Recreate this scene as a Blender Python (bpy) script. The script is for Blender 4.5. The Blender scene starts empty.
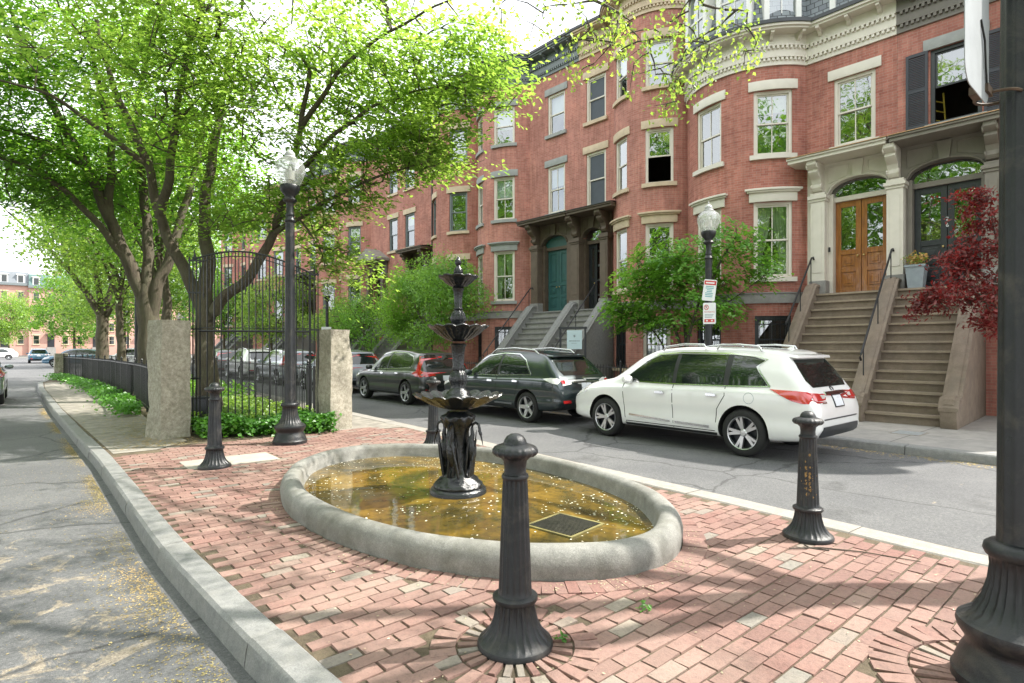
import bpy, bmesh, math, random
import numpy as np
from math import sin, cos, pi, radians, atan2, sqrt
from mathutils import Vector, Matrix
from mathutils.bvhtree import BVHTree

random.seed(7); RNG = np.random.default_rng(11)
S = bpy.context.scene
COL = S.collection

# ------------------------------------------------------------------ frame
# world X = across the street (towards the houses), Y = along the street, Z up
FPX = 569.0; EYE = 1.58; YAW = math.atan(482/569.0)
def at(px, py, d):
    """world point seen at a photo position at a given depth (used to lay out limbs and far things)"""
    X = (px-512)/FPX*d; z = EYE + (348-py)/FPX*d
    u = d*cos(YAW) - X*sin(YAW); v = d*sin(YAW) + X*cos(YAW)
    return Vector((v, u, z))

# ------------------------------------------------------------------ materials
MATS = {}
def new_mat(name):
    m = bpy.data.materials.new(name); m.use_nodes = True
    nt = m.node_tree; b = nt.nodes['Principled BSDF']
    return m, nt, b
def N(nt, t, **kw):
    n = nt.nodes.new(t)
    for k, v in kw.items(): setattr(n, k, v)
    return n
def ramp(nt, stops, fac=None, interp='LINEAR'):
    r = N(nt, 'ShaderNodeValToRGB'); r.color_ramp.interpolation = interp
    e = r.color_ramp.elements
    while len(e) < len(stops): e.new(0.5)
    for i, (p, c) in enumerate(stops):
        e[i].position = p; e[i].color = (*c, 1) if len(c) == 3 else c
    if fac is not None: nt.links.new(fac, r.inputs[0])
    return r
def noise(nt, scale, detail=4, rough=.55, vec=None, dist=0):
    n = N(nt, 'ShaderNodeTexNoise'); n.inputs['Scale'].default_value = scale
    n.inputs['Detail'].default_value = detail; n.inputs['Roughness'].default_value = rough
    n.inputs['Distortion'].default_value = dist
    if vec is not None: nt.links.new(vec, n.inputs['Vector'])
    return n
def coords(nt, kind='Object', scale=None):
    t = N(nt, 'ShaderNodeTexCoord'); o = t.outputs[kind]
    if scale:
        mp = N(nt, 'ShaderNodeMapping'); mp.inputs['Scale'].default_value = scale
        nt.links.new(o, mp.inputs['Vector']); o = mp.outputs[0]
    return o
def wpos(nt):
    return N(nt, 'ShaderNodeNewGeometry').outputs['Position']
def mixc(nt, fac, a, b, mode='MIX'):
    m = N(nt, 'ShaderNodeMix', data_type='RGBA', blend_type=mode)
    for s, v in ((m.inputs[0], fac), (m.inputs[6], a), (m.inputs[7], b)):
        if hasattr(v, 'default_value') or hasattr(v, 'is_linked'): nt.links.new(v, s)
        elif isinstance(v, (int, float)): s.default_value = v
        else: s.default_value = (*v, 1)
    return m.outputs[2]
def bump(nt, b, h, strength=.3, dist=.01):
    n = N(nt, 'ShaderNodeBump'); n.inputs['Strength'].default_value = strength
    n.inputs['Distance'].default_value = dist
    nt.links.new(h, n.inputs['Height']); nt.links.new(n.outputs[0], b.inputs['Normal'])
def basic(name, col, rough=.6, metal=0, var=.15, scale=6, bmp=0, bscale=60, spec=.5, coat=0, world=False, detail=5):
    if name in MATS: return MATS[name]
    m, nt, b = new_mat(name)
    vec = wpos(nt) if world else coords(nt)
    n = noise(nt, scale, detail, .6, vec)
    lo = tuple(max(0, c*(1-var)) for c in col); hi = tuple(min(1, c*(1+var)) for c in col)
    r = ramp(nt, [(.3, lo), (.7, hi)], n.outputs[0])
    nt.links.new(r.outputs[0], b.inputs['Base Color'])
    b.inputs['Roughness'].default_value = rough; b.inputs['Metallic'].default_value = metal
    b.inputs['Specular IOR Level'].default_value = spec
    b.inputs['Coat Weight'].default_value = coat; b.inputs['Coat Roughness'].default_value = .04
    if bmp:
        n2 = noise(nt, bscale, 4, .6, vec); bump(nt, b, n2.outputs[0], bmp, .01)
    MATS[name] = m
    return m

def m_house_brick(name, c1, c2, mortar):
    m, nt, b = new_mat(name)
    uv = coords(nt, 'UV')
    br = N(nt, 'ShaderNodeTexBrick'); nt.links.new(uv, br.inputs['Vector'])
    br.inputs['Scale'].default_value = 1; br.inputs['Brick Width'].default_value = .205
    br.inputs['Row Height'].default_value = .07; br.inputs['Mortar Size'].default_value = .006
    br.inputs['Mortar Smooth'].default_value = .3; br.inputs['Bias'].default_value = -.1
    br.inputs['Color1'].default_value = (*c1, 1); br.inputs['Color2'].default_value = (*c2, 1)
    br.inputs['Mortar'].default_value = (*mortar, 1)
    big = noise(nt, .7, 5, .6, uv); r = ramp(nt, [(.3, (.80, .77, .77)), (.5, (1, 1, 1)), (.7, (1.2, 1.17, 1.14))], big.outputs[0])
    c = mixc(nt, 1.0, br.outputs[0], r.outputs[0], 'MULTIPLY')
    st = noise(nt, 2.5, 6, .7, coords(nt, 'UV', (3, .35, 1))); r2 = ramp(nt, [(.42, (1, 1, 1)), (.72, (.58, .56, .56))], st.outputs[0])
    c = mixc(nt, .85, c, r2.outputs[0], 'MULTIPLY')
    nt.links.new(c, b.inputs['Base Color']); b.inputs['Roughness'].default_value = .85
    fine = noise(nt, 60, 3, .6, uv)
    mx = N(nt, 'ShaderNodeMath', operation='MULTIPLY_ADD'); nt.links.new(br.outputs['Fac'], mx.inputs[0])
    mx.inputs[1].default_value = -1.0; nt.links.new(fine.outputs[0], mx.inputs[2])
    bump(nt, b, mx.outputs[0], .5, .006)
    MATS[name] = m; return m

def m_glass():
    m, nt, b = new_mat('window_glass'); nt.nodes.remove(b)
    out = nt.nodes['Material Output']
    tr = N(nt, 'ShaderNodeBsdfTransparent'); tr.inputs[0].default_value = (.62, .68, .66, 1)
    gl = N(nt, 'ShaderNodeBsdfGlossy'); gl.inputs['Roughness'].default_value = .015
    gl.inputs['Color'].default_value = (.92, .96, .97, 1)
    lw = N(nt, 'ShaderNodeLayerWeight'); fr = N(nt, 'ShaderNodeMath', operation='POWER'); nt.links.new(lw.outputs['Facing'], fr.inputs[0]); fr.inputs[1].default_value = 4
    ma = N(nt, 'ShaderNodeMath', operation='MULTIPLY_ADD'); nt.links.new(fr.outputs[0], ma.inputs[0])
    ma.inputs[1].default_value = .7; ma.inputs[2].default_value = .27; ma.use_clamp = True
    n = noise(nt, 1.6, 2, .5, coords(nt)); bp = N(nt, 'ShaderNodeBump'); bp.inputs['Strength'].default_value = .06
    bp.inputs['Distance'].default_value = .05
    nt.links.new(n.outputs[0], bp.inputs['Height']); nt.links.new(bp.outputs[0], gl.inputs['Normal'])
    mx = N(nt, 'ShaderNodeMixShader'); nt.links.new(ma.outputs[0], mx.inputs[0])
    nt.links.new(tr.outputs[0], mx.inputs[1]); nt.links.new(gl.outputs[0], mx.inputs[2])
    nt.links.new(mx.outputs[0], out.inputs[0]); MATS['glass'] = m; return m

def m_lampglass():
    m, nt, b = new_mat('lamp_globe_glass'); nt.nodes.remove(b); out = nt.nodes['Material Output']
    tr = N(nt, 'ShaderNodeBsdfTransparent'); tr.inputs[0].default_value = (.9, .92, .9, 1)
    df = N(nt, 'ShaderNodeBsdfDiffuse'); df.inputs[0].default_value = (.82, .84, .82, 1)
    tl = N(nt, 'ShaderNodeBsdfTranslucent'); tl.inputs[0].default_value = (.55, .57, .55, 1)
    gl = N(nt, 'ShaderNodeBsdfGlossy'); gl.inputs['Roughness'].default_value = .08
    a = N(nt, 'ShaderNodeMixShader'); a.inputs[0].default_value = .5
    nt.links.new(df.outputs[0], a.inputs[1]); nt.links.new(tl.outputs[0], a.inputs[2])
    w = N(nt, 'ShaderNodeMixShader'); w.inputs[0].default_value = .34
    nt.links.new(tr.outputs[0], w.inputs[1]); nt.links.new(a.outputs[0], w.inputs[2])
    g = N(nt, 'ShaderNodeMixShader'); g.inputs[0].default_value = .14
    nt.links.new(w.outputs[0], g.inputs[1]); nt.links.new(gl.outputs[0], g.inputs[2])
    nt.links.new(g.outputs[0], out.inputs[0]); MATS['lampglass'] = m; return m

def m_leaf(name, dark, light, trans, tw=.5):
    m, nt, b = new_mat(name); nt.nodes.remove(b); out = nt.nodes['Material Output']
    g = N(nt, 'ShaderNodeNewGeometry')
    r = ramp(nt, [(0, tuple(a*.6+c*.4 for a, c in zip(dark, light))), (.5, tuple((a+c)/2 for a, c in zip(dark, light))), (.82, light), (1, tuple(c*1.25 for c in light))], g.outputs['Random Per Island'])
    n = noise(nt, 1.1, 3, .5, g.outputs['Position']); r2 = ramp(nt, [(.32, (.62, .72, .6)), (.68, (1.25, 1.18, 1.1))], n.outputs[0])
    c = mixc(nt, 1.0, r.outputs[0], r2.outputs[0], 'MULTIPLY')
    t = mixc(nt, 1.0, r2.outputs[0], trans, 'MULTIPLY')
    df = N(nt, 'ShaderNodeBsdfDiffuse'); nt.links.new(c, df.inputs[0])
    tl = N(nt, 'ShaderNodeBsdfTranslucent'); nt.links.new(t, tl.inputs[0])
    gl = N(nt, 'ShaderNodeBsdfGlossy'); gl.inputs['Roughness'].default_value = .42; gl.inputs[0].default_value = (.8, .85, .8, 1)
    a = N(nt, 'ShaderNodeMixShader'); a.inputs[0].default_value = tw
    nt.links.new(df.outputs[0], a.inputs[1]); nt.links.new(tl.outputs[0], a.inputs[2])
    w = N(nt, 'ShaderNodeMixShader'); w.inputs[0].default_value = .05
    nt.links.new(a.outputs[0], w.inputs[1]); nt.links.new(gl.outputs[0], w.inputs[2])
    nt.links.new(w.outputs[0], out.inputs[0]); MATS[name] = m; return m

def m_asphalt():
    m, nt, b = new_mat('worn_asphalt'); p = wpos(nt)
    a = noise(nt, 180, 3, .7, p); r = ramp(nt, [(.3, (.075, .076, .079)), (.6, (.122, .124, .127)), (.78, (.30, .29, .28))], a.outputs[0])
    big = noise(nt, .55, 5, .6, p); rb = ramp(nt, [(.3, (.8, .8, .82)), (.7, (1.25, 1.24, 1.22))], big.outputs[0])
    c = mixc(nt, 1.0, r.outputs[0], rb.outputs[0], 'MULTIPLY')
    # spalled pale patches where the top coat has worn away (left carriageway near the kerb)
    sep = N(nt, 'ShaderNodeSeparateXYZ'); nt.links.new(p, sep.inputs[0])
    pn = noise(nt, 2.6, 9, .72, p, .9)
    def band(sock, lo, hi, f):
        mr = N(nt, 'ShaderNodeMapRange'); mr.interpolation_type = 'SMOOTHSTEP'
        mr.inputs['From Min'].default_value = lo; mr.inputs['From Max'].default_value = hi
        mr.inputs['To Min'].default_value = f[0]; mr.inputs['To Max'].default_value = f[1]
        nt.links.new(sock, mr.inputs['Value']); return mr.outputs[0]
    w1 = band(sep.outputs[0], -1.7, -.2, (0, .13)); w2 = band(sep.outputs[0], .1, .9, (0, -.13)); w3 = band(sep.outputs[1], 4.5, 9, (0, -.12))
    s1 = N(nt, 'ShaderNodeMath', operation='ADD'); nt.links.new(w1, s1.inputs[0]); nt.links.new(w2, s1.inputs[1])
    s2 = N(nt, 'ShaderNodeMath', operation='ADD'); nt.links.new(s1.outputs[0], s2.inputs[0]); nt.links.new(w3, s2.inputs[1])
    s3 = N(nt, 'ShaderNodeMath', operation='ADD'); nt.links.new(s2.outputs[0], s3.inputs[0]); nt.links.new(pn.outputs[0], s3.inputs[1])
    rp = ramp(nt, [(.655, (0, 0, 0)), (.70, (.85, .85, .85))], s3.outputs[0])
    f2 = noise(nt, 90, 3, .7, p); pc = ramp(nt, [(.3, (.17, .14, .105)), (.7, (.36, .31, .24))], f2.outputs[0])
    c = mixc(nt, rp.outputs[0], c, pc.outputs[0])
    # hairline cracks
    vo = N(nt, 'ShaderNodeTexVoronoi', feature='DISTANCE_TO_EDGE'); vo.inputs['Scale'].default_value = .55
    wv = noise(nt, 1.5, 3, .6, p); wa = mixc(nt, .25, p, wv.outputs['Color']); nt.links.new(wa, vo.inputs['Vector'])
    ag = noise(nt, 48, 4, .8, p); ra = ramp(nt, [(.34, (.62, .62, .63)), (.5, (1, 1, 1)), (.66, (1.5, 1.48, 1.45))], ag.outputs[0]); c = mixc(nt, .8, c, ra.outputs[0], 'MULTIPLY')
    oil = noise(nt, 1.1, 4, .6, p, .3); ro = ramp(nt, [(.60, (1, 1, 1)), (.74, (.5, .5, .5))], oil.outputs[0]); c = mixc(nt, .8, c, ro.outputs[0], 'MULTIPLY')
    rc = ramp(nt, [(.0, (.3, .3, .3)), (.012, (1, 1, 1))], vo.outputs['Distance'])
    c = mixc(nt, .8, c, rc.outputs[0], 'MULTIPLY')
    nt.links.new(c, b.inputs['Base Color']); b.inputs['Roughness'].default_value = .88
    bump(nt, b, a.outputs[0], .55, .008); MATS['asphalt'] = m; return m

def m_pave_brick():
    m, nt, b = new_mat('clay_paver'); p = wpos(nt)
    g = N(nt, 'ShaderNodeNewGeometry')
    r = ramp(nt, [(0, (.18, .100, .084)), (.3, (.225, .132, .112)), (.55, (.26, .156, .131)), (.74, (.215, .112, .094)), (.915, (.28, .18, .15)), (.935, (.23, .19, .16)), (.97, (.20, .185, .165)), (1, (.29, .25, .20))], g.outputs['Random Per Island'])
    n = noise(nt, 30, 6, .8, p); rn = ramp(nt, [(.30, (.50, .49, .48)), (.46, (.95, .95, .95)), (.72, (1.22, 1.2, 1.16))], n.outputs[0])
    c = mixc(nt, 1.0, r.outputs[0], rn.outputs[0], 'MULTIPLY')
    d = noise(nt, .9, 6, .65, p); rd = ramp(nt, [(.45, (0, 0, 0)), (.75, (.5, .5, .5))], d.outputs[0])
    c = mixc(nt, rd.outputs[0], c, (.36, .27, .22))
    nt.links.new(c, b.inputs['Base Color']); b.inputs['Roughness'].default_value = .8
    f = noise(nt, 55, 5, .75, p); bump(nt, b, f.outputs[0], .8, .008)
    MATS['paver'] = m; return m

def m_slab():
    m, nt, b = new_mat('sidewalk_concrete'); p = wpos(nt)
    br = N(nt, 'ShaderNodeTexBrick'); nt.links.new(p, br.inputs['Vector']); br.offset = 0
    br.inputs['Scale'].default_value = 1; br.inputs['Brick Width'].default_value = 1.55; br.inputs['Row Height'].default_value = 1.6
    br.inputs['Mortar Size'].default_value = .012; br.inputs['Mortar Smooth'].default_value = .4
    br.inputs['Color1'].default_value = (.36, .34, .315, 1); br.inputs['Color2'].default_value = (.29, .28, .265, 1); br.inputs['Mortar'].default_value = (.14, .13, .12, 1)
    n = noise(nt, 3, 8, .7, p); r = ramp(nt, [(.3, (.72, .72, .72)), (.7, (1.12, 1.1, 1.08))], n.outputs[0])
    c = mixc(nt, 1.0, br.outputs[0], r.outputs[0], 'MULTIPLY'); nt.links.new(c, b.inputs['Base Color'])
    b.inputs['Roughness'].default_value = .9; f = noise(nt, 60, 4, .7, p)
    mx = N(nt, 'ShaderNodeMath', operation='MULTIPLY_ADD'); nt.links.new(br.outputs['Fac'], mx.inputs[0]); mx.inputs[1].default_value = -1.5; nt.links.new(f.outputs[0], mx.inputs[2])
    bump(nt, b, mx.outputs[0], .4, .008); MATS['slab'] = m; return m

def m_stone(name, c_lo, c_hi, sc=9, dirt=(.2, .17, .12), dirt_amt=.5, bmp=.6):
    m, nt, b = new_mat(name); p = wpos(nt)
    n = noise(nt, sc, 8, .7, p); r = ramp(nt, [(.28, c_lo), (.68, c_hi)], n.outputs[0])
    sp = noise(nt, 120, 3, .7, p); rs = ramp(nt, [(.3, (.7, .7, .7)), (.6, (1.05, 1.05, 1.05)), (.75, (1.3, 1.3, 1.3))], sp.outputs[0])
    c = mixc(nt, 1.0, r.outputs[0], rs.outputs[0], 'MULTIPLY')
    d = noise(nt, 1.7, 7, .7, p, .5); rd = ramp(nt, [(.45, (0, 0, 0)), (.68, (dirt_amt,)*3)], d.outputs[0])
    c = mixc(nt, rd.outputs[0], c, dirt)
    nt.links.new(c, b.inputs['Base Color']); b.inputs['Roughness'].default_value = .85
    h = noise(nt, 26, 8, .75, p); bump(nt, b, h.outputs[0], bmp, .02)
    MATS[name] = m; return m

def m_castiron():
    m, nt, b = new_mat('painted_cast_iron'); p = coords(nt)
    n = noise(nt, 18, 6, .7, p); r = ramp(nt, [(.3, (.008, .0095, .011)), (.6, (.014, .016, .019)), (.8, (.03, .031, .032))], n.outputs[0])
    gr = noise(nt, 4.5, 8, .75, p, .5); rg = ramp(nt, [(.50, (0, 0, 0)), (.68, (.55, .55, .55))], gr.outputs[0]); cc = mixc(nt, rg.outputs[0], r.outputs[0], (.085, .075, .062))
    nt.links.new(cc, b.inputs['Base Color']); rr = ramp(nt, [(.3, (.24, .24, .24)), (.75, (.6, .6, .6))], gr.outputs[0])
    nt.links.new(rr.outputs[0], b.inputs['Roughness']); b.inputs['Specular IOR Level'].default_value = .45
    f = noise(nt, 140, 3, .6, p); f2 = noise(nt, 28, 6, .8, p); fm = N(nt, 'ShaderNodeMath', operation='ADD'); nt.links.new(f.outputs[0], fm.inputs[0]); nt.links.new(f2.outputs[0], fm.inputs[1]); bump(nt, b, fm.outputs[0], .35, .006); MATS['iron'] = m; return m

def m_paint(name, col, metal=0, rough=.25, flake=0):
    m, nt, b = new_mat(name)
    n = noise(nt, 1.2, 4, .6, coords(nt)); lo = tuple(c*.95 for c in col); hi = tuple(min(1, c*1.04) for c in col)
    r = ramp(nt, [(.3, lo), (.7, hi)], n.outputs[0]); nt.links.new(r.outputs[0], b.inputs['Base Color'])
    b.inputs['Metallic'].default_value = metal; b.inputs['Roughness'].default_value = rough
    b.inputs['Coat Weight'].default_value = 1; b.inputs['Coat Roughness'].default_value = .03
    MATS[name] = m; return m

def m_water():
    m, nt, b = new_mat('amber_pool_water'); p = wpos(nt)
    n = noise(nt, .95, 7, .65, p, 1.1)
    r = ramp(nt, [(.30, (.018, .018, .006)), (.43, (.075, .055, .008)), (.54, (.19, .115, .012)), (.70, (.30, .19, .035))], n.outputs[0])
    f = noise(nt, 16, 5, .7, p); rf = ramp(nt, [(.35, (.65, .65, .65)), (.7, (1.2, 1.2, 1.1))], f.outputs[0])
    c = mixc(nt, 1.0, r.outputs[0], rf.outputs[0], 'MULTIPLY')
    nt.links.new(c, b.inputs['Base Color']); b.inputs['Roughness'].default_value = .6
    b.inputs['Specular IOR Level'].default_value = .2
    b.inputs['Coat Weight'].default_value = 1; b.inputs['Coat Roughness'].default_value = .015; b.inputs['Coat IOR'].default_value = 1.5
    w = noise(nt, 7, 3, .5, p); bp = N(nt, 'ShaderNodeBump'); bp.inputs['Strength'].default_value = .05; bp.inputs['Distance'].default_value = .02
    nt.links.new(w.outputs[0], bp.inputs['Height']); nt.links.new(bp.outputs[0], b.inputs['Coat Normal'])
    MATS['water'] = m; return m

def m_bark(name, a, c, sc=(14, 14, 2.2)):
    m, nt, b = new_mat(name); p = coords(nt, 'Object', sc)
    n = noise(nt, 1, 8, .75, p, .6); r = ramp(nt, [(.25, a), (.5, tuple((x+y)/2 for x, y in zip(a, c))), (.72, c)], n.outputs[0])
    q = noise(nt, 2.2, 5, .7, coords(nt), .4); rq = ramp(nt, [(.42, (0, 0, 0)), (.62, (.75, .75, .75))], q.outputs[0])
    cc = mixc(nt, rq.outputs[0], r.outputs[0], (.125, .115, .075))
    nt.links.new(cc, b.inputs['Base Color']); b.inputs['Roughness'].default_value = .9
    bump(nt, b, n.outputs[0], 1.0, .04); MATS[name] = m; return m

def m_slate():
    m, nt, b = new_mat('mansard_slate'); uv = coords(nt, 'UV')
    br = N(nt, 'ShaderNodeTexBrick'); nt.links.new(uv, br.inputs['Vector']); br.inputs['Scale'].default_value = 1
    br.inputs['Brick Width'].default_value = .22; br.inputs['Row Height'].default_value = .17; br.inputs['Mortar Size'].default_value = .014
    br.inputs['Color1'].default_value = (.13, .15, .17, 1); br.inputs['Color2'].default_value = (.22, .25, .26, 1); br.inputs['Mortar'].default_value = (.04, .045, .05, 1)
    nt.links.new(br.outputs[0], b.inputs['Base Color']); b.inputs['Roughness'].default_value = .55
    bump(nt, b, br.outputs['Fac'], -.6, .012); MATS['slate'] = m; return m

m_glass(); m_lampglass(); m_asphalt(); m_pave_brick(); m_slab(); m_castiron(); m_water(); m_slate()
m_house_brick('brick_red', (.46, .185, .14), (.335, .112, .083), (.40, .26, .21))
m_house_brick('brick_pink', (.50, .215, .17), (.39, .152, .118), (.44, .29, .235))
m_house_brick('brick_soft', (.48, .20, .155), (.365, .13, .10), (.42, .275, .22))
m_stone('basin_concrete', (.155, .155, .142), (.30, .295, .27), 5, (.095, .09, .06), .55, .35)
m_stone('rough_granite', (.22, .20, .15), (.54, .50, .41), 16, (.13, .12, .075), .5, 1.0)
m_stone('kerb_granite', (.165, .17, .17), (.26, .26, .25), 14, (.2, .19, .165), .4, .3)
m_stone('pale_granite', (.23, .215, .195), (.34, .32, .29), 10, (.35, .31, .27), .4, .3)
m_stone('brownstone', (.175, .135, .10), (.27, .215, .165), 4, (.13, .115, .10), .4, .25)
m_stone('tread_stone', (.27, .215, .155), (.37, .305, .225), 4, (.2, .17, .14), .4, .2)
m_stone('grey_stone', (.23, .225, .215), (.33, .32, .30), 4, (.19, .18, .17), .4, .2)
m_stone('soil', (.055, .042, .028), (.15, .115, .075), 9, (.2, .16, .10), .6, 1.0)
m_bark('zelkova_bark', (.04, .032, .023), (.15, .12, .085))
m_bark('shrub_bark', (.045, .037, .03), (.13, .11, .09))
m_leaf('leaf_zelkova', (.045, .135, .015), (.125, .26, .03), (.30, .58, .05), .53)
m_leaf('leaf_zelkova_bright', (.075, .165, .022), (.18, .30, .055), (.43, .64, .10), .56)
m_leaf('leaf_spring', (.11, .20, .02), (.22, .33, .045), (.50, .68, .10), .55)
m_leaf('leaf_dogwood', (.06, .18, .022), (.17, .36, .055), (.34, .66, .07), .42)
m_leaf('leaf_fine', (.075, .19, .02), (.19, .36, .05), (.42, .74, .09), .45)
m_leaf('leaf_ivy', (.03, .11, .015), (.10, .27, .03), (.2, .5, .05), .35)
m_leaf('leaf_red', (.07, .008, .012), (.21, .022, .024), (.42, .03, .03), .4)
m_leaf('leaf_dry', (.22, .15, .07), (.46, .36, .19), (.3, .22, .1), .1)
m_leaf('litter', (.30, .23, .15), (.60, .52, .40), (.3, .25, .15), .1)
m_leaf('petal', (.6, .56, .44), (.88, .87, .8), (.5, .48, .4), .1)
cream = basic('cream_paint', (.66, .62, .54), .5, var=.06, scale=3, bmp=.1)
sandc = basic('sandstone_trim', (.56, .45, .32), .75, var=.12, scale=4, bmp=.2)
greytrim = basic('grey_stone_trim', (.30, .31, .30), .7, var=.12, scale=4, bmp=.2)
greygreen = basic('grey_green_paint', (.17, .195, .20), .55, var=.1, scale=3)
brown = basic('brown_paint', (.115, .085, .062), .6, var=.18, scale=4, bmp=.15)
taupe = basic('taupe_paint', (.215, .195, .165), .6, var=.1, scale=3, bmp=.1)
white = basic('white_paint', (.72, .72, .69), .45, var=.04, scale=3)
darkwin = basic('dark_sash_paint', (.03, .035, .04), .4, var=.15)
charcoal = basic('charcoal_paint', (.02, .023, .028), .35, var=.2)
teal = basic('teal_paint', (.028, .098, .098), .45, var=.12)
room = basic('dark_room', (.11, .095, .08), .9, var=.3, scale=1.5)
curtain_m = basic('pale_green_curtain', (.46, .52, .33), .9, var=.15, scale=12)
blind_m = basic('white_blind', (.74, .75, .76), .8, var=.05)
screen_m = basic('dark_window_screen', (.055, .068, .085), .6, var=.1)
copper = basic('copper_flashing', (.50, .30, .17), .4, metal=.7, var=.15)
black = basic('black_rubber', (.018, .018, .018), .8, var=.2, bmp=.1)
blackp = basic('black_plastic', (.02, .021, .022), .5, var=.15)
chrome = basic('chrome_trim', (.62, .63, .64), .15, metal=1, var=.05)
alloy = basic('alloy_metal', (.55, .56, .57), .28, metal=.9, var=.06)
carglass = basic('dark_car_glass', (.012, .018, .016), .03, var=.1, spec=.9)
taillight_m = basic('red_lamp_lens', (.48, .012, .014), .12, var=.1, spec=.8, coat=1)
clearlens = basic('clear_lamp_lens', (.62, .62, .60), .1, var=.1, spec=.8, coat=1)
plate_m = basic('plate_white', (.68, .70, .74), .5, var=.05)
steel = basic('weathered_steel_sheet', (.33, .35, .36), .5, metal=.1, var=.08, scale=9, bmp=.08)
redp = basic('red_paint', (.42, .03, .03), .5)
ironp = basic('black_iron_paint', (.016, .017, .019), .42, var=.2)
boxgrey = basic('zinc_planter', (.27, .31, .34), .55, var=.12)
signwhite = basic('sign_white', (.74, .76, .76), .45, var=.03)
signblue = basic('sign_pale_blue', (.52, .64, .70), .45, var=.03)
signred = basic('sign_red', (.55, .05, .05), .45, var=.03)
signteal = basic('sign_teal_print', (.15, .38, .42), .5, var=.03)
greyprint = basic('grey_print', (.25, .30, .34), .6, var=.03)
brass = basic('aged_brass', (.55, .40, .18), .3, metal=.9)
m_, nt_, b_ = new_mat('varnished_oak')
_p = coords(nt_, 'Object', (14, 14, 1.3)); _n = noise(nt_, 1, 7, .65, _p, 1.2)
_r = ramp(nt_, [(.25, (.15, .045, .008)), (.5, (.30, .105, .018)), (.75, (.42, .17, .035))], _n.outputs[0])
nt_.links.new(_r.outputs[0], b_.inputs['Base Color']); b_.inputs['Roughness'].default_value = .3; b_.inputs['Coat Weight'].default_value = .5
oak = m_

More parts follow.
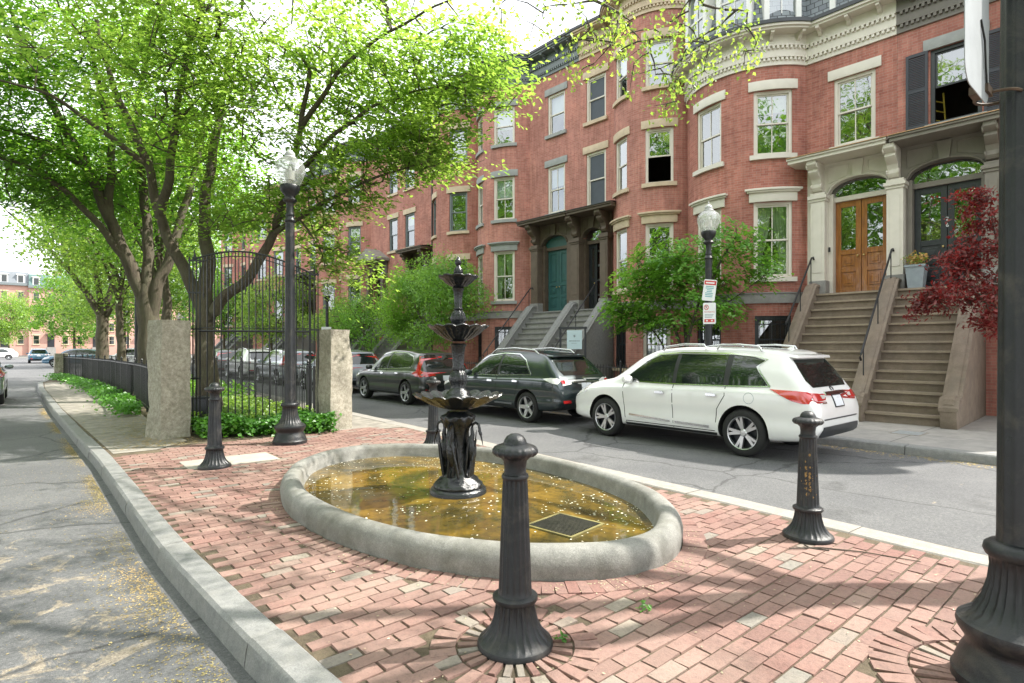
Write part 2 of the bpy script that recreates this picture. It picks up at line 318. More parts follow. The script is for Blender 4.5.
# ------------------------------------------------------------------ mesh helpers
class MB:
    def __init__(s): s.v = []; s.f = []; s.m = []; s.uv = []
    def add(s, vs, fs, mi=0, uvs=None):
        b = len(s.v); s.v.extend([tuple(x) for x in vs])
        for i, f in enumerate(fs):
            s.f.append(tuple(b+j for j in f)); s.m.append(mi)
            s.uv.append(uvs[i] if uvs else None)
    def box(s, c, size, rz=0, mi=0, tilt=None):
        x, y, z = (a/2 for a in size)
        R = Matrix.Rotation(rz, 3, 'Z')
        if tilt is not None: R = R @ tilt
        vs = [Vector(c) + R @ Vector((a*x, b*y, d*z)) for a in (-1, 1) for b in (-1, 1) for d in (-1, 1)]
        s.add(vs, [(0, 1, 3, 2), (4, 6, 7, 5), (0, 4, 5, 1), (2, 3, 7, 6), (0, 2, 6, 4), (1, 5, 7, 3)], mi)
    def obox(s, o, e, n, x0, x1, y0, y1, z0, z1, mi=0):
        """box in a frame: e along, n outward, z up"""
        vs = [Vector(o) + e*x + n*y + Vector((0, 0, z)) for x in (x0, x1) for y in (y0, y1) for z in (z0, z1)]
        s.add(vs, [(0, 1, 3, 2), (4, 6, 7, 5), (0, 4, 5, 1), (2, 3, 7, 6), (0, 2, 6, 4), (1, 5, 7, 3)], mi)
    def tube(s, pts, rad, n=8, mi=0, cap=True):
        pts = [Vector(p) for p in pts]
        if not hasattr(rad, '__len__'): rad = [rad]*len(pts)
        b = len(s.v); ref = Vector((0, 0, 1))
        for i, p in enumerate(pts):
            t = (pts[min(i+1, len(pts)-1)] - pts[max(i-1, 0)])
            t = t.normalized() if t.length > 1e-9 else Vector((0, 0, 1))
            r = ref if abs(t.z) < .9 else Vector((1, 0, 0))
            a = t.cross(r).normalized(); c = t.cross(a)
            for k in range(n):
                q = 2*pi*k/n; s.v.append(tuple(p + (a*cos(q) + c*sin(q))*rad[i]))
        for i in range(len(pts)-1):
            for k in range(n):
                s.f.append((b+i*n+k, b+i*n+(k+1) % n, b+(i+1)*n+(k+1) % n, b+(i+1)*n+k)); s.m.append(mi); s.uv.append(None)
        if cap:
            for q in (0, len(pts)-1):
                s.f.append(tuple(b+q*n+k for k in range(n))); s.m.append(mi); s.uv.append(None)
    def lathe(s, prof, n=48, c=(0, 0, 0), mod=None, mi=0, sx=1, sy=1, cap=True):
        b = len(s.v)
        for j, (r, z) in enumerate(prof):
            for k in range(n):
                a = 2*pi*k/n; rr = r
                dz = 0
                if mod:
                    w = mod(a, r, z)
                    if isinstance(w, tuple): rr, dz = w
                    else: rr = w
                s.v.append((c[0]+rr*cos(a)*sx, c[1]+rr*sin(a)*sy, c[2]+z+dz))
        for j in range(len(prof)-1):
            for k in range(n):
                s.f.append((b+j*n+k, b+j*n+(k+1) % n, b+(j+1)*n+(k+1) % n, b+(j+1)*n+k)); s.m.append(mi); s.uv.append(None)
        for q in ((0, len(prof)-1) if cap else ()):
            if prof[q][0] > 1e-4:
                s.f.append(tuple(b+q*n+k for k in range(n))); s.m.append(mi); s.uv.append(None)
    def prism(s, poly, o, e, n, d, mi=0, up=Vector((0, 0, 1))):
        """polygon (x,z) in plane (e,up) through o, extruded by d along n"""
        k = len(poly); A = [Vector(o) + e*x + up*z for x, z in poly]; B = [p + n*d for p in A]
        fs = [tuple(range(k)), tuple(range(2*k-1, k-1, -1))] + [(i, i+k, (i+1) % k + k, (i+1) % k) for i in range(k)]
        s.add(A+B, fs, mi)
    def build(s, name, mat, parent=None, smooth=35, loc=None, bevel=0):
        me = bpy.data.meshes.new(name)
        me.from_pydata([tuple(v) for v in s.v], [], s.f)
        for m in (mat if isinstance(mat, (list, tuple)) else [mat]): me.materials.append(m)
        if any(s.m): me.polygons.foreach_set('material_index', s.m)
        if any(u is not None for u in s.uv):
            L = me.uv_layers.new(name='UVMap'); i = 0
            for f, u in zip(s.f, s.uv):
                for k in range(len(f)):
                    if u: L.data[i].uv = u[k]
                    i += 1
        bm = bmesh.new(); bm.from_mesh(me); bmesh.ops.recalc_face_normals(bm, faces=bm.faces)
        if bevel:
            ed = [e for e in bm.edges if e.is_manifold and e.calc_face_angle(0) > .6]
            if ed: bmesh.ops.bevel(bm, geom=ed, offset=bevel, segments=2, affect='EDGES', clamp_overlap=True, profile=.6)
        bm.to_mesh(me); bm.free()
        if smooth:
            me.shade_smooth(); me.set_sharp_from_angle(angle=radians(smooth))
        o = bpy.data.objects.new(name, me); COL.objects.link(o)
        if parent: o.parent = parent
        if loc is not None: o.location = loc
        return o

def np_mesh(name, V, F, mat, parent=None, smooth=False):
    """fast mesh from numpy arrays (all faces same size)"""
    me = bpy.data.meshes.new(name); k = F.shape[1]
    me.vertices.add(len(V)); me.vertices.foreach_set('co', V.astype(np.float32).ravel())
    me.loops.add(F.size); me.loops.foreach_set('vertex_index', F.astype(np.int32).ravel())
    me.polygons.add(len(F)); me.polygons.foreach_set('loop_start', np.arange(0, F.size, k, dtype=np.int32))
    me.polygons.foreach_set('loop_total', np.full(len(F), k, dtype=np.int32))
    me.update(calc_edges=True); me.validate()
    me.materials.append(mat)
    me.shade_smooth() if smooth else me.shade_flat()
    o = bpy.data.objects.new(name, me); COL.objects.link(o)
    if parent: o.parent = parent
    return o
def tag(o, label, cat, group=None):
    o['label'] = label; o['category'] = cat
    if group: o['group'] = group
    return o
def thing(name, label, cat, loc=(0, 0, 0), rz=0, group=None):
    o = bpy.data.objects.new(name, None); COL.objects.link(o); o.empty_display_size = .2
    o.location = loc; o.rotation_euler = (0, 0, rz)
    return tag(o, label, cat, group)
def struct(o, kind='structure'):
    o['kind'] = kind; return o
KIDS = {}
def children(o): return [c for c in bpy.data.objects if c.parent == o]
def dup(root, loc, rz=0, label=None, group=None, scale=None):
    def rec(o, par):
        c = o.copy(); COL.objects.link(c)
        if par: c.parent = par
        for ch in children_map.get(o.name, []): rec(ch, c)
        return c
    children_map = {}
    for c in list(bpy.data.objects):
        if c.parent: children_map.setdefault(c.parent.name, []).append(c)
    r = rec(root, None); r.location = loc; r.rotation_euler = (0, 0, rz)
    if scale: r.scale = scale
    if label: r['label'] = label
    if group: r['group'] = group
    return r
def text_mesh(body, size, mat, name, parent, loc, rot, thick=.002):
    cu = bpy.data.curves.new(name, 'FONT'); cu.body = body; cu.size = size; cu.extrude = thick
    cu.align_x = 'CENTER'; cu.align_y = 'CENTER'
    o = bpy.data.objects.new(name, cu); COL.objects.link(o)
    dg = bpy.context.evaluated_depsgraph_get(); me = bpy.data.meshes.new_from_object(o.evaluated_get(dg))
    bpy.data.objects.remove(o); me.materials.clear(); me.materials.append(mat)
    r = bpy.data.objects.new(name, me); COL.objects.link(r)
    if parent: r.parent = parent
    r.location = loc; r.rotation_euler = rot
    return r

# ------------------------------------------------------------------ camera, light
cam = bpy.data.cameras.new('camera'); co = bpy.data.objects.new('camera', cam); COL.objects.link(co)
cam.sensor_width = 36; cam.lens = 36*FPX/1024; cam.shift_y = 6.5/1024; cam.clip_end = 2000; cam.clip_start = .05
co.location = (0, 0, EYE); co.rotation_euler = (pi/2, 0, -YAW); S.camera = co

SUN_EL = radians(50); SUN_DIR = Vector((.87*cos(SUN_EL), -.49*cos(SUN_EL), sin(SUN_EL)))
wd = bpy.data.worlds.new('World'); S.world = wd; wd.use_nodes = True
nt = wd.node_tree; bg = nt.nodes['Background']
sky = N(nt, 'ShaderNodeTexSky', sky_type='NISHITA'); sky.sun_disc = False; sky.sun_elevation = SUN_EL
sky.sun_rotation = atan2(SUN_DIR.x, SUN_DIR.y); sky.dust_density = 2.0; sky.air_density = 1.0
gen = coords(nt, 'Generated'); cl = noise(nt, 2.4, 8, .6, gen, .4)
rc = ramp(nt, [(.25, (.25, .25, .25)), (.46, (1, 1, 1))], cl.outputs[0])
cm = mixc(nt, rc.outputs[0], sky.outputs[0], (8.0, 8.2, 8.5))
nt.links.new(cm, bg.inputs[0]); bg.inputs[1].default_value = .13
sl = bpy.data.lights.new('sun', 'SUN'); sl.energy = 4.2; sl.angle = radians(.53); sl.color = (1, .95, .87)
so = bpy.data.objects.new('sun', sl); COL.objects.link(so); so.rotation_euler = SUN_DIR.to_track_quat('Z', 'Y').to_euler()
S.view_settings.view_transform = 'Standard'; S.view_settings.look = 'None'; S.view_settings.exposure = 1.24; S.view_settings.gamma = 1
try: S.view_settings.use_curve_mapping = False
except Exception: pass
S.cycles.max_bounces = 8; S.cycles.diffuse_bounces = 4; S.cycles.transparent_max_bounces = 16; S.cycles.transmission_bounces = 6
S.cycles.sample_clamp_indirect = 6; S.cycles.caustics_reflective = False
# ------------------------------------------------------------------ ground, roads, kerbs
def interp(tab, u):
    return float(np.interp(u, [p[0] for p in tab], [p[1] for p in tab]))
KL = [(-6, 1.5), (-3, 1.32), (0, 1.22), (2.56, 1.12), (3.6, 1.05), (5.2, .96), (10, .91), (19, .62), (29, .43), (34, .45), (36.5, .8)]
KR = [(-6, 5.55), (.96, 5.59), (4.05, 5.75), (10, 6.0), (20, 6.25), (30, 6.1), (34, 5.8), (36.5, 5.3)]
def sheet(name, x0, x1, y0, y1, z, mat):
    m = MB(); m.add([(x0, y0, z), (x1, y0, z), (x1, y1, z), (x0, y1, z)], [(0, 1, 2, 3)])
    return struct(m.build(name, mat, smooth=0))
sheet('ground', -500, 500, -300, 900, -.20, basic('distant_ground', (.16, .16, .145), .95, world=True, scale=.2))
sheet('road', -13, 10.72, -30, 132, -.135, MATS['asphalt'])
sheet('cross_road', -60, 60, 98, 116, -.131, MATS['asphalt'])
sheet('sidewalk', 11.0, 30, -30, 95, 0, MATS['slab'])
sheet('sidewalk', -17, -13, -30, 95, 0, MATS['slab'])
# island plate following the kerb lines, rounded far end
left = [(interp(KL, u), u) for u in np.arange(-6, 36.6, .5)]
right = [(interp(KR, u), u) for u in np.arange(-6, 36.6, .5)]
end = [(1.6, 38.3), (2.4, 38.9), (3.2, 39.0), (4.1, 38.5), (4.8, 37.6)]
outline = left + end + right[::-1]
def fill_poly(name, pts, z, mat):
    bm = bmesh.new(); vs = [bm.verts.new((x, y, z)) for x, y in pts]; f = bm.faces.new(vs)
    bmesh.ops.triangulate(bm, faces=[f]); bmesh.ops.recalc_face_normals(bm, faces=bm.faces)
    me = bpy.data.meshes.new(name); bm.to_mesh(me); bm.free(); me.materials.append(mat)
    o = bpy.data.objects.new(name, me); COL.objects.link(o); return struct(o)
fill_poly('island_ground', outline, -.0075, MATS['soil'])
# concrete apron by the granite pillars
conc = basic('old_concrete', (.24, .22, .19), .92, var=.38, scale=4, bmp=.4, world=True, detail=8)
fill_poly('path', [(.95, 10.35), (1.5, 10.35), (2.05, 11.0), (2.0, 15), (2.2, 21), (1.2, 34), (.5, 33), (.45, 29), (.64, 19)], -.003, conc)
fill_poly('path', [(4.2, 10.75), (5.0, 10.2), (5.95, 10.1), (6.2, 20), (6.05, 30), (5.3, 30), (5.0, 12), (4.2, 11.2)], -.003, conc)

def kerb_strip(name, line, w, z1, z0, mat, step=1.9, side=-1, rnd=random.Random(3)):
    """row of granite kerb stones; side = which way the outer face lies"""
    m = MB(); P = [Vector((x, y, 0)) for x, y in line]
    ds = [0]
    for a, b in zip(P, P[1:]): ds.append(ds[-1]+(b-a).length)
    def pos(s):
        x = np.interp(s, ds, [p.x for p in P]); y = np.interp(s, ds, [p.y for p in P]); return Vector((x, y, 0))
    s = 0
    while s < ds[-1]-.2:
        L = step*rnd.uniform(.75, 1.25); e = min(s+L, ds[-1]); k = max(2, int(L/.35)); dz = rnd.uniform(-.006, .006); dx = rnd.uniform(-.006, .006)
        base = len(m.v)
        for i in range(k+1):
            q = s + .006 + (e-s-.012)*i/k; p = pos(q); t = (pos(q+.05)-pos(q-.05)).normalized(); n = Vector((-t.y, t.x, 0))*(-side)
            # n points from the inner edge to the road
            for off, z in ((0, z0), (0, z1-.012), (.015, z1), (w-.03, z1-.002), (w-.008, z1-.022), (w, z1-.05), (w+.012, z0)):
                j = rnd.uniform(-.003, .003); m.v.append(tuple(p + n*(off+dx+j) + Vector((0, 0, z+dz+j*.6))))
        for i in range(k):
            for c in range(6):
                m.f.append((base+i*7+c, base+i*7+c+1, base+(i+1)*7+c+1, base+(i+1)*7+c)); m.m.append(0); m.uv.append(None)
        for i in (0, k):
            m.f.append(tuple(base+i*7+c for c in range(7))); m.m.append(0); m.uv.append(None)
        s = e
    return struct(m.build(name, mat, smooth=30))
kerb_strip('kerb', left + end[:3], .19, .012, -.15, MATS['kerb_granite'], side=-1)
kerb_strip('kerb', [(x-.30, y) for x, y in right] + [(4.5, 37.6), (3.9, 38.3), (3.2, 38.7)], .30, .004, -.15, MATS['pale_granite'], side=1)
kerb_strip('kerb', [(11.02, y) for y in np.arange(-28, 94, .8)], .26, .004, -.15, MATS['kerb_granite'], side=-1)
kerb_strip('kerb', [(-13.1, y) for y in np.arange(-28, 94, 3)], .2, .004, -.15, MATS['kerb_granite'], side=1)

# ------------------------------------------------------------------ brick paving, brick by brick
BC = Vector((3.45, 5.0, 0)); BA, BB = 2.55, 1.6        # basin: half length along the street, half width
BOL = {'f': (1.97, 2.30), 'l': (1.87, 8.31), 'r': (4.96, 2.03), 'b': (4.91, 7.74)}
LAMP_R = (3.50, .49); LAMP_L = (3.30, 9.61)
def in_basin(x, y, g=0): return ((y-BC.y)/(BA+g))**2 + ((x-BC.x)/(BB+g))**2 < 1
bricks = []   # cx, cy, angle, length, width
rr = random.Random(5)
L0, W0, J = .204, .1, .0045
y = -1.6; row = 0
while y < 10.45:
    x = .7 + (row % 2)*(L0+J)/2 + rr.uniform(-.012, .012); wob = rr.uniform(-.003, .003)
    while x < 6.0:
        cx, cy = x+L0/2, y + .012*sin(x*1.3+y*.7)
        ok = interp(KL, cy)+.03 < cx < interp(KR, cy)-.31-.07
        if cy > 10.1: ok = ok and 1.6 < cx < 5.2
        if in_basin(cx, cy, .155): ok = False
        for (bx, by), r in ((BOL['f'], .445), (LAMP_R, .59), (BOL['r'], .0), (LAMP_L, .0)):
            if (cx-bx)**2+(cy-by)**2 < r*r: ok = False
        if 1.55 < cx < 2.75 and 8.32 < cy < 9.02: ok = False
        if ok: bricks.append((cx, cy, rr.gauss(0, .008), L0*rr.uniform(.97, 1.0), W0*rr.uniform(.95, 1.0)))
        x += L0+J
    y += W0+J+wob; row += 1
n_field = len(bricks)
for (bx, by), r0, r1 in ((BOL['f'], .165, .455), (LAMP_R, .25, .6)):      # brick rings set radially
    n = int(2*pi*(r0+.2)/.085)
    for i in range(n):
        a = 2*pi*i/n + rr.uniform(-.01, .01); L = r1-r0
        for q in (0, 1):
            rc_ = r0 + L*(.25+.5*q); bricks.append((bx+rc_*cos(a), by+rc_*sin(a), a, L/2-.006, min(2*pi*(rc_-.05)/n-.006, .085)))
n = 150
for i in range(n):                                                        # soldier course round the basin
    a = 2*pi*i/n; px, py = BC.x+(BB+.10)*cos(a), BC.y+(BA+.10)*sin(a)
    bricks.append((px, py, atan2(sin(a)/BA, cos(a)/BB)+rr.gauss(0, .02), .19, .088*rr.uniform(.9, 1)))
B = np.array(bricks); nb = len(B)
corner = np.array([(-.5, -.5), (.5, -.5), (.5, .5), (-.5, .5)])
V = np.zeros((nb, 8, 3)); ca, sa = np.cos(B[:, 2]), np.sin(B[:, 2])
hz = RNG.normal(0, .0022, nb); hz[n_field:] += .006; tx = RNG.normal(0, .011, nb); ty = RNG.normal(0, .016, nb)
for lev, (inset, dz) in enumerate(((.0, -.02), (.0028, 0.))):
    for k in range(4):
        lx = corner[k, 0]*(B[:, 3]-2*inset); ly = corner[k, 1]*(B[:, 4]-2*inset)
        jx = RNG.normal(0, .0012, nb)
        V[:, lev*4+k, 0] = B[:, 0]+lx*ca-ly*sa + jx; V[:, lev*4+k, 1] = B[:, 1]+lx*sa+ly*ca + jx
        V[:, lev*4+k, 2] = hz + dz + lx*tx + ly*ty + RNG.normal(0, .0006, nb)
fq = np.array([(4, 5, 6, 7), (0, 1, 5, 4), (1, 2, 6, 5), (2, 3, 7, 6), (3, 0, 4, 7)])
Fq = (fq[None] + (np.arange(nb)*8)[:, None, None]).reshape(-1, 4)
struct(np_mesh('brick_pavement', V.reshape(-1, 3), Fq, MATS['paver']))
m = MB(); m.box((2.15, 8.67, -.03), (1.15, .66, .07))
struct(m.build('paving_slab', basic('pale_slab', (.36, .335, .29), .85, var=.12, scale=4, bmp=.3, world=True), bevel=.008))

# ------------------------------------------------------------------ loose leaves, litter, petals (nobody could count them)
def scatter(name, pts, size, mat, z=0.004, lift=.004, asp=.55, seed=1):
    g = np.random.default_rng(seed); pts = np.asarray(pts); n = len(pts)
    a = g.uniform(0, 2*pi, n); s = size*g.uniform(.4, 1.35, n); w = s*asp*g.uniform(.7, 1.2, n)
    zz = (pts[:, 2] if pts.shape[1] > 2 else np.full(n, z))
    V = np.zeros((n, 4, 3))
    for k, (fx, fy) in enumerate(((-.5, 0), (0, -.5), (.5, 0), (0, .5))):
        V[:, k, 0] = pts[:, 0] + np.cos(a)*fx*s - np.sin(a)*fy*w
        V[:, k, 1] = pts[:, 1] + np.sin(a)*fx*s + np.cos(a)*fy*w
        V[:, k, 2] = zz + g.uniform(.001, lift, n)
    F = np.arange(n*4).reshape(-1, 4)
    return struct(np_mesh(name, V.reshape(-1, 3), F, mat), 'stuff')
g = np.random.default_rng(4)
pts = []
while len(pts) < 13000:                                   # drift along the left gutter
    u = g.uniform(1.2, 22); k = interp(KL, u)-.25
    d = abs(g.normal(0, .13))*(1.2 if 3 < u < 8 else .55)
    if g.random() < .45+.4*sin(u*1.7)+.2*sin(u*4.3): pts.append((k-.03-d, u, -.135))
for _ in range(1300):
    u = g.uniform(1, 12); pts.append((interp(KL, u)-.3-abs(g.normal(0, .7)), u, -.135))
scatter('fallen_leaves', pts, .017, MATS['leaf_dry'], seed=2)
pts = [(10.99-.26-abs(g.normal(0, .16)), g.uniform(-2, 26), -.135) for _ in range(4500)]
scatter('fallen_leaves', pts, .045, MATS['leaf_dry'], seed=3)
pts = [(1.7+g.normal(0, .35), 10.6+abs(g.normal(0, 3.4)), .0) for _ in range(2600)]
scatter('fallen_leaves', pts, .045, MATS['leaf_dry'], seed=5)
pts = []
while len(pts) < 2200:                                  # petals and litter on the bricks, caught against the basin
    if g.random() < .55:
        a = g.uniform(0, 2*pi); o = abs(g.normal(0, .09))+.02
        pts.append((BC.x+(BB+o)*cos(a), BC.y+(BA+o)*sin(a)))
    else:
        x, yy = g.uniform(1.2, 5.3), g.uniform(.2, 10)
        if not in_basin(x, yy, .02): pts.append((x, yy))
scatter('fallen_petals', pts, .017, MATS['litter'], z=.004, seed=6)
pts = []
while len(pts) < 750:
    a = g.uniform(0, 2*pi); r = sqrt(g.uniform(0, 1)); r = 1-(1-r)*.6 if g.random() < .45 else r
    q_ = (BC.x+(BB-.22)*r*cos(a), BC.y+(BA-.22)*r*sin(a))
    if g.random() < .25+.75*(sin(q_[0]*3.1+1)*sin(q_[1]*2.3)+.3*sin(q_[1]*7) > .05): pts.append(q_)
scatter('floating_petals', pts, .024, MATS['petal'], z=.052, lift=.003, asp=.7, seed=7)

# ------------------------------------------------------------------ basin
t = thing('fountain_basin', 'low oval weathered concrete fountain basin set into the red brick paving', 'fountain basin', (BC.x, BC.y, 0))
prof = [(-.30, -.05), (0, -.05), (.010, .05), (.012, .10), (-.004, .155), (-.035, .197), (-.08, .214), (-.13, .214), (-.17, .196), (-.192, .16), (-.20, .08), (-.30, -.05)]
m = MB(); n = 160
for i in range(n):
    a = 2*pi*i/n; nx, ny = cos(a)/BB, sin(a)/BA; l = sqrt(nx*nx+ny*ny); nx /= l; ny /= l
    wob = .006*sin(a*7)+.004*sin(a*17+1)
    for off, z in prof: m.v.append((BB*cos(a)+nx*(off+wob), BA*sin(a)+ny*(off+wob), z*(1+.02*sin(a*5)) if z > 0 else z))
K = len(prof)
for i in range(n):
    for j in range(K-1):
        m.f.append((i*K+j, i*K+j+1, ((i+1) % n)*K+j+1, ((i+1) % n)*K+j)); m.m.append(0); m.uv.append(None)
m.build('rim', MATS['basin_concrete'], t, smooth=60)
m = MB(); m.v = [(BC.x+(BB-.19)*cos(2*pi*i/96), BC.y+(BA-.19)*sin(2*pi*i/96), .05) for i in range(96)]; m.f = [tuple(range(96))]; m.m = [0]; m.uv = [None]
struct(m.build('water', MATS['water'], smooth=0))
# sunken drain grate in the shallow water
gx, gy, ga = 3.52, 3.45, radians(8)
t = thing('drain_grate', 'square black drain grate with a yellowed frame lying in the basin water', 'grate', (gx, gy, .05), ga)
m = MB(); w = .235
for s in (-1, 1): m.box((s*w, 0, .006), (.024, 2*w+.024, .016)); m.box((0, s*w, .006), (2*w-.024, .024, .016))
m.build('frame', basic('algae_stained_frame', (.19, .165, .06), .6, var=.4), t, bevel=.004)
m = MB()
for i in range(-8, 9): m.box((i*.026, 0, .008), (.011, 2*w-.04, .014))
for i in (-1, 0, 1): m.box((0, i*.14, .004), (2*w-.04, .012, .012))
m.box((0, 0, .0), (2*w-.04, 2*w-.04, .006)); m.build('grille', basic('silted_iron', (.035, .034, .022), .7, var=.5, scale=30), t)

# ------------------------------------------------------------------ fountain
IR = MATS['iron']
wetiron = basic('wet_black_iron', (.011, .013, .015), .2, var=.5, scale=14, bmp=.6, bscale=45, spec=.6)
FC = (3.47, 4.98)
ft = thing('fountain', 'black cast iron three tiered fountain with scalloped bowls and herons round its pedestal', 'fountain', (FC[0], FC[1], .03))
m = MB()
m.lathe([(.30, 0), (.30, .05), (.285, .075), (.26, .085), (.265, .10), (.245, .13), (.20, .17), (.15, .21), (.125, .27), (.12, .30)], 72,
        mod=lambda a, r, z: r*(1+.10*sin(a*9+z*60)*sin(a*4+3)) if .12 < z < .28 else r)
m.lathe([(.12, .28), (.105, .36), (.095, .5), (.10, .62), (.115, .7), (.14, .74), (.165, .78), (.175, .82), (.165, .84), (.12, .86), (.10, .88)], 48,
        mod=lambda a, r, z: r*(1+.09*sin(a*8+z*22)+.05*sin(a*13-z*41)))
m.build('pedestal', wetiron, ft, smooth=50)
def bowl(name, z_rim, R, depth, lobes):
    m = MB(); p = [(.055, -depth), (R*.25, -depth*.97), (R*.45, -depth*.82), (R*.68, -depth*.52), (R*.86, -depth*.2), (R*.97, -.012), (R*1.02, .006), (R*1.0, .016), (R*.94, .004), (R*.8, -.03), (R*.5, -.05), (.05, -.055)]
    def mod(a, r, z):
        k = (r/R)**2; s = abs(sin(a*lobes/2)); rr = r*(1+.06*k*(s-.5)); dz = .022*k*(s-.6)*R/.4
        if z < -.03 and r < R*.9 and z < -depth*.15: rr *= 1+.03*sin(a*lobes*2)
        return rr, dz
    m.lathe([(r, z_rim+z) for r, z in p], 120, mod=lambda a, r, z: mod(a, r, z-z_rim))
    o = m.build(name, wetiron, ft, smooth=45); return o
bowl('bowl', 1.05, .46, .15, 18); bowl('bowl', 1.775, .315, .155, 14); bowl('bowl', 2.30, .205, .11, 10)
fl = lambda n, d: (lambda a, r, z: r*(1-d*max(0, sin(a*n))))
m = MB(); m.lathe([(.15, .99), (.155, 1.03), (.13, 1.06), (.12, 1.09), (.085, 1.11), (.075, 1.14), (.095, 1.19), (.10, 1.23), (.085, 1.28), (.06, 1.31), (.068, 1.33), (.058, 1.36), (.066, 1.48), (.075, 1.56), (.09, 1.585), (.07, 1.60)], 60, mod=lambda a, r, z: r*(1-.10*max(0, sin(a*10))) if 1.18 < z < 1.57 else r)
m.build('stem', wetiron, ft, smooth=45)
m = MB(); m.lathe([(.10, 1.72), (.10, 1.75), (.055, 1.77), (.05, 1.79), (.078, 1.83), (.085, 1.87), (.07, 1.92), (.045, 1.95), (.052, 1.965), (.04, 1.98), (.045, 2.1), (.052, 2.15), (.065, 2.18), (.05, 2.2)], 60, mod=lambda a, r, z: r*(1-.10*max(0, sin(a*10))) if 1.82 < z < 2.15 else r)
m.build('stem', wetiron, ft, smooth=45)
m = MB(); m.lathe([(.07, 2.25), (.07, 2.27), (.045, 2.29), (.035, 2.32), (.05, 2.345), (.052, 2.37), (.035, 2.40), (.022, 2.42), (.034, 2.445), (.038, 2.465), (.025, 2.49), (.012, 2.51), (.0, 2.53)], 32)
m.build('finial', wetiron, ft, smooth=45)
for i in range(4):                                      # herons standing round the pedestal
    a = radians([-62, 28, 118, 208][i]); e = Vector((cos(a), sin(a), 0)); q = Vector((-sin(a), cos(a), 0))
    P = lambda r, s, z: e*r + q*s + Vector((0, 0, z))
    m = MB()
    m.tube([P(.145, -.01, .62), P(.15, -.005, .57), P(.155, 0, .50), P(.155, .005, .42), P(.145, .01, .34), P(.13, .012, .28)], [.018, .042, .056, .052, .032, .010], 12)      # body and folded wings
    m.tube([P(.15, 0, .57), P(.165, .01, .64), P(.155, .012, .70), P(.165, .012, .745), P(.20, .012, .765), P(.235, .012, .745), P(.245, .012, .70), P(.245, .012, .67)], [.034, .023, .017, .015, .0145, .0145, .015, .019], 10)   # S-curved neck
    m.tube([P(.245, .012, .685), P(.255, .012, .655), P(.262, .012, .635)], [.012, .019, .013], 10)                  # head
    m.tube([P(.258, .012, .645), P(.275, .012, .57), P(.283, .012, .53)], [.011, .006, .002], 8)                     # bill
    for s in (-.018, .022): m.tube([P(.15, s, .36), P(.165, s, .27), P(.15, s, .20), P(.16, s, .13)], [.012, .008, .008, .008], 7); m.tube([P(.16, s, .135), P(.21, s, .125)], [.008, .004], 6)
    m.build('heron', wetiron, ft, smooth=60)
m = MB()                                                # bulrush leaves between the birds
for i in range(26):
    a = 2*pi*i/26 + .1*sin(i*3.1); r0 = .13+.03*sin(i*2.3); h = .35+.16*abs(sin(i*1.7))
    pts = [Vector((cos(a+.12*k*sin(i))*(r0+.015*k), sin(a+.12*k*sin(i))*(r0+.015*k), .16+h*k/4)) for k in range(5)]
    m.tube(pts, [.014, .017, .015, .010, .002], 5)
m.build('bulrush', wetiron, ft, smooth=60)

# ------------------------------------------------------------------ bollards
def bollard(loc, label, streak=False):
    b = thing('bollard', label, 'bollard', (loc[0], loc[1], 0), random.uniform(0, 6), 'fluted cast iron bollards round the basin')
    F = 16
    m = MB(); m.lathe([(.20, 0), (.202, .02), (.195, .035), (.185, .04), (.175, .055), (.15, .085), (.128, .13), (.114, .19), (.107, .245), (.104, .255)], 128,
        mod=lambda a, r, z: r - .012*(abs(sin(a*12))**.6)*min(1, max(0, (z-.036)/.02)) if .036 < z < .25 else r)
    m.build('base', IR, b, smooth=40)
    m = MB(); m.lathe([(.09, .250), (.114, .255), (.121, .268), (.119, .283), (.105, .292), (.092, .296), (.089, .305), (.088, .33), (.068, .90), (.065, .935), (.070, .94), (.073, .95), (.069, .962), (.058, .965)], 128,
        mod=lambda a, r, z: r - .010*(max(0, abs(sin(a*8))-.25)) if .32 < z < .92 else r)
    m.build('shaft', IR, b, smooth=40)
    m = MB(); m.lathe([(.060, .963), (.058, 1.0), (.064, 1.04), (.085, 1.062), (.112, 1.07), (.124, 1.085), (.124, 1.10), (.112, 1.118), (.08, 1.13), (.064, 1.134), (.063, 1.138), (.058, 1.155), (.045, 1.175), (.025, 1.188), (0, 1.192)], 96,
        mod=lambda a, r, z: r*(1-.05*abs(sin(a*10))) if 1.055 < z < 1.125 else r)
    m.build('cap', IR, b, smooth=40)
    b.scale = (1, 1, .945)
    return b
bollard(BOL['f'], 'nearest black fluted bollard, in front of the basin in a ring of radial bricks')
bollard(BOL['l'], 'black fluted bollard beside a pale paving slab, left of the basin near the street kerb')
bb = bollard(BOL['r'], 'black fluted bollard with rusty flaking paint on its shaft, right of the basin')
m = MB(); rb = random.Random(8)
for i in range(46):
    z = .5+rb.gauss(.06, .09); a = atan2(-LAMP_R[1]-1, -4)+rb.gauss(0, .45); r = .0835-.035*(z-.33)+.0015
    w = rb.uniform(.006, .014)
    c = Vector((r*cos(a), r*sin(a), z)); e = Vector((-sin(a), cos(a), 0))
    m.add([c-e*w, c+Vector((0, 0, -w*1.3)), c+e*w, c+Vector((0, 0, w*1.3))], [(0, 1, 2, 3)])
bb.rotation_euler[2] = 0; bb.scale = (.97, .97, .885)
m.build('rust_patch', basic('rust_and_ochre', (.26, .16, .06), .85, var=.6, scale=40), bb, smooth=0)
bollard(BOL['b'], 'greyish fluted bollard standing behind the basin at the edge of the car street')

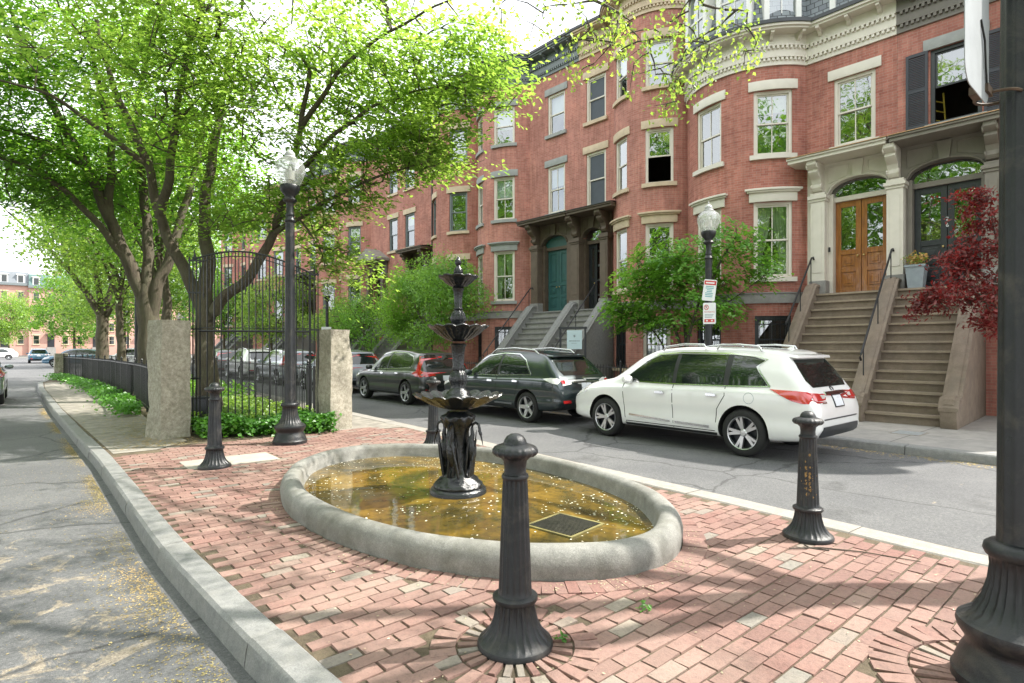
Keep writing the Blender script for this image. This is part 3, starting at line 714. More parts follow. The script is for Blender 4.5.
# ------------------------------------------------------------------ street lamps
def lamp_parts(t, light=False):
    m = MB()
    m.lathe([(.27, 0), (.272, .05), (.262, .06), (.255, .09), (.235, .14), (.215, .175), (.212, .20), (.225, .22), (.245, .25), (.252, .275), (.247, .295), (.23, .305), (.225, .312), (.19, .335), (.155, .40), (.132, .48), (.122, .56), (.120, .60), (.128, .61)], 144,
        mod=lambda a, r, z: r - .013*(abs(sin(a*13))**.6)*min(1, max(0, (z-.31)/.03)) if .31 < z < .60 else r)
    m.lathe([(.11, .605), (.134, .612), (.144, .635), (.138, .66), (.118, .675), (.098, .68)], 96)
    m.build('base', IR, t, smooth=40)
    m = MB(); m.lathe([(.094, .67), (.092, .72), (.072, 3.6), (.071, 3.68)], 96, mod=lambda a, r, z: r-.008*max(0, abs(sin(a*6))-.2) if .7 < z < 3.62 else r)
    m.lathe([(.07, 3.66), (.085, 3.68), (.088, 3.70), (.075, 3.72), (.062, 3.76), (.072, 3.78), (.07, 3.80), (.058, 3.83), (.06, 3.98), (.07, 4.0), (.105, 4.02), (.112, 4.04), (.10, 4.06), (.08, 4.08), (.085, 4.11), (.13, 4.16), (.155, 4.21), (.16, 4.26), (.15, 4.28), (.05, 4.285)], 48)
    pole = m.build('pole', IR, t, smooth=40)
    m = MB(); m.lathe([(.142, 4.28), (.165, 4.31), (.205, 4.40), (.237, 4.50), (.242, 4.555), (.23, 4.61), (.195, 4.67), (.14, 4.715), (.095, 4.73)], 64, mod=lambda a, r, z: r*(1+.012*cos(a*16)))
    g_ = m.build('globe', MATS['lampglass'], t, smooth=60)
    m = MB(); m.lathe([(.03, 4.28), (.03, 4.36), (.075, 4.37), (.075, 4.52), (.03, 4.53), (.02, 4.60), (0, 4.60)], 20)
    m.build('lamp_core', basic('lamp_core_white', (.66, .66, .62), .4), g_, smooth=40)
    m = MB(); m.lathe([(.10, 4.728), (.105, 4.735), (.098, 4.755), (.075, 4.765), (.08, 4.78), (.082, 4.80), (.07, 4.83), (.045, 4.855), (.02, 4.865), (.012, 4.88), (.018, 4.90), (.008, 4.93), (0, 4.94)], 32)
    m.build('lamp_cap', basic('lamp_cap_grey', (.42, .43, .42), .45, var=.1), t, smooth=40)
    return t
lm = lamp_parts(thing('street_lamp', 'tall black fluted street lamp with acorn glass globe beside the park gate', 'street lamp', (LAMP_L[0], LAMP_L[1], 0), .3, 'acorn globe street lamps'))
dup(lm, (LAMP_R[0], LAMP_R[1], 0), 1.0, 'black fluted lamp post base and shaft close to the camera at the right edge', scale=(.95, .95, 1))
lm2 = dup(lm, (11.33, 6.72, -.15), .8, 'black acorn lamp rising behind the white SUV with two parking signs strapped to it')
for x, y, l in ((at(137, 348, 21.5).x, at(137, 348, 21.5).y, 'small distant lamp globe between the trunks of the two park trees left of the gate'),
                (8.9+2.4, 27.6, 'distant lamp post carrying a small sign seen just above the right granite pillar'),
                (at(128, 348, 60).x, at(128, 348, 60).y, 'pale distant lamp globe above the black park fence'),
                (at(179, 348, 52).x, at(179, 348, 52).y, 'small lamp globe seen over the left granite pillar')):
    dup(lm, (x, y, -.1), .5, l)
# parking signs on the middle lamp post: plates facing the camera side of the street
def sign_plate(name, label, z, tilt, top_red):
    s = thing(name, label, 'parking sign', (11.33-.085, 6.72-.07, z), 0, None)
    w, h = .305, .46; s.scale = (.86, 1, 1)
    s.rotation_euler = (0, tilt*0, radians(-58)); s.rotation_euler[1] = tilt
    e = Vector((1, 0, 0)); n_ = Vector((0, -1, 0))
    def rp(w, h, r, k=5):
        P = []
        for cx, cz, a0 in ((w/2-r, h/2-r, 0), (-w/2+r, h/2-r, pi/2), (-w/2+r, -h/2+r, pi), (w/2-r, -h/2+r, 1.5*pi)):
            for i in range(k): a = a0+pi/2*i/(k-1); P.append((cx+r*cos(a), cz+r*sin(a)))
        return P
    m = MB(); m.prism(rp(w, h, .03), (0, -.03, 0), e, n_, .003); m.build('plate', signwhite, s, smooth=0)
    o0 = Vector((0, -.0335, 0))
    if top_red:
        m = MB(); m.prism([(-.14, .115), (.14, .115), (.14, .205), (-.14, .205)], o0, e, n_, .0015); m.build('red_band', signred, s, smooth=0)
        m = MB(); m.prism([(-.105, .145), (.10, .145), (.10, .175), (-.105, .175)], o0 + Vector((0, -.0017, 0)), e, n_, .0006); m.build('header_print', signwhite, s, smooth=0)
        m = MB(); rs = random.Random(2)
        for i in range(7):
            L = rs.uniform(.12, .2); m.prism([(-L/2, .07-.036*i), (L/2, .07-.036*i), (L/2, .088-.036*i), (-L/2, .088-.036*i)], o0, e, n_, .0012)
        m.build('printed_lines', signteal, s, smooth=0)
    else:
        m = MB()
        for i in range(24):
            a, b = 2*pi*i/24, 2*pi*(i+1)/24
            m.prism([(-.075+.058*cos(a), .13+.058*sin(a)), (-.075+.058*cos(b), .13+.058*sin(b)), (-.075+.044*cos(b), .13+.044*sin(b)), (-.075+.044*cos(a), .13+.044*sin(a))], o0, e, n_, .0012)
        m.prism([(-.115, .165), (-.108, .172), (-.035, .095), (-.042, .088)], o0 + Vector((0, -.0006, 0)), e, n_, .0012)
        m.build('no_parking_ring', signred, s, smooth=0)
        text_mesh('P', .085, charcoal, 'lettering', s, (-.075, -.0345, .13), (pi/2, 0, 0), .0003)
        text_mesh('NO PARKING', .042, signred, 'lettering', s, (0, -.0345, .03), (pi/2, 0, 0), .0004)
        m = MB()
        for i in range(3): m.prism([(-.11, -.03-.03*i), (.10-.02*i, -.03-.03*i), (.10-.02*i, -.018-.03*i), (-.11, -.018-.03*i)], o0, e, n_, .0012)
        m.build('printed_lines', greyprint, s, smooth=0)
        m = MB(); m.prism([(-.12, -.19), (.12, -.19), (.12, -.125), (-.12, -.125)], o0, e, n_, .0012); m.build('red_band', signred, s, smooth=0)
        for x in (-.06, .06): m = MB(); m.prism([(x-.03, -.158), (x, -.138), (x+.03, -.158), (x, -.178)], o0 + Vector((0, -.0013, 0)), e, n_, .0008); m.build('printed_arrow', signwhite, s, smooth=0)
    m = MB(); m.tube([Vector((.10*cos(a)+.02, .075+.09*sin(a), .1)) for a in np.linspace(0, 2*pi, 17)], .006, 5); m.build('strap', steel, s)
    return s
sign_plate('parking_sign', 'white sign with red header and teal print tilted on the lamp post', 2.83, radians(7), True)
sign_plate('parking_sign', 'white no parking sign with red lettering, lower on the lamp post', 2.33, 0, False)
s = thing('parking_sign', 'tiny white and blue sign on the distant post above the right granite pillar', 'parking sign', (11.2, 27.45, 2.35))
m = MB(); m.box((0, 0, 0), (.5, .02, .55)); m.box((0, 0, -.55), (.4, .02, .5)); m.build('plate', signwhite, s); m = MB(); m.box((0, -.012, 0), (.3, .004, .3)); m.build('blue_panel', signteal, s)
# back of a pair of street signs on the near lamp post
s = thing('street_sign', 'weathered bare metal sign back with rounded corners mounted high on the near lamp post', 'street sign', (LAMP_R[0]-.12, LAMP_R[1]+.07, 2.68))
def rrect(x0, x1, z0, z1, r, k=8):
    P = []
    for cx, cz, a0 in ((x1-r, z1-r, 0), (x0+r, z1-r, pi/2), (x0+r, z0+r, pi), (x1-r, z0+r, 1.5*pi)):
        for i in range(k): a = a0+pi/2*i/(k-1); P.append((cx+r*cos(a), cz+r*sin(a)))
    return P
m = MB(); m.prism(rrect(-.47, -.03, 0, .76, .085), (0, .02, 0), Vector((1, 0, 0)), Vector((0, -1, 0)), .004); m.build('sign_plate', steel, s, smooth=0, bevel=.0015)
rb_m = basic('rusty_bracket', (.10, .065, .04), .7, var=.5, scale=20)
for z in (.07, .62): m = MB(); m.box((-.06, .04, z), (.10, .07, .035)); m.tube([Vector((.06+.085*cos(a), .085*sin(a), z)) for a in np.linspace(0, 2*pi, 19)], .007, 6); m.build('bracket', rb_m, s)
m = MB(); m.tube([(-.20, .014, .34), (-.16, .008, .26), (-.13, .010, .16), (-.09, .012, .06)], .004, 6); m.build('cable_tie', black, s)

# ------------------------------------------------------------------ granite pillars
def pillar(loc, w, d, h, rz, label, seed):
    bm = bmesh.new(); bmesh.ops.create_cube(bm, size=1)
    bmesh.ops.subdivide_edges(bm, edges=bm.edges, cuts=14, use_grid_fill=True)
    from mathutils import noise as mn
    for v in bm.verts:
        p = v.co; tz = p.z+.5
        q = Vector((p.x*w*(1.06-.10*tz), p.y*d*(1.06-.10*tz), tz*h))
        nn = mn.fractal(Vector((q.x*2.3+seed, q.y*2.3, q.z*2.0)), 1, 2, 5)*.05 + mn.noise(q*9+Vector((seed, 0, 0)))*.012
        if tz > .995: nn *= .35
        dirv = Vector((p.x, p.y, 0)); l = dirv.length
        v.co = q + (dirv/l*nn if l > .3 else Vector((0, 0, nn*.4)))
    me = bpy.data.meshes.new('granite_pillar'); bm.to_mesh(me); bm.free(); me.materials.append(MATS['rough_granite']); me.shade_smooth(); me.set_sharp_from_angle(angle=radians(50))
    o = bpy.data.objects.new('granite_pillar', me); COL.objects.link(o); o.location = (loc[0], loc[1], -.03); o.rotation_euler = (0, 0, rz)
    return tag(o, label, 'pillar', 'rough granite gate pillars')
pillar((1.90, 11.7), .50, .52, 2.10, .25, 'larger rough hewn granite pillar between the black fence and the gate', 1)
pillar((4.58, 10.85), .47, .48, 1.97, .2, 'narrower rough granite pillar on the right side of the gate', 5)
pillar((1.25, 38.2), .55, .55, 1.33, 0, 'small far granite post at the distant end of the black fence', 9)

# ------------------------------------------------------------------ gate
gt = thing('iron_gate', 'black wrought iron gate with arched top and slender bars between the granite pillars', 'gate', (2.32, 11.95, 0))
G1 = Vector((4.27-2.32, 10.98-11.95, 0)); GL = G1.length; ge = G1.normalized(); gn = Vector((ge.y, -ge.x, 0))
def arch(t): return 3.12 + .34*sin(pi*min(1, max(0, t*.92+.08))**.9) - .12*t
m = MB()
for k in (-.06, .0, .06, .12): m.obox((0, 0, 0), ge, gn, k-.010, k+.010, -.012, .012, 0, 3.28)
for z in (.15, 1.0, 1.92, 2.6, 3.2): m.obox((0, 0, 0), ge, gn, -.08, .14, -.018, .018, z, z+.03)
m.tube([ge*.03+Vector((0, 0, 3.25)), ge*.03+Vector((0, 0, 3.42))], [.03, .004], 8); m.build('post', ironp, gt)
m = MB()
for k in (-.10, -.03, .04): m.obox(G1, ge, gn, k-.010, k+.010, -.012, .012, 0, 3.08)
for z in (.15, 1.92, 3.0): m.obox(G1, ge, gn, -.12, .06, -.018, .018, z, z+.03)
m.tube([G1-ge*.03+Vector((0, 0, 3.05)), G1-ge*.03+Vector((0, 0, 3.2))], [.03, .004], 8); m.build('post', ironp, gt)
m = MB(); pts = [ge*(GL*t_)+Vector((0, 0, arch(t_))) for t_ in np.linspace(0, 1, 25)]; m.tube(pts, .017, 8); m.build('arch_rail', ironp, gt); m = MB()
m.tube([p-Vector((0, 0, .09)) for p in pts], .010, 6); m.build('arch_rail', ironp, gt)
for z, r in ((.2, .018), (1.90, .022), (1.96, .009)): m = MB(); m.tube([ge*.1+Vector((0, 0, z)), ge*(GL-.1)+Vector((0, 0, z))], r, 6); m.build('rail', ironp, gt)
nbar = 18
for i in range(1, nbar):
    t_ = i/nbar; m = MB(); m.tube([ge*(GL*t_)+Vector((0, 0, .08)), ge*(GL*t_)+Vector((0, 0, arch(t_)+.015))], .0115, 6); m.build('bar', ironp, gt)
for i in range(1, nbar-1):
    t_ = (i+.5)/nbar; top = arch(t_); m = MB(); m.tube([ge*(GL*t_)+Vector((0, 0, top-.62-.12*(i % 2))), ge*(GL*t_)+Vector((0, 0, top))], .008, 6)
    m.tube([ge*(GL*t_)+Vector((0, 0, top-.70-.12*(i % 2))), ge*(GL*t_)+Vector((0, 0, top-.58-.12*(i % 2)))], [.002, .018], 6); m.build('short_bar', ironp, gt)

# ------------------------------------------------------------------ park fences
def fence(line, h, label, bay=1.5):
    f = thing('park_fence', label, 'fence', (line[0][0], line[0][1], 0))
    P = [Vector((x-line[0][0], y-line[0][1], 0)) for x, y in line]; ds = [0]
    for a, b in zip(P, P[1:]): ds.append(ds[-1]+(b-a).length)
    pos = lambda s: Vector((np.interp(s, ds, [p.x for p in P]), np.interp(s, ds, [p.y for p in P]), 0))
    nb_ = int(ds[-1]/bay)
    for i in range(nb_+1):
        p = pos(i*ds[-1]/nb_); m = MB(); m.box((p.x, p.y, h/2), (.045, .045, h)); m.lathe([(.02, 0), (.035, .02), (.015, .04), (.035, .075), (0, .13)], 10, (p.x, p.y, h)); m.build('post', ironp, f)
    for i in range(nb_):
        a = i*ds[-1]/nb_; b = (i+1)*ds[-1]/nb_; m = MB()
        A, Bp = pos(a), pos(b); e = (Bp-A).normalized(); n_ = Vector((-e.y, e.x, 0)); L = (Bp-A).length
        for z in (.12, h-.10): m.obox(A, e, n_, 0, L, -.016, .016, z, z+.035)
        k = int(L/.12)
        for j in range(1, k): m.obox(A, e, n_, L*j/k-.008, L*j/k+.008, -.008, .008, .04, h-.02)
        m.build('picket_panel', ironp, f)
    return f
fence([(1.98, 12.1), (2.33, 18.7), (2.3, 26), (1.9, 33), (1.35, 37.8)], 1.18, 'low black iron picket fence running away along the left street from the large pillar')
fence([(4.75, 11.3), (5.05, 18), (5.1, 26), (4.7, 33), (3.2, 37.4), (1.5, 38.1)], 1.2, 'black iron picket fence on the far side of the park seen through the gate')
m = MB(); m.box((0, 0, .28), (.5, .35, .56)); m.box((0, 0, .575), (.54, .39, .03)); m.box((0, -.18, .3), (.4, .012, .4))
o = m.build('utility_box', charcoal, None, loc=(2.52, 13.0, 0), bevel=.008); tag(o, 'small dark box at the foot of the tree just inside the gate', 'utility box')
# manhole on the far sidewalk
t = thing('manhole_cover', 'square steel utility cover in the concrete sidewalk before the brown stoop', 'manhole cover', (12.45, 3.3, .002))
m = MB(); m.box((0, 0, .003), (.5, .42, .006)); m.build('cover', basic('galvanised_cover', (.36, .38, .39), .5, metal=.3, var=.2, scale=20), t)
m = MB(); m.box((0, 0, .001), (.58, .5, .005)); m.build('frame', conc, t)
# twigs
for pts, l in ((((4.55, 2.0), (4.75, 1.85), (4.9, 1.6), (5.0, 1.25)), 'long thin bare twig lying on the bricks right of the rusty bollard'),
               (((4.72, 1.96), (4.68, 1.9), (4.74, 1.78)), 'short curled twig against the foot of the rusty bollard')):
    m = MB(); m.tube([Vector((x, y, .008)) for x, y in pts], [.006, .006, .005, .003][:len(pts)], 5)
    o = m.build('twig', MATS['shrub_bark']); tag(o, l, 'twig')
# ------------------------------------------------------------------ row houses
FV = 17.2; FA = math.atan(532/569.0) - YAW           # facade line: distance from the camera and its small turn
def W2(up, vp): return (-up*sin(FA)+vp*cos(FA), up*cos(FA)+vp*sin(FA))
LEV = [(3.60, 5.76), (7.10, 8.95), (10.35, 11.95)]
FLOOR = 3.05; UP = Vector((0, 0, 1))
class Path:
    """plan of a house front, running along the street; bows are arcs"""
    def __init__(s): s.p = []; s.s = []; s.bows = {}
    def _add(s, p):
        if s.p and (p-s.p[-1]).length < 1e-5: return
        s.s.append(s.s[-1]+(p-s.p[-1]).length if s.p else 0.0); s.p.append(p)
    def flat(s, y0, y1): s._add(Vector((0, y0, 0))); s._add(Vector((0, y1, 0))); return s
    def bow(s, y0, y1, h=60, n=22):
        h = radians(h); R = (y1-y0)/2/sin(h); yc = (y0+y1)/2
        for i in range(n+1):
            f = -h+2*h*i/n; s._add(Vector((R*cos(h)-R*cos(f), yc+R*sin(f), 0)))
            if i == 0: s0 = s.s[-1]
        s.bows['bow'] = (s0, R, h, yc, s.s[-1]); return s
    def at(s, q):
        x = np.interp(q, s.s, [p.x for p in s.p]); y = np.interp(q, s.s, [p.y for p in s.p]); return Vector((x, y, 0))
    def nrm(s, q):
        t = (s.at(min(q+.03, s.s[-1]))-s.at(max(q-.03, 0))).normalized(); return Vector((-t.y, t.x, 0))
    def s_y(s, y):    # arc length where the front reaches y
        return float(np.interp(y, [p.y for p in s.p], s.s))
    def s_ang(s, deg): s0, R, h, yc, s1 = s.bows['bow']; return s0+(radians(deg)+h)/(2*h)*(s1-s0)
    def span(s, a, b):
        return [a]+[q for q in s.s if a+1e-4 < q < b-1e-4]+[b]
def band(m, path, a, b, z0, z1, o0, o1, mi=0, ends=True):
    Q = path.span(a, b); base = len(m.v)
    for q in Q:
        p, n = path.at(q), path.nrm(q)
        for o, z in ((o0, z0), (o1, z0), (o1, z1), (o0, z1)): m.v.append(tuple(p+n*o+UP*z))
    for i in range(len(Q)-1):
        for c in range(4):
            m.f.append((base+i*4+c, base+i*4+(c+1) % 4, base+(i+1)*4+(c+1) % 4, base+(i+1)*4+c)); m.m.append(mi); m.uv.append(None)
    for i in (0, len(Q)-1):
        m.f.append(tuple(base+i*4+c for c in range(4))); m.m.append(mi); m.uv.append(None)
def wall_mesh(path, holes, zb, zt, y0, y1, depth=9.5, reveal=.16):
    m = MB(); S_ = sorted(set([round(q, 4) for q in path.s]+[round(q, 4) for h in holes for q in h[:2]]))
    Z = sorted(set([zb, zt]+[z for h in holes for z in h[2:4]]))
    for a, b in zip(S_, S_[1:]):
        if b-a < 1e-3: continue
        A, B_ = path.at(a), path.at(b); mid = (a+b)/2
        for c, d in zip(Z, Z[1:]):
            if any(h[0] < mid < h[1] and h[2] < (c+d)/2 < h[3] for h in holes): continue
            m.add([A+UP*c, B_+UP*c, B_+UP*d, A+UP*d], [(0, 1, 2, 3)], 0, [[(a, c), (b, c), (b, d), (a, d)]])
    for h in holes:
        a, b, c, d = h[:4]; A, B_ = path.at(a), path.at(b); e = (B_-A).normalized(); n = Vector((-e.y, e.x, 0)); r = h[4] if len(h) > 4 else reveal
        Ai, Bi = A-n*r, B_-n*r
        for P in ((A, Ai, c, d), (Bi, B_, c, d)):
            m.add([P[0]+UP*P[2], P[1]+UP*P[2], P[1]+UP*P[3], P[0]+UP*P[3]], [(0, 1, 2, 3)], 0, [[(0, c), (r, c), (r, d), (0, d)]])
        for z in (c, d):
            Q = path.span(a, b); k = len(Q)
            m.add([path.at(q)+UP*z for q in Q]+[Ai.lerp(Bi, i/(k-1))+UP*z for i in range(k)], [(i, i+1, k+i+1, k+i) for i in range(k-1)], 0, [[(0, 0), (.1, 0), (.1, .1), (0, .1)]]*(k-1))
    # party walls, back, so that the house is a closed block
    for y in (y0, y1): m.add([(0, y, zb), (depth, y, zb), (depth, y, zt), (0, y, zt)], [(0, 1, 2, 3)], 0, [[(0, zb), (depth, zb), (depth, zt), (0, zt)]])
    m.add([(depth, y0, zb), (depth, y1, zb), (depth, y1, zt), (depth, y0, zt)], [(0, 1, 2, 3)], 0, [[(0, zb), (y1-y0, zb), (y1-y0, zt), (0, zt)]])
    return m
def window(h, path, a, b, z0, z1, fm, trim, lint='flat', muntin=True, blind=0, curtain=False, screen=False, open_=False, grille=False, simple=False, blind_m_=None):
    A, B_ = path.at(a), path.at(b); e = (B_-A); w = e.length; e.normalize(); n = Vector((-e.y, e.x, 0)); o = A
    m = MB(); f = .085; H = z1-z0
    m.obox(o, e, n, 0, f, -.15, -.04, z0, z1); m.obox(o, e, n, w-f, w, -.15, -.04, z0, z1)
    m.obox(o, e, n, f, w-f, -.15, -.04, z1-f, z1); m.obox(o, e, n, f, w-f, -.15, -.03, z0, z0+.06)
    zm = z0+H*.5; r = .045
    for (c, d, y) in ((zm-.02, z1-f, -.095), (z0+.06, zm+.02, -.125)):
        if open_ and c < zm-.1: continue
        for x in (f, w-f-r): m.obox(o, e, n, x, x+r, y-.02, y+.015, c, d)
        for z in (c, d-r): m.obox(o, e, n, f+r, w-f-r, y-.018, y+.013, z, z+r)
        if muntin: m.obox(o, e, n, w/2-.012, w/2+.012, y-.012, y+.012, c+r, d-r)
    W = m.build('window', fm, h, smooth=0)
    m = MB()
    for (c, d, y) in ((zm+.0, z1-f, -.098), (z0+.06, zm+.0, -.128)):
        if open_ and c < zm-.1: continue
        m.add([o+e*(f+.01)+n*y+UP*c, o+e*(w-f-.01)+n*y+UP*c, o+e*(w-f-.01)+n*y+UP*d, o+e*(f+.01)+n*y+UP*d], [(0, 1, 2, 3)])
    m.build('pane', screen_m if screen else MATS['glass'], W, smooth=0)
    m = MB(); g_ = .10; band(m, path, max(0, a-g_), b+g_, z0-.13, z0, .002, .09); m.build('sill', trim, W, smooth=30)
    m = MB()
    if lint == 'flat': band(m, path, max(0, a-.14), b+.14, z1, z1+.27, .003, .05)
    elif lint == 'cap':
        band(m, path, max(0, a-.12), b+.12, z1, z1+.26, .003, .06); band(m, path, max(0, a-.17), b+.17, z1+.26, z1+.31, .003, .12); band(m, path, max(0, a-.21), b+.21, z1+.31, z1+.37, .003, .17)
    m.build('lintel', trim, W, smooth=30, bevel=0 if simple else .006)
    if blind or screen:
        zt = z1-f; zb_ = zt-(zt-z0)*(blind or .3); m = MB(); y = -.19
        m.add([o+e*f+n*y+UP*zb_, o+e*(w-f)+n*y+UP*zb_, o+e*(w-f)+n*y+UP*zt, o+e*f+n*y+UP*zt], [(0, 1, 2, 3)]); m.build('blind', blind_m_ or blind_m, W, smooth=0)
    if curtain:
        for sd in (0, 1):
            m = MB(); k = 15; rows = []
            for j, (tz, wd) in enumerate(((1, .50), (.75, .46), (.5, .36), (.3, .24), (.15, .26), (0, .30))):
                row = []
                for i in range(k):
                    x = f + (w-2*f)*wd*i/(k-1); x = x if sd == 0 else w-x
                    row.append(o+e*x+n*(-.22+.025*sin(i*2.1+j*.2))+UP*(z0+.06+(H-.06-f)*tz))
                rows.append(row)
            m.add([p for r_ in rows for p in r_], [(j*k+i, j*k+i+1, (j+1)*k+i+1, (j+1)*k+i) for j in range(5) for i in range(k-1)])
            m.build('curtain', curtain_m, W, smooth=60)
    if grille:
        m = MB()
        for i in range(1, 7): m.obox(o, e, n, w*i/7-.008, w*i/7+.008, -.03, -.015, z0, z1)
        for z in (z0+.25, z1-.25): m.obox(o, e, n, 0, w, -.036, -.028, z, z+.03)
        m.build('grille', ironp, W, smooth=0)
    return W
def cornice(h, path, a, b, zb, mat, gutter, dent=2, hgt=.95, con=True):
    m = MB(); k = hgt/.95
    band(m, path, a, b, zb-.10*k, zb+.10*k, .003, .05); band(m, path, a, b, zb+.10*k, zb+.14*k, .003, .11); band(m, path, a, b, zb+.14*k, zb+.42*k, .003, .07)
    band(m, path, a, b, zb+.42*k, zb+.46*k, .003, .13); band(m, path, a, b, zb+.46*k, zb+.74*k, .003, .085)
    band(m, path, a, b, zb+.74*k, zb+.80*k, .003, .43); band(m, path, a, b, zb+.80*k, zb+.87*k, .003, .49)
    c = m.build('cornice', mat, h, smooth=30)
    m = MB(); q = a+.06
    while q < b-.05:
        for z, d in ((zb+.02*k, .10), (zb+.34*k, .13)):
            p, n = path.at(q), path.nrm(q); e = Vector((n.y, -n.x, 0)); m.obox(p, e, n, -.032, .032, .05, d, z, z+.085)
        q += .115
    m.build('dentil_course', mat, c, smooth=0)
    if con:
        q = a+.35; 
        while q < b-.2:
            m = MB(); p, n = path.at(q), path.nrm(q); e = Vector((n.y, -n.x, 0))
            m.prism([(.086, 0), (.38, 0), (.38, -.06), (.30, -.075), (.22, -.10), (.16, -.16), (.086, -.19)], p-e*.045+UP*(zb+.738*k), n, e, .09); m.build('bracket', mat, c, smooth=0); q += .72
    m = MB(); band(m, path, a, b, zb+.87*k, zb+.97*k, .30, .53); m.build('gutter', gutter, c, smooth=30)
    return zb+.97*k
def console(par, y, mat, z_top, d0=.72, w=.24, x0=-.02):
    """scrolled bracket under a door hood; stands out from the wall along -x"""
    P = [(0, 0), (d0, 0), (d0, -.10), (d0-.06, -.16), (d0-.16, -.20), (d0-.14, -.28), (d0-.22, -.36), (d0-.36, -.44), (d0-.42, -.56), (d0-.40, -.66), (d0-.46, -.74), (.10, -.80), (0, -.80)]
    m = MB(); m.prism(P, (x0, y-w/2, z_top), Vector((-1, 0, 0)), Vector((0, 1, 0)), w)
    for s in (-1, 1):
        m.tube([(x0-d0+.12, y+s*(w/2-.01), z_top-.12), (x0-d0+.12, y+s*(w/2+.025), z_top-.12)], .09, 16); m.tube([(x0-.28, y+s*(w/2-.01), z_top-.62), (x0-.28, y+s*(w/2+.02), z_top-.62)], .07, 14)
    return m.build('bracket', mat, par, smooth=25, bevel=.008)
def entrance(h, y0, y1, door0, door1, mat, door_mat, kind, pil=(), canopy=None, glassm=None):
    """door case between pilasters, arched panel above, door leaves, fanlight, hood"""
    zt = 5.62; X = Vector((0, 1, 0)); n = Vector((-1, 0, 0))
    m = MB(); yl, yr = door0-.10, door1+.10
    # arched panel
    ya, yb = y0, y1; zs, zc, rise = 5.78, 6.66, .40; K = 24; pts = []
    for i in range(K+1):
        t = -1+2*i/K; pts.append((yl+(yr-yl)*i/K, zs+rise*(1-t*t)**.5*.95+.02))
    for x0_, x1_ in ((-.07, .0),):
        vs = []; 
        for (yy, zz) in pts: vs += [(x0_, yy, zz), (x0_, yy, zc), (x1_+.14, yy, zz)]
        fs = []
        for i in range(K): fs += [(i*3, i*3+3, i*3+4, i*3+1), (i*3, i*3+2, i*3+5, i*3+3)]
        m.add(vs, fs)
    m.obox((0, 0, 0), X, n, ya, yl, -.02, .07, 3.05, zc); m.obox((0, 0, 0), X, n, yr, yb, -.02, .07, 3.05, zc)
    # door case inside
    m.obox((0, 0, 0), X, n, yl, door0, -.36, -.02, FLOOR, zs+.05); m.obox((0, 0, 0), X, n, door1, yr, -.36, -.02, FLOOR, zs+.05)
    m.obox((0, 0, 0), X, n, door0, door1, -.34, -.15, zt, zt+.13)
    # moulding following the arch, keystone and panels
    ap = [Vector((-.085, yy, zz+.03)) for yy, zz in pts]; m.tube(ap, .032, 6)
    c = (yl+yr)/2; m.prism([(-.10, 6.18), (.10, 6.18), (.15, 6.62), (-.15, 6.62)], (-.07, c, 0), X, n, .07)
    for s in (-1, 1):
        q = (yr-yl)/2; fr = [(s*.24, 6.27), (s*(q-.02), 6.12), (s*(q-.02), 6.56), (s*.24, 6.56)]
        for p_, r_ in zip(fr, fr[1:]+fr[:1]): m.tube([Vector((-.075, c+p_[0], p_[1])), Vector((-.075, c+r_[0], r_[1]))], .014, 5)
    sur = m.build('door_surround', mat, h, smooth=30)
    for (p0, p1) in pil:                                   # pilasters with base, cap and raised panel
        m = MB(); m.obox((0, 0, 0), X, n, p0, p1, .0, .30, FLOOR+.38, 5.62); m.obox((0, 0, 0), X, n, p0+.07, p1-.07, .30, .315, FLOOR+.6, 5.45)
        m.obox((0, 0, 0), X, n, p0-.03, p1+.03, .0, .33, 5.62, 5.69); m.obox((0, 0, 0), X, n, p0-.06, p1+.06, .0, .37, 5.69, 5.78); m.obox((0, 0, 0), X, n, p0-.01, p1+.01, .0, .31, 5.78, 5.86)
        pl = m.build('pilaster', mat, sur, smooth=0, bevel=.006)
        m = MB(); m.obox((0, 0, 0), X, n, p0-.035, p1+.035, .0, .335, FLOOR-.02, FLOOR+.38); m.build('plinth', MATS['grey_stone'], sur, smooth=0, bevel=.008)
    # fanlight
    m = MB(); m.add([(.16, yy, zz) for yy, zz in pts]+[(.16, yr, zt+.1), (.16, yl, zt+.1)], [tuple(range(K+3))]); m.build('fanlight', glassm or MATS['glass'], sur, smooth=0)
    # leaves
    wl = (door1-door0)/2
    for k in range(2):
        if kind == 'open' and k == 0:
            continue
        L = thing_part_leaf(h, door0+k*wl, wl, zt, door_mat, kind, k)
    return sur
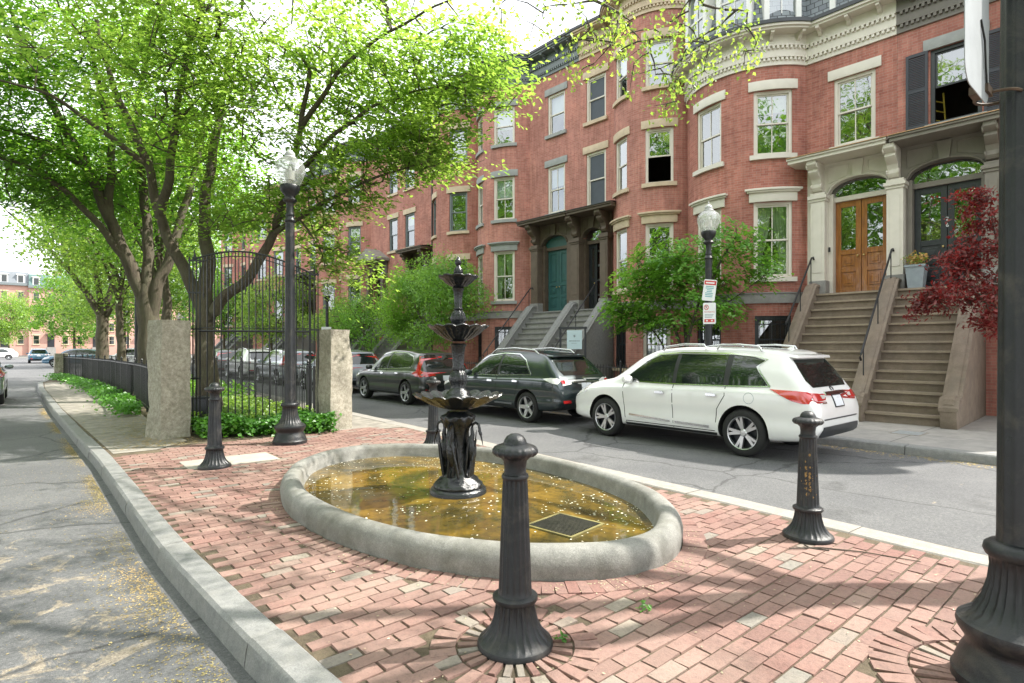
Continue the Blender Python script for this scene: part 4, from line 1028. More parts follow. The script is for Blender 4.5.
def thing_part_leaf(h, ya, w, zt, mat, kind, k):
    X = Vector((0, 1, 0)); n = Vector((-1, 0, 0)); O = Vector((.24, ya+.006, 0)); w -= .012
    m = MB(); f = .13; z0 = FLOOR+.02
    gl0, gl1 = (z0+1.22, zt-.16) if kind != 'solid' else (z0+1.22, zt-.16)
    for x in (0, w-f): m.obox(O, X, n, x, x+f, -.05, 0, z0, zt)
    for za, zb_ in ((z0, z0+.16), (z0+.60, z0+.72), (z0+1.08, z0+1.22), (zt-.16, zt)): m.obox(O, X, n, f, w-f, -.05, -.001, za, zb_)
    for za, zb_ in ((z0+.16, z0+.60), (z0+.72, z0+1.08)):
        m.obox(O, X, n, f, w-f, -.045, -.025, za, zb_); m.obox(O, X, n, f+.05, w-f-.05, -.03, -.004, za+.06, zb_-.06)
        m.obox(O, X, n, f+.10, w-f-.10, -.02, .012, za+.12, zb_-.12)
    if kind == 'solid':
        m.obox(O, X, n, f, w-f, -.045, -.025, gl0, gl1); m.obox(O, X, n, f+.05, w-f-.05, -.03, -.004, gl0+.06, gl1-.06)
    d = m.build('door_leaf', mat, h, smooth=0, bevel=.006)
    if kind != 'solid':
        m = MB(); y = -.03; m.add([O+X*f+n*y+UP*gl0, O+X*(w-f)+n*y+UP*gl0, O+X*(w-f)+n*y+UP*gl1, O+X*f+n*y+UP*gl1], [(0, 1, 2, 3)]); m.build('door_glass', MATS['glass'], d, smooth=0)
    m = MB(); c = O + X*(w-.07 if k == 0 else .07) + UP*(z0+1.02); m.tube([c, c+n*.05], .012, 8); m.lathe([(.0, -.03), (.025, -.02), (.03, 0), (.025, .02), (0, .03)], 12, c+n*.065); m.build('knob', brass, d, smooth=40)
    return d
def stoop(h, ya, yb, cheeks, nr=14, mat=None, tread=None, x_bot=-3.22, x_top=-.55, rails=(), zl=FLOOR, cheek_mat=None):
    """flight of steps from the sidewalk to the door; steps between ya and yb"""
    mat = mat or MATS['brownstone']; tread = tread or MATS['tread_stone']
    rise = zl/nr; run = (x_top-x_bot)/(nr-1); m = MB(); X = Vector((0, 1, 0))
    for i in range(nr):
        x = x_bot+run*i; x1 = x+run if i < nr-1 else .23; zt = rise*(i+1)
        m.add([(x+.02, ya, 0 if i == 0 else rise*i-.02), (x+.02, yb, 0 if i == 0 else rise*i-.02), (x+.02, yb, zt-.05), (x+.02, ya, zt-.05)], [(0, 1, 2, 3)], 0)
        m.box(((x-.025+x1+.03)/2, (ya+yb)/2, zt-.026), (x1-x+.055, yb-ya, .052), 0, 1)
    st = m.build('stoop', [mat, tread], h, smooth=0, bevel=.004)
    sl = rise/run
    for (c0, c1) in cheeks:
        top = lambda x: rise + (x-x_bot)*sl + .22
        P = [(x_bot-.22, 0), (x_bot-.26, .18), (x_bot-.26, .36), (x_bot-.2, .48), (x_bot-.08, .56), (x_bot+.1, top(x_bot+.1))]
        xe = x_top-.05; P += [(xe, top(xe)), (xe+.12, top(xe)+.05), (.0, top(xe)+.05), (.0, 0)]
        m = MB(); m.prism([(x, z) for x, z in P], (0, c0, 0), Vector((1, 0, 0)), X, c1-c0); ck = m.build('cheek_wall', cheek_mat or mat, st, smooth=20, bevel=.015)
        m = MB()
        for k, (oo, hh) in enumerate(((.0, .05), (.07, .09))):
            Q = [(x_bot-.27+oo*.3, .30+oo), (x_bot-.27+oo*.3, .40+oo*.5), (x_bot-.2, .53), (x_bot-.08, .61), (x_bot+.1, top(x_bot+.1)+.045), (xe, top(xe)+.045), (xe+.12, top(xe)+.09), (-.31, top(xe)+.09)]
            w_ = (.025 if k == 0 else -.045)
            qs = [Vector((x, 0, z+(0 if k == 0 else .035))) for x, z in Q[1:]]; base = len(m.v); c_ = (c0+c1)/2; hw = (c1-c0)/2+w_
            for p in qs:
                for yy, dz in ((-hw, -.06), (hw, -.06), (hw, 0), (hw-.03, .015), (-hw+.03, .015), (-hw, 0)): m.v.append((p.x, c_+yy, p.z+dz))
            for i in range(len(qs)-1):
                for j in range(6): m.f.append((base+i*6+j, base+i*6+(j+1) % 6, base+(i+1)*6+(j+1) % 6, base+(i+1)*6+j)); m.m.append(0); m.uv.append(None)
            for i in (0, len(qs)-1): m.f.append(tuple(base+i*6+j for j in range(6))); m.m.append(0); m.uv.append(None)
        m.build('cheek_coping', MATS['brownstone'] if cheek_mat is None else cheek_mat, st, smooth=25)
    for y, s0 in rails:
        x0 = x_bot+s0; z = lambda x: rise+(x-x_bot)*sl
        m = MB(); xe = x_top+.05
        m.tube([(x0-.1, y, z(x0)+.72), (x0-.16, y, z(x0)+.78), (x0-.1, y, z(x0)+.86), (x0, y, z(x0)+.95), (xe, y, z(xe)+.95), (xe+.12, y, z(xe)+.98), (xe+.16, y, z(xe)+.92)], .024, 10)
        for t in (.03, .5, .97):
            x = x0+(xe-x0)*t; m.tube([(x, y, z(x)+.1), (x, y, z(x)+.95)], .013, 8)
        m.build('railing', ironp, st, smooth=40)
    return st
def hood(h, ya, yb, mat, roofm, consoles, z=6.66, depth=.86, edge=None):
    m = MB(); m.box((-depth/2+.02, (ya+yb)/2, z+.045), (depth-.06, yb-ya-.04, .09)); m.box((-depth/2, (ya+yb)/2, z+.115), (depth, yb-ya, .05)); 
    c = m.build('door_hood', mat, h, smooth=0, bevel=.008)
    m = MB(); m.add([(-depth-.03, ya, z+.142), (-depth-.03, yb, z+.142), (-.003, yb, z+.26), (-.003, ya, z+.26), (-depth-.03, ya, z+.16), (-depth-.03, yb, z+.16), (-.003, yb, z+.29), (-.003, ya, z+.29)],
          [(0, 1, 2, 3), (4, 5, 6, 7), (0, 1, 5, 4), (0, 3, 7, 4), (1, 2, 6, 5)]); m.build('hood_roof', roofm, c, smooth=0)
    for y in consoles: console(c, y, mat, z)
    return c
def roofs(h, path, y0, y1, zt, name='roof', mat=None):
    m = MB(); a, b = 0, path.s[-1]; Q = path.span(a, b)
    vs = [path.at(q)+path.nrm(q)*.02+UP*zt for q in Q] + [Vector((9.5, y1, zt+.25)), Vector((9.5, y0, zt+.25))]
    m.add(vs, [tuple(range(len(vs)))]); return m.build(name, mat or charcoal, h, smooth=0)
def belt(h, path, a, b, mat): 
    m = MB(); band(m, path, a, b, 2.86, 3.14, .003, .06); band(m, path, a, b, 3.14, 3.17, .003, .085); return m.build('belt_course', mat, h, smooth=30)

def house(name, label, u0, flat, bow, zt, brick, trim, wins, holes_extra=(), bow_h=60, gutter=None, corn=None, bm_holes=True, order='bow', hgt=.95, con=True, simple=False, base_trim=None):
    """wins: (where, pos, w, z0, z1, kwargs); where 'flat' (y) or 'bow' (angle)"""
    um = u0; x, y = W2(um, FV)
    h = thing(name, label, 'house', (x, y, 0), FA, 'brick row houses with bow fronts')
    P = Path(); sh = lambda t: (t[0]-um, t[1]-um)
    if order == 'bow': P.bow(*sh(bow), h=bow_h); P.flat(*sh(flat)); lo, hi = bow[0]-um, flat[1]-um
    else: P.flat(*sh(flat)); P.bow(*sh(bow), h=bow_h); lo, hi = flat[0]-um, bow[1]-um
    holes, todo = [], []
    for w in wins:
        where, pos, ww, z0, z1, kw = w
        c = P.s_y(pos-um) if where == 'flat' else P.s_ang(pos)
        holes.append((c-ww/2, c+ww/2, z0, z1)); todo.append((c-ww/2, c+ww/2, z0, z1, kw))
    for a, b, z0, z1, r in holes_extra: holes.append((P.s_y(a-um), P.s_y(b-um), z0, z1, r))
    wall_mesh(P, holes, -.05, zt, lo, hi).build('wall', brick, h, smooth=25)
    for a, b, z0, z1, kw in todo: window(h, P, a, b, z0, z1, **kw)
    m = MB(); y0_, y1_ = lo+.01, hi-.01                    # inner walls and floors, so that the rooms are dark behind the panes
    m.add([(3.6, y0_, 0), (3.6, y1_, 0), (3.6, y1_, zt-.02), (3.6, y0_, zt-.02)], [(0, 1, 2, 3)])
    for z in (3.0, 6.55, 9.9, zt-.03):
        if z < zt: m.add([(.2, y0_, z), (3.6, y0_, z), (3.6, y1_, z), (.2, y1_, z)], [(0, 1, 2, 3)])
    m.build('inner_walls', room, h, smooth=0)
    return h, P, lo, hi
CW = dict(fm=cream, trim=cream, lint='flat'); SW = dict(fm=cream, trim=sandc, lint='flat'); GW = dict(fm=cream, trim=greytrim, lint='flat')
def K(d, **kw): r = dict(d); r.update(kw); return r

# house B: oak door, cream trim, mansard
hB, PB, lo, hi = house('row_house', 'brick row house with varnished oak double door, cream trim and slate mansard', 3.92, (3.92, 6.13), (6.13, 9.85), 10.55, MATS['brick_red'], cream,
    [('flat', 4.90, 1.0, *LEV[1], K(CW)), ('bow', -35, 1.04, *LEV[1], K(CW, blind=.28, blind_m_=curtain_m)), ('bow', 17, 1.0, *LEV[1], K(CW)),
     ('bow', -35, 1.04, *LEV[0], K(CW, lint='cap', curtain=True)), ('bow', 17, 1.0, *LEV[0], K(CW, lint='cap', curtain=True)),
     ('bow', -35, .98, 1.15, 2.5, K(CW, fm=darkwin, lint='none', grille=True, trim=MATS['grey_stone'])), ('bow', 17, .98, 1.15, 2.5, K(CW, fm=darkwin, lint='none', grille=True, trim=MATS['grey_stone']))],
    holes_extra=[(4.16-.12, 5.43+.12, FLOOR, 6.2, .36)], order='flat')
belt(hB, PB, PB.s_y(2.15), PB.s[-1], MATS['grey_stone'])
ztB = cornice(hB, PB, 0, PB.s[-1], 9.72, cream, darkwin)
# mansard with dormer windows
m = MB(); Q = PB.span(0, PB.s[-1]); ins = lambda q, o, z: PB.at(q)+PB.nrm(q)*o+UP*z
for a, b in zip(Q, Q[1:]): m.add([ins(a, .22, 10.62), ins(b, .22, 10.62), ins(b, -.45, 13.3), ins(a, -.45, 13.3)], [(0, 1, 2, 3)], 0, [[(a, 0), (b, 0), (b, 2.7), (a, 2.7)]])
mans = m.build('mansard_roof', MATS['slate'], hB, smooth=30)
m = MB(); vs = [ins(q, -.45, 13.3) for q in Q]+[Vector((9.5, hi, 13.4)), Vector((9.5, lo, 13.4))]; m.add(vs, [tuple(range(len(vs)))])
vs2 = [Vector((.3, lo, 10.5)), Vector((9.5, lo, 10.5)), Vector((9.5, lo, 13.4)), Vector((.45, lo, 13.3))]; m.add(vs2, [(0, 1, 2, 3)]); m.add([Vector((v.x, hi, v.z)) for v in vs2], [(0, 1, 2, 3)]); m.add([(9.5, lo, 10.5), (9.5, hi, 10.5), (9.5, hi, 13.4), (9.5, lo, 13.4)], [(0, 1, 2, 3)]); m.build('flat_roof', charcoal, hB, smooth=0)
def dormer(h, P, c, w, z0=10.66, z1=12.75):
    p, n = P.at(c), P.nrm(c); e = Vector((n.y, -n.x, 0)); o = p-e*w/2
    m = MB(); f = .14
    m.obox(o, e, n, 0, f, -.5, .20, z0, z1); m.obox(o, e, n, w-f, w, -.5, .20, z0, z1); m.obox(o, e, n, f, w-f, -.5, .19, z1-f, z1); m.obox(o, e, n, f, w-f, -.5, .21, z0, z0+.08)
    m.obox(o, e, n, -.1, w+.1, -.5, .30, z1, z1+.12); m.obox(o, e, n, f, w-f, .08, .12, (z0+z1)/2-.03, (z0+z1)/2+.03); m.obox(o, e, n, w/2-.015, w/2+.015, .085, .115, z0, z1-f)
    d = m.build('dormer', white, h, smooth=0)
    m = MB(); m.add([o+e*f+n*.09+UP*z0, o+e*(w-f)+n*.09+UP*z0, o+e*(w-f)+n*.09+UP*(z1-f), o+e*f+n*.09+UP*(z1-f)], [(0, 1, 2, 3)]); m.build('pane', MATS['glass'], d, smooth=0)
dormer(hB, PB, PB.s_y(.95), 1.15); dormer(hB, PB, PB.s_ang(-40), 1.0); dormer(hB, PB, PB.s_ang(-8), 1.0); dormer(hB, PB, PB.s_ang(25), 1.0)
entrance(hB, .02, 2.14, 4.16-3.92, 5.43-3.92, cream, oak, 'glass', pil=[(-.20, .16), (1.62, 1.98)])
hood(hB, .04, 2.42, cream, copper, [-.02+.04, 1.82])
stoop(hB, .14, 1.74, [(-.14, .14), (1.74, 1.99)], rails=[(.0, .35), (1.88, 1.1)])
m = MB(); m.box((-.03, 1.585, FLOOR+1.25), (.03, .05, .13)); m.build('door_bell', blackp, hB, smooth=0, bevel=.005)

# house A: dark door, taupe trim
hA, PA, lo, hi = house('row_house', 'brick row house with dark glazed door, taupe hood and black shuttered window at right edge', 1.9-4.3, (1.78, 3.915), (-2.4, 1.78), 10.55, MATS['brick_soft'], taupe,
    [('flat', 2.72, 1.0, *LEV[1], K(CW, fm=darkwin, trim=greytrim, muntin=False, open_=True)), ('bow', -28, 1.0, *LEV[1], K(CW, fm=darkwin, trim=greytrim)), ('bow', 28, 1.0, *LEV[1], K(CW, fm=darkwin, trim=greytrim)), ('bow', -28, 1.0, *LEV[0], K(CW, fm=darkwin, trim=greytrim)), ('bow', 28, 1.0, *LEV[0], K(CW, fm=darkwin, trim=greytrim))],
    holes_extra=[(2.24-.1, 3.60+.1, FLOOR, 6.2, .36)])
um = 1.9-4.3
belt(hA, PA, 0, PA.s_y(1.6-um), MATS['brownstone']); cornice(hA, PA, 0, PA.s[-1], 9.72, basic('dark_taupe_cornice', (.16, .145, .125), .6, var=.1), darkwin); roofs(hA, PA, lo, hi, 10.56)
entrance(hA, 1.80-um, 3.905-um, 2.24-um, 3.60-um, taupe, charcoal, 'glass', pil=[(1.84-um, 2.14-um)])
hood(hA, 1.5-um, 3.93-um, taupe, copper, [2.0-um])
stoop(hA, 2.42-um, 3.78-um, [(2.15-um, 2.42-um)])
text_mesh('2', .13, signwhite, 'house_number', hA, (.235, 2.92-um, FLOOR+1.72), (pi/2, 0, -pi/2), .003); text_mesh('6', .13, signwhite, 'house_number', hA, (.235, 2.92-um, FLOOR+1.56), (pi/2, 0, -pi/2), .003)
for y in (2.72-.5-.50, 2.72+.5+.04):                      # louvred shutters
    m = MB(); y0 = y-um; w = .46; z0, z1 = LEV[1][0]-.02, LEV[1][1]; o = Vector((-.02, y0, 0)); e = Vector((0, 1, 0)); n = Vector((-1, 0, 0))
    for x in (0, w-.06): m.obox(o, e, n, x, x+.06, 0, .04, z0, z1)
    for z in (z0, (z0+z1)/2-.04, z1-.07): m.obox(o, e, n, .06, w-.06, 0, .038, z, z+.08)
    for i in range(40):
        z = z0+.09+i*(z1-z0-.17)/40; m.obox(o, e, n, .06, w-.06, .008, .03, z, z+.026)
    m.build('shutter', basic('shutter_blue_black', (.035, .038, .05), .5, var=.1), hA, smooth=0)
# things in and around house A
def fac(up, vp, z): x, y = W2(up, vp); return Vector((x, y, z))
m = MB(); p = fac(3.20, FV+.40, 6.6); q = fac(3.26, FV+.50, 8.1); r = fac(3.02, FV+.85, 6.6); s_ = fac(3.10, FV+.8, 8.1)
m.tube([p, q], .02, 6); m.tube([r, s_], .02, 6)
for k in range(6): m.tube([p.lerp(q, k/6), r.lerp(s_, k/6)], .015, 6)
o = m.build('ladder', basic('yellow_paint', (.55, .40, .05), .5)); tag(o, 'yellow ladder standing inside the open shuttered upper window', 'ladder')
pp = fac(3.42, FV-.42, FLOOR)
t = thing('planter', 'tall tapered grey planter on the landing before the dark door', 'planter', pp, FA)
m = MB(); b0, b1 = .15, .20
m.add([(sx*(b0 if z == 0 else b1), sy*(b0 if z == 0 else b1), z) for z in (0, .55) for sx, sy in ((-1, -1), (1, -1), (1, 1), (-1, 1))], [(0, 1, 2, 3), (0, 1, 5, 4), (1, 2, 6, 5), (2, 3, 7, 6), (3, 0, 4, 7)])
m.box((0, 0, .535), (.43, .43, .05)); m.build('pot', boxgrey, t, smooth=0)
PLANTER = (t, .55)

# house C: bow towards B, open black door
fl, bw = (12.85, 14.5), (9.85, 12.85)
hC, PC, lo, hi = house('row_house', 'brick row house with sandstone lintels and an open dark door beside the teal one', 9.85, fl, bw, 13.75, MATS['brick_pink'], sandc,
    [('bow', a, .92 if a < 0 else .80, *LEV[k], K(SW, lint='cap' if k == 0 else 'flat', muntin=False, blind=(.0, .0, .5)[k], open_=(k == 1 and a < 0))) for a in (-29, 24) for k in range(3)] +
    [('flat', 13.70, .95, 7.0, 9.1, K(SW, screen=True, muntin=False, blind=.9)), ('flat', 13.70, .95, 10.3, 12.0, K(SW, screen=True, muntin=False, blind=.9)),
     ('bow', -26, .9, .9, 2.5, K(SW, fm=cream, lint='none', grille=True, blind=.9)), ('bow', 26, .8, .9, 2.5, K(SW, fm=darkwin, lint='none', grille=True))],
    holes_extra=[(13.34, 14.32, FLOOR, 6.2, .36)])
um = 9.85; belt(hC, PC, 0, PC.s_y(12.9-um), MATS['grey_stone']); cornice(hC, PC, 0, PC.s[-1], 12.95, sandc, charcoal); roofs(hC, PC, lo, hi, 13.8)
entrance(hC, 12.9-um, 14.49-um, 13.42-um, 14.24-um, brown, charcoal, 'open', pil=[(12.92-um, 13.28-um)])
hood(hC, 12.35-um, 14.5-um, brown, charcoal, [13.1-um])
stoop(hC, 13.1-um, 14.33-um, [(12.78-um, 13.1-um)], mat=MATS['grey_stone'], tread=MATS['pale_granite'] if False else MATS['kerb_granite'], rails=[(13.25-um, .3)], cheek_mat=MATS['kerb_granite'])
# a bright glazed inner lobby door seen through the open one
m = MB(); e = Vector((0, 1, 0)); n = Vector((-1, 0, 0)); o = Vector((.75, 13.42-um, 0))
for x in (0, .40, .78): m.obox(o, e, n, x, x+.07, 0, .05, FLOOR, 5.5)
for k in range(5): m.obox(o, e, n, .07, .78, .005, .045, FLOOR+.02+k*.58, FLOOR+.10+k*.58)
m.build('inner_door', white, hC, smooth=0)

# house D: teal door
fl, bw = (14.5, 17.3), (17.3, 20.6)
hD, PD, lo, hi = house('row_house', 'three storey brick row house with panelled teal double door and grey lintels', 14.5, fl, bw, 13.75, MATS['brick_pink'], greytrim,
    [('bow', a, .98 if a < 0 else .85, *LEV[k], K(GW, lint='cap' if k == 0 else 'flat', muntin=(k < 2), blind=(.0, .45, .55)[k], curtain=(k == 0))) for a in (-26, 24) for k in range(3)] +
    [('flat', 15.75, .95, 7.1, 9.05, K(GW, blind=.4)), ('flat', 15.75, .95, 10.35, 12.0, K(GW, muntin=False, blind=.5)),
     ('bow', -26, .9, .9, 2.5, K(GW, fm=darkwin, lint='none', grille=True)), ('bow', 26, .8, .9, 2.5, K(GW, fm=darkwin, lint='none', grille=True))],
    holes_extra=[(15.08, 16.52, FLOOR, 6.2, .36)], order='flat')
um = 14.5; belt(hD, PD, PD.s_y(17.2-um), PD.s[-1], MATS['grey_stone']); cornice(hD, PD, 0, PD.s[-1], 12.95, greygreen, charcoal); roofs(hD, PD, lo, hi, 13.8)
entrance(hD, 14.51-um, 16.98-um, 15.2-um, 16.42-um, brown, teal, 'solid', pil=[(14.30-um, 14.72-um), (16.54-um, 16.92-um)], glassm=teal)
hood(hD, 14.52-um, 17.25-um, brown, charcoal, [14.51-um, 16.73-um])
stoop(hD, 14.67-um, 16.55-um, [(14.33-um, 14.67-um), (16.55-um, 16.9-um)], mat=MATS['grey_stone'], tread=MATS['kerb_granite'], rails=[(16.75-um, .3)], cheek_mat=MATS['kerb_granite'])

# houses further along
DW = dict(fm=greygreen, trim=sandc, lint='flat', muntin=False, simple=True)
fl, bw = (24.2, 27.3), (20.6, 24.2)
hE, PE, lo, hi = house('row_house', 'brick row house with grey window frames behind the feathery green maple', 20.6, fl, bw, 13.75, MATS['brick_soft'], sandc,
    [('bow', a, .95, *LEV[k], K(DW, blind=(.0, .0, .6)[k])) for a in (-27, 26) for k in range(3)] + [('flat', 26.6, .95, *LEV[k], K(DW, blind=.3*k)) for k in (1, 2)],
    holes_extra=[(24.9, 26.1, FLOOR, 6.2, .36)], bow_h=55)
um = 20.6; belt(hE, PE, 0, PE.s_y(24.3-um), MATS['grey_stone']); cornice(hE, PE, 0, PE.s[-1], 12.95, basic('pale_grey_cornice', (.36, .38, .37), .6), charcoal); roofs(hE, PE, lo, hi, 13.8)
entrance(hE, 24.3-um, 26.7-um, 24.9-um, 26.1-um, brown, charcoal, 'glass', pil=[(24.5-um, 24.8-um), (26.2-um, 26.5-um)])
hood(hE, 24.3-um, 26.7-um, brown, charcoal, [24.65-um, 26.35-um])
stoop(hE, 24.75-um, 26.25-um, [(24.4-um, 24.75-um), (26.25-um, 26.6-um)], mat=MATS['grey_stone'], tread=MATS['kerb_granite'], cheek_mat=MATS['kerb_granite'])
m = MB(); m.tube([(-.09, 24.35-um, 0), (-.09, 24.35-um, 12.9)], .05, 8); m.build('downpipe', charcoal, hE)
fl, bw = (27.3, 30.9), (30.9, 34.3)
hF, PF, lo, hi = house('row_house', 'brick row house with small gabled door hood above a red basement door', 27.3, fl, bw, 13.75, MATS['brick_pink'], sandc,
    [('bow', a, .92, *LEV[k], K(DW, blind=(.0, .3, .6)[k])) for a in (-26, 25) for k in range(3)] + [('flat', 28.3, .9, *LEV[k], K(DW)) for k in (1, 2)],
    holes_extra=[(29.3, 30.5, FLOOR, 6.2, .36)], order='flat', bow_h=55)
um = 27.3; belt(hF, PF, PF.s_y(31-um), PF.s[-1], MATS['brownstone']); cornice(hF, PF, 0, PF.s[-1], 12.95, greygreen, charcoal); roofs(hF, PF, lo, hi, 13.8)
entrance(hF, 28.9-um, 30.9-um, 29.3-um, 30.5-um, brown, charcoal, 'glass', pil=[(28.95-um, 29.2-um), (30.6-um, 30.85-um)])
m = MB(); m.prism([(28.7-um, 6.6), (31.0-um, 6.6), (31.0-um, 6.75), (29.85-um, 7.35), (28.7-um, 6.75)], (0, 0, 0), Vector((0, 1, 0)), Vector((-1, 0, 0)), .9); m.build('gabled_hood', basic('weathered_lead', (.25, .23, .20), .7), hF, smooth=0)
stoop(hF, 29.15-um, 30.6-um, [(28.8-um, 29.15-um), (30.6-um, 30.95-um)], mat=MATS['grey_stone'], tread=MATS['kerb_granite'], cheek_mat=MATS['kerb_granite'])
m = MB(); m.box((-.6, 28.35-um, 1.15), (.06, .95, 2.1)); m.build('basement_door', redp, hF, smooth=0, bevel=.01)
far = [('row_house', 'brick row house whose front rises right behind the park gate bars', 34.3, 'bow', MATS['brick_soft']), ('row_house', 'farther brick row house mostly hidden by street trees beyond the gate', 40.3, 'flat', MATS['brick_red']),
       ('row_house', 'farthest but one brick row house along the car street', 46.3, 'bow', MATS['brick_pink']), ('row_house', 'last brick row house at the far end of the car street', 52.3, 'flat', MATS['brick_soft'])]
for nm, lb, u0, od, bk in far:
    fl, bw = ((u0+3.5, u0+6), (u0, u0+3.5)) if od == 'bow' else ((u0, u0+2.5), (u0+2.5, u0+6))
    fc = (fl[0]+fl[1])/2
    h, P, lo, hi = house(nm, lb, u0, fl, bw, 13.75, bk, sandc, [('bow', a, .95, *LEV[k], K(DW, blind=.3*k)) for a in (-26, 26) for k in range(3)] + [('flat', fc, .95, *LEV[k], K(DW)) for k in (1, 2)], holes_extra=[(fc-.7, fc+.7, FLOOR, 6.2, .36)], order=od, bow_h=55)
    cornice(h, P, 0, P.s[-1], 12.95, greygreen if od == 'bow' else sandc, charcoal, con=False); roofs(h, P, lo, hi, 13.8)
    entrance(h, fl[0]+.02-u0, fl[1]-.02-u0, fc-.62-u0, fc+.62-u0, brown, charcoal, 'glass', pil=[(fc-1.0-u0, fc-.75-u0), (fc+.75-u0, fc+1.0-u0)])
    hood(h, fl[0]-u0+.05, fl[1]-u0-.05, brown, charcoal, [fc-.88-u0, fc+.88-u0])
    stoop(h, fc-.75-u0, fc+.75-u0, [(fc-1.1-u0, fc-.75-u0), (fc+.75-u0, fc+1.1-u0)], mat=MATS['grey_stone'], tread=MATS['kerb_granite'], cheek_mat=MATS['kerb_granite'])
    belt(h, P, 0 if od == 'bow' else P.s_y(fl[1]-u0), P.s_y(bw[1]-u0), MATS['brownstone'])

# area fences along the sidewalk, the practice sign, basement entry
def area_fence(u0, u1, label):
    n_ = 2.9
    f = thing('area_fence', label, 'fence', fac(u0, FV-2.9, 0), FA)
    L = u1-u0; m = MB()
    for z in (.14, .98): m.box((0, L/2, z), (.03, L, .03))
    k = int(L/.11)
    for i in range(k+1): m.box((0, L*i/k, .53), (.014, .014, .98)); m.lathe([(.016, 0), (.010, .03), (.0, .07)], 6, (0, L*i/k, 1.02))
    m.build('picket_panel', ironp, f, smooth=0)
    for i in range(int(L/2)+1): m = MB(); p = (0, L*i/int(L/2), .56); m.box(p, (.05, .05, 1.12)); m.lathe([(.03, 0), (.04, .03), (.02, .06), (0, .09)], 10, (p[0], p[1], 1.12)); m.build('post', ironp, f, smooth=0)
    for x in (0, L): m = MB(); 
    return f
area_fence(6.2, 12.55, 'black iron railing of the areaway behind the white SUV')
area_fence(17.1, 20.4, 'black iron railing of the areaway beyond the teal door stoop')
sgn = thing('practice_sign', 'pale blue rectangular sign hung in a dark frame beside the open door stoop', 'sign', fac(12.62, FV-2.5, 0), FA+radians(28))
m = MB(); w = .30
for y in (-w-.06, w+.20): m.box((.03, y, 1.15), (.06, .06, 2.3))
m.box((.03, .07, 2.26), (.08, .98, .07)); m.build('sign_frame', charcoal, sgn, smooth=0, bevel=.005)
m = MB(); m.box((-.02, 0, 1.86), (.02, .52, .64)); m.build('sign_panel', signblue, sgn, smooth=0, bevel=.004)
m = MB()
for a in (0, 1.3, 2.6): m.prism([(.05*cos(a+k*2.1)*(.6+.4*(k == 0)), 1.98+.05*sin(a+k*2.1)) for k in range(3)], (-.031-.0015*a, 0, 0), Vector((0, -1, 0)), Vector((-1, 0, 0)), .001)
m.build('logo', greyprint, sgn, smooth=0)
m = MB(); rs = random.Random(4)
for i, yy in enumerate(np.arange(-.17, .17, .042)): m.box((-.031, -yy, 1.82), (.002, .026, .04+.01*(i % 2)))
for i, yy in enumerate(np.arange(-.09, .09, .026)): m.box((-.031, -yy, 1.74), (.002, .016, .02))
m.build('printed_lines', greyprint, sgn, smooth=0)
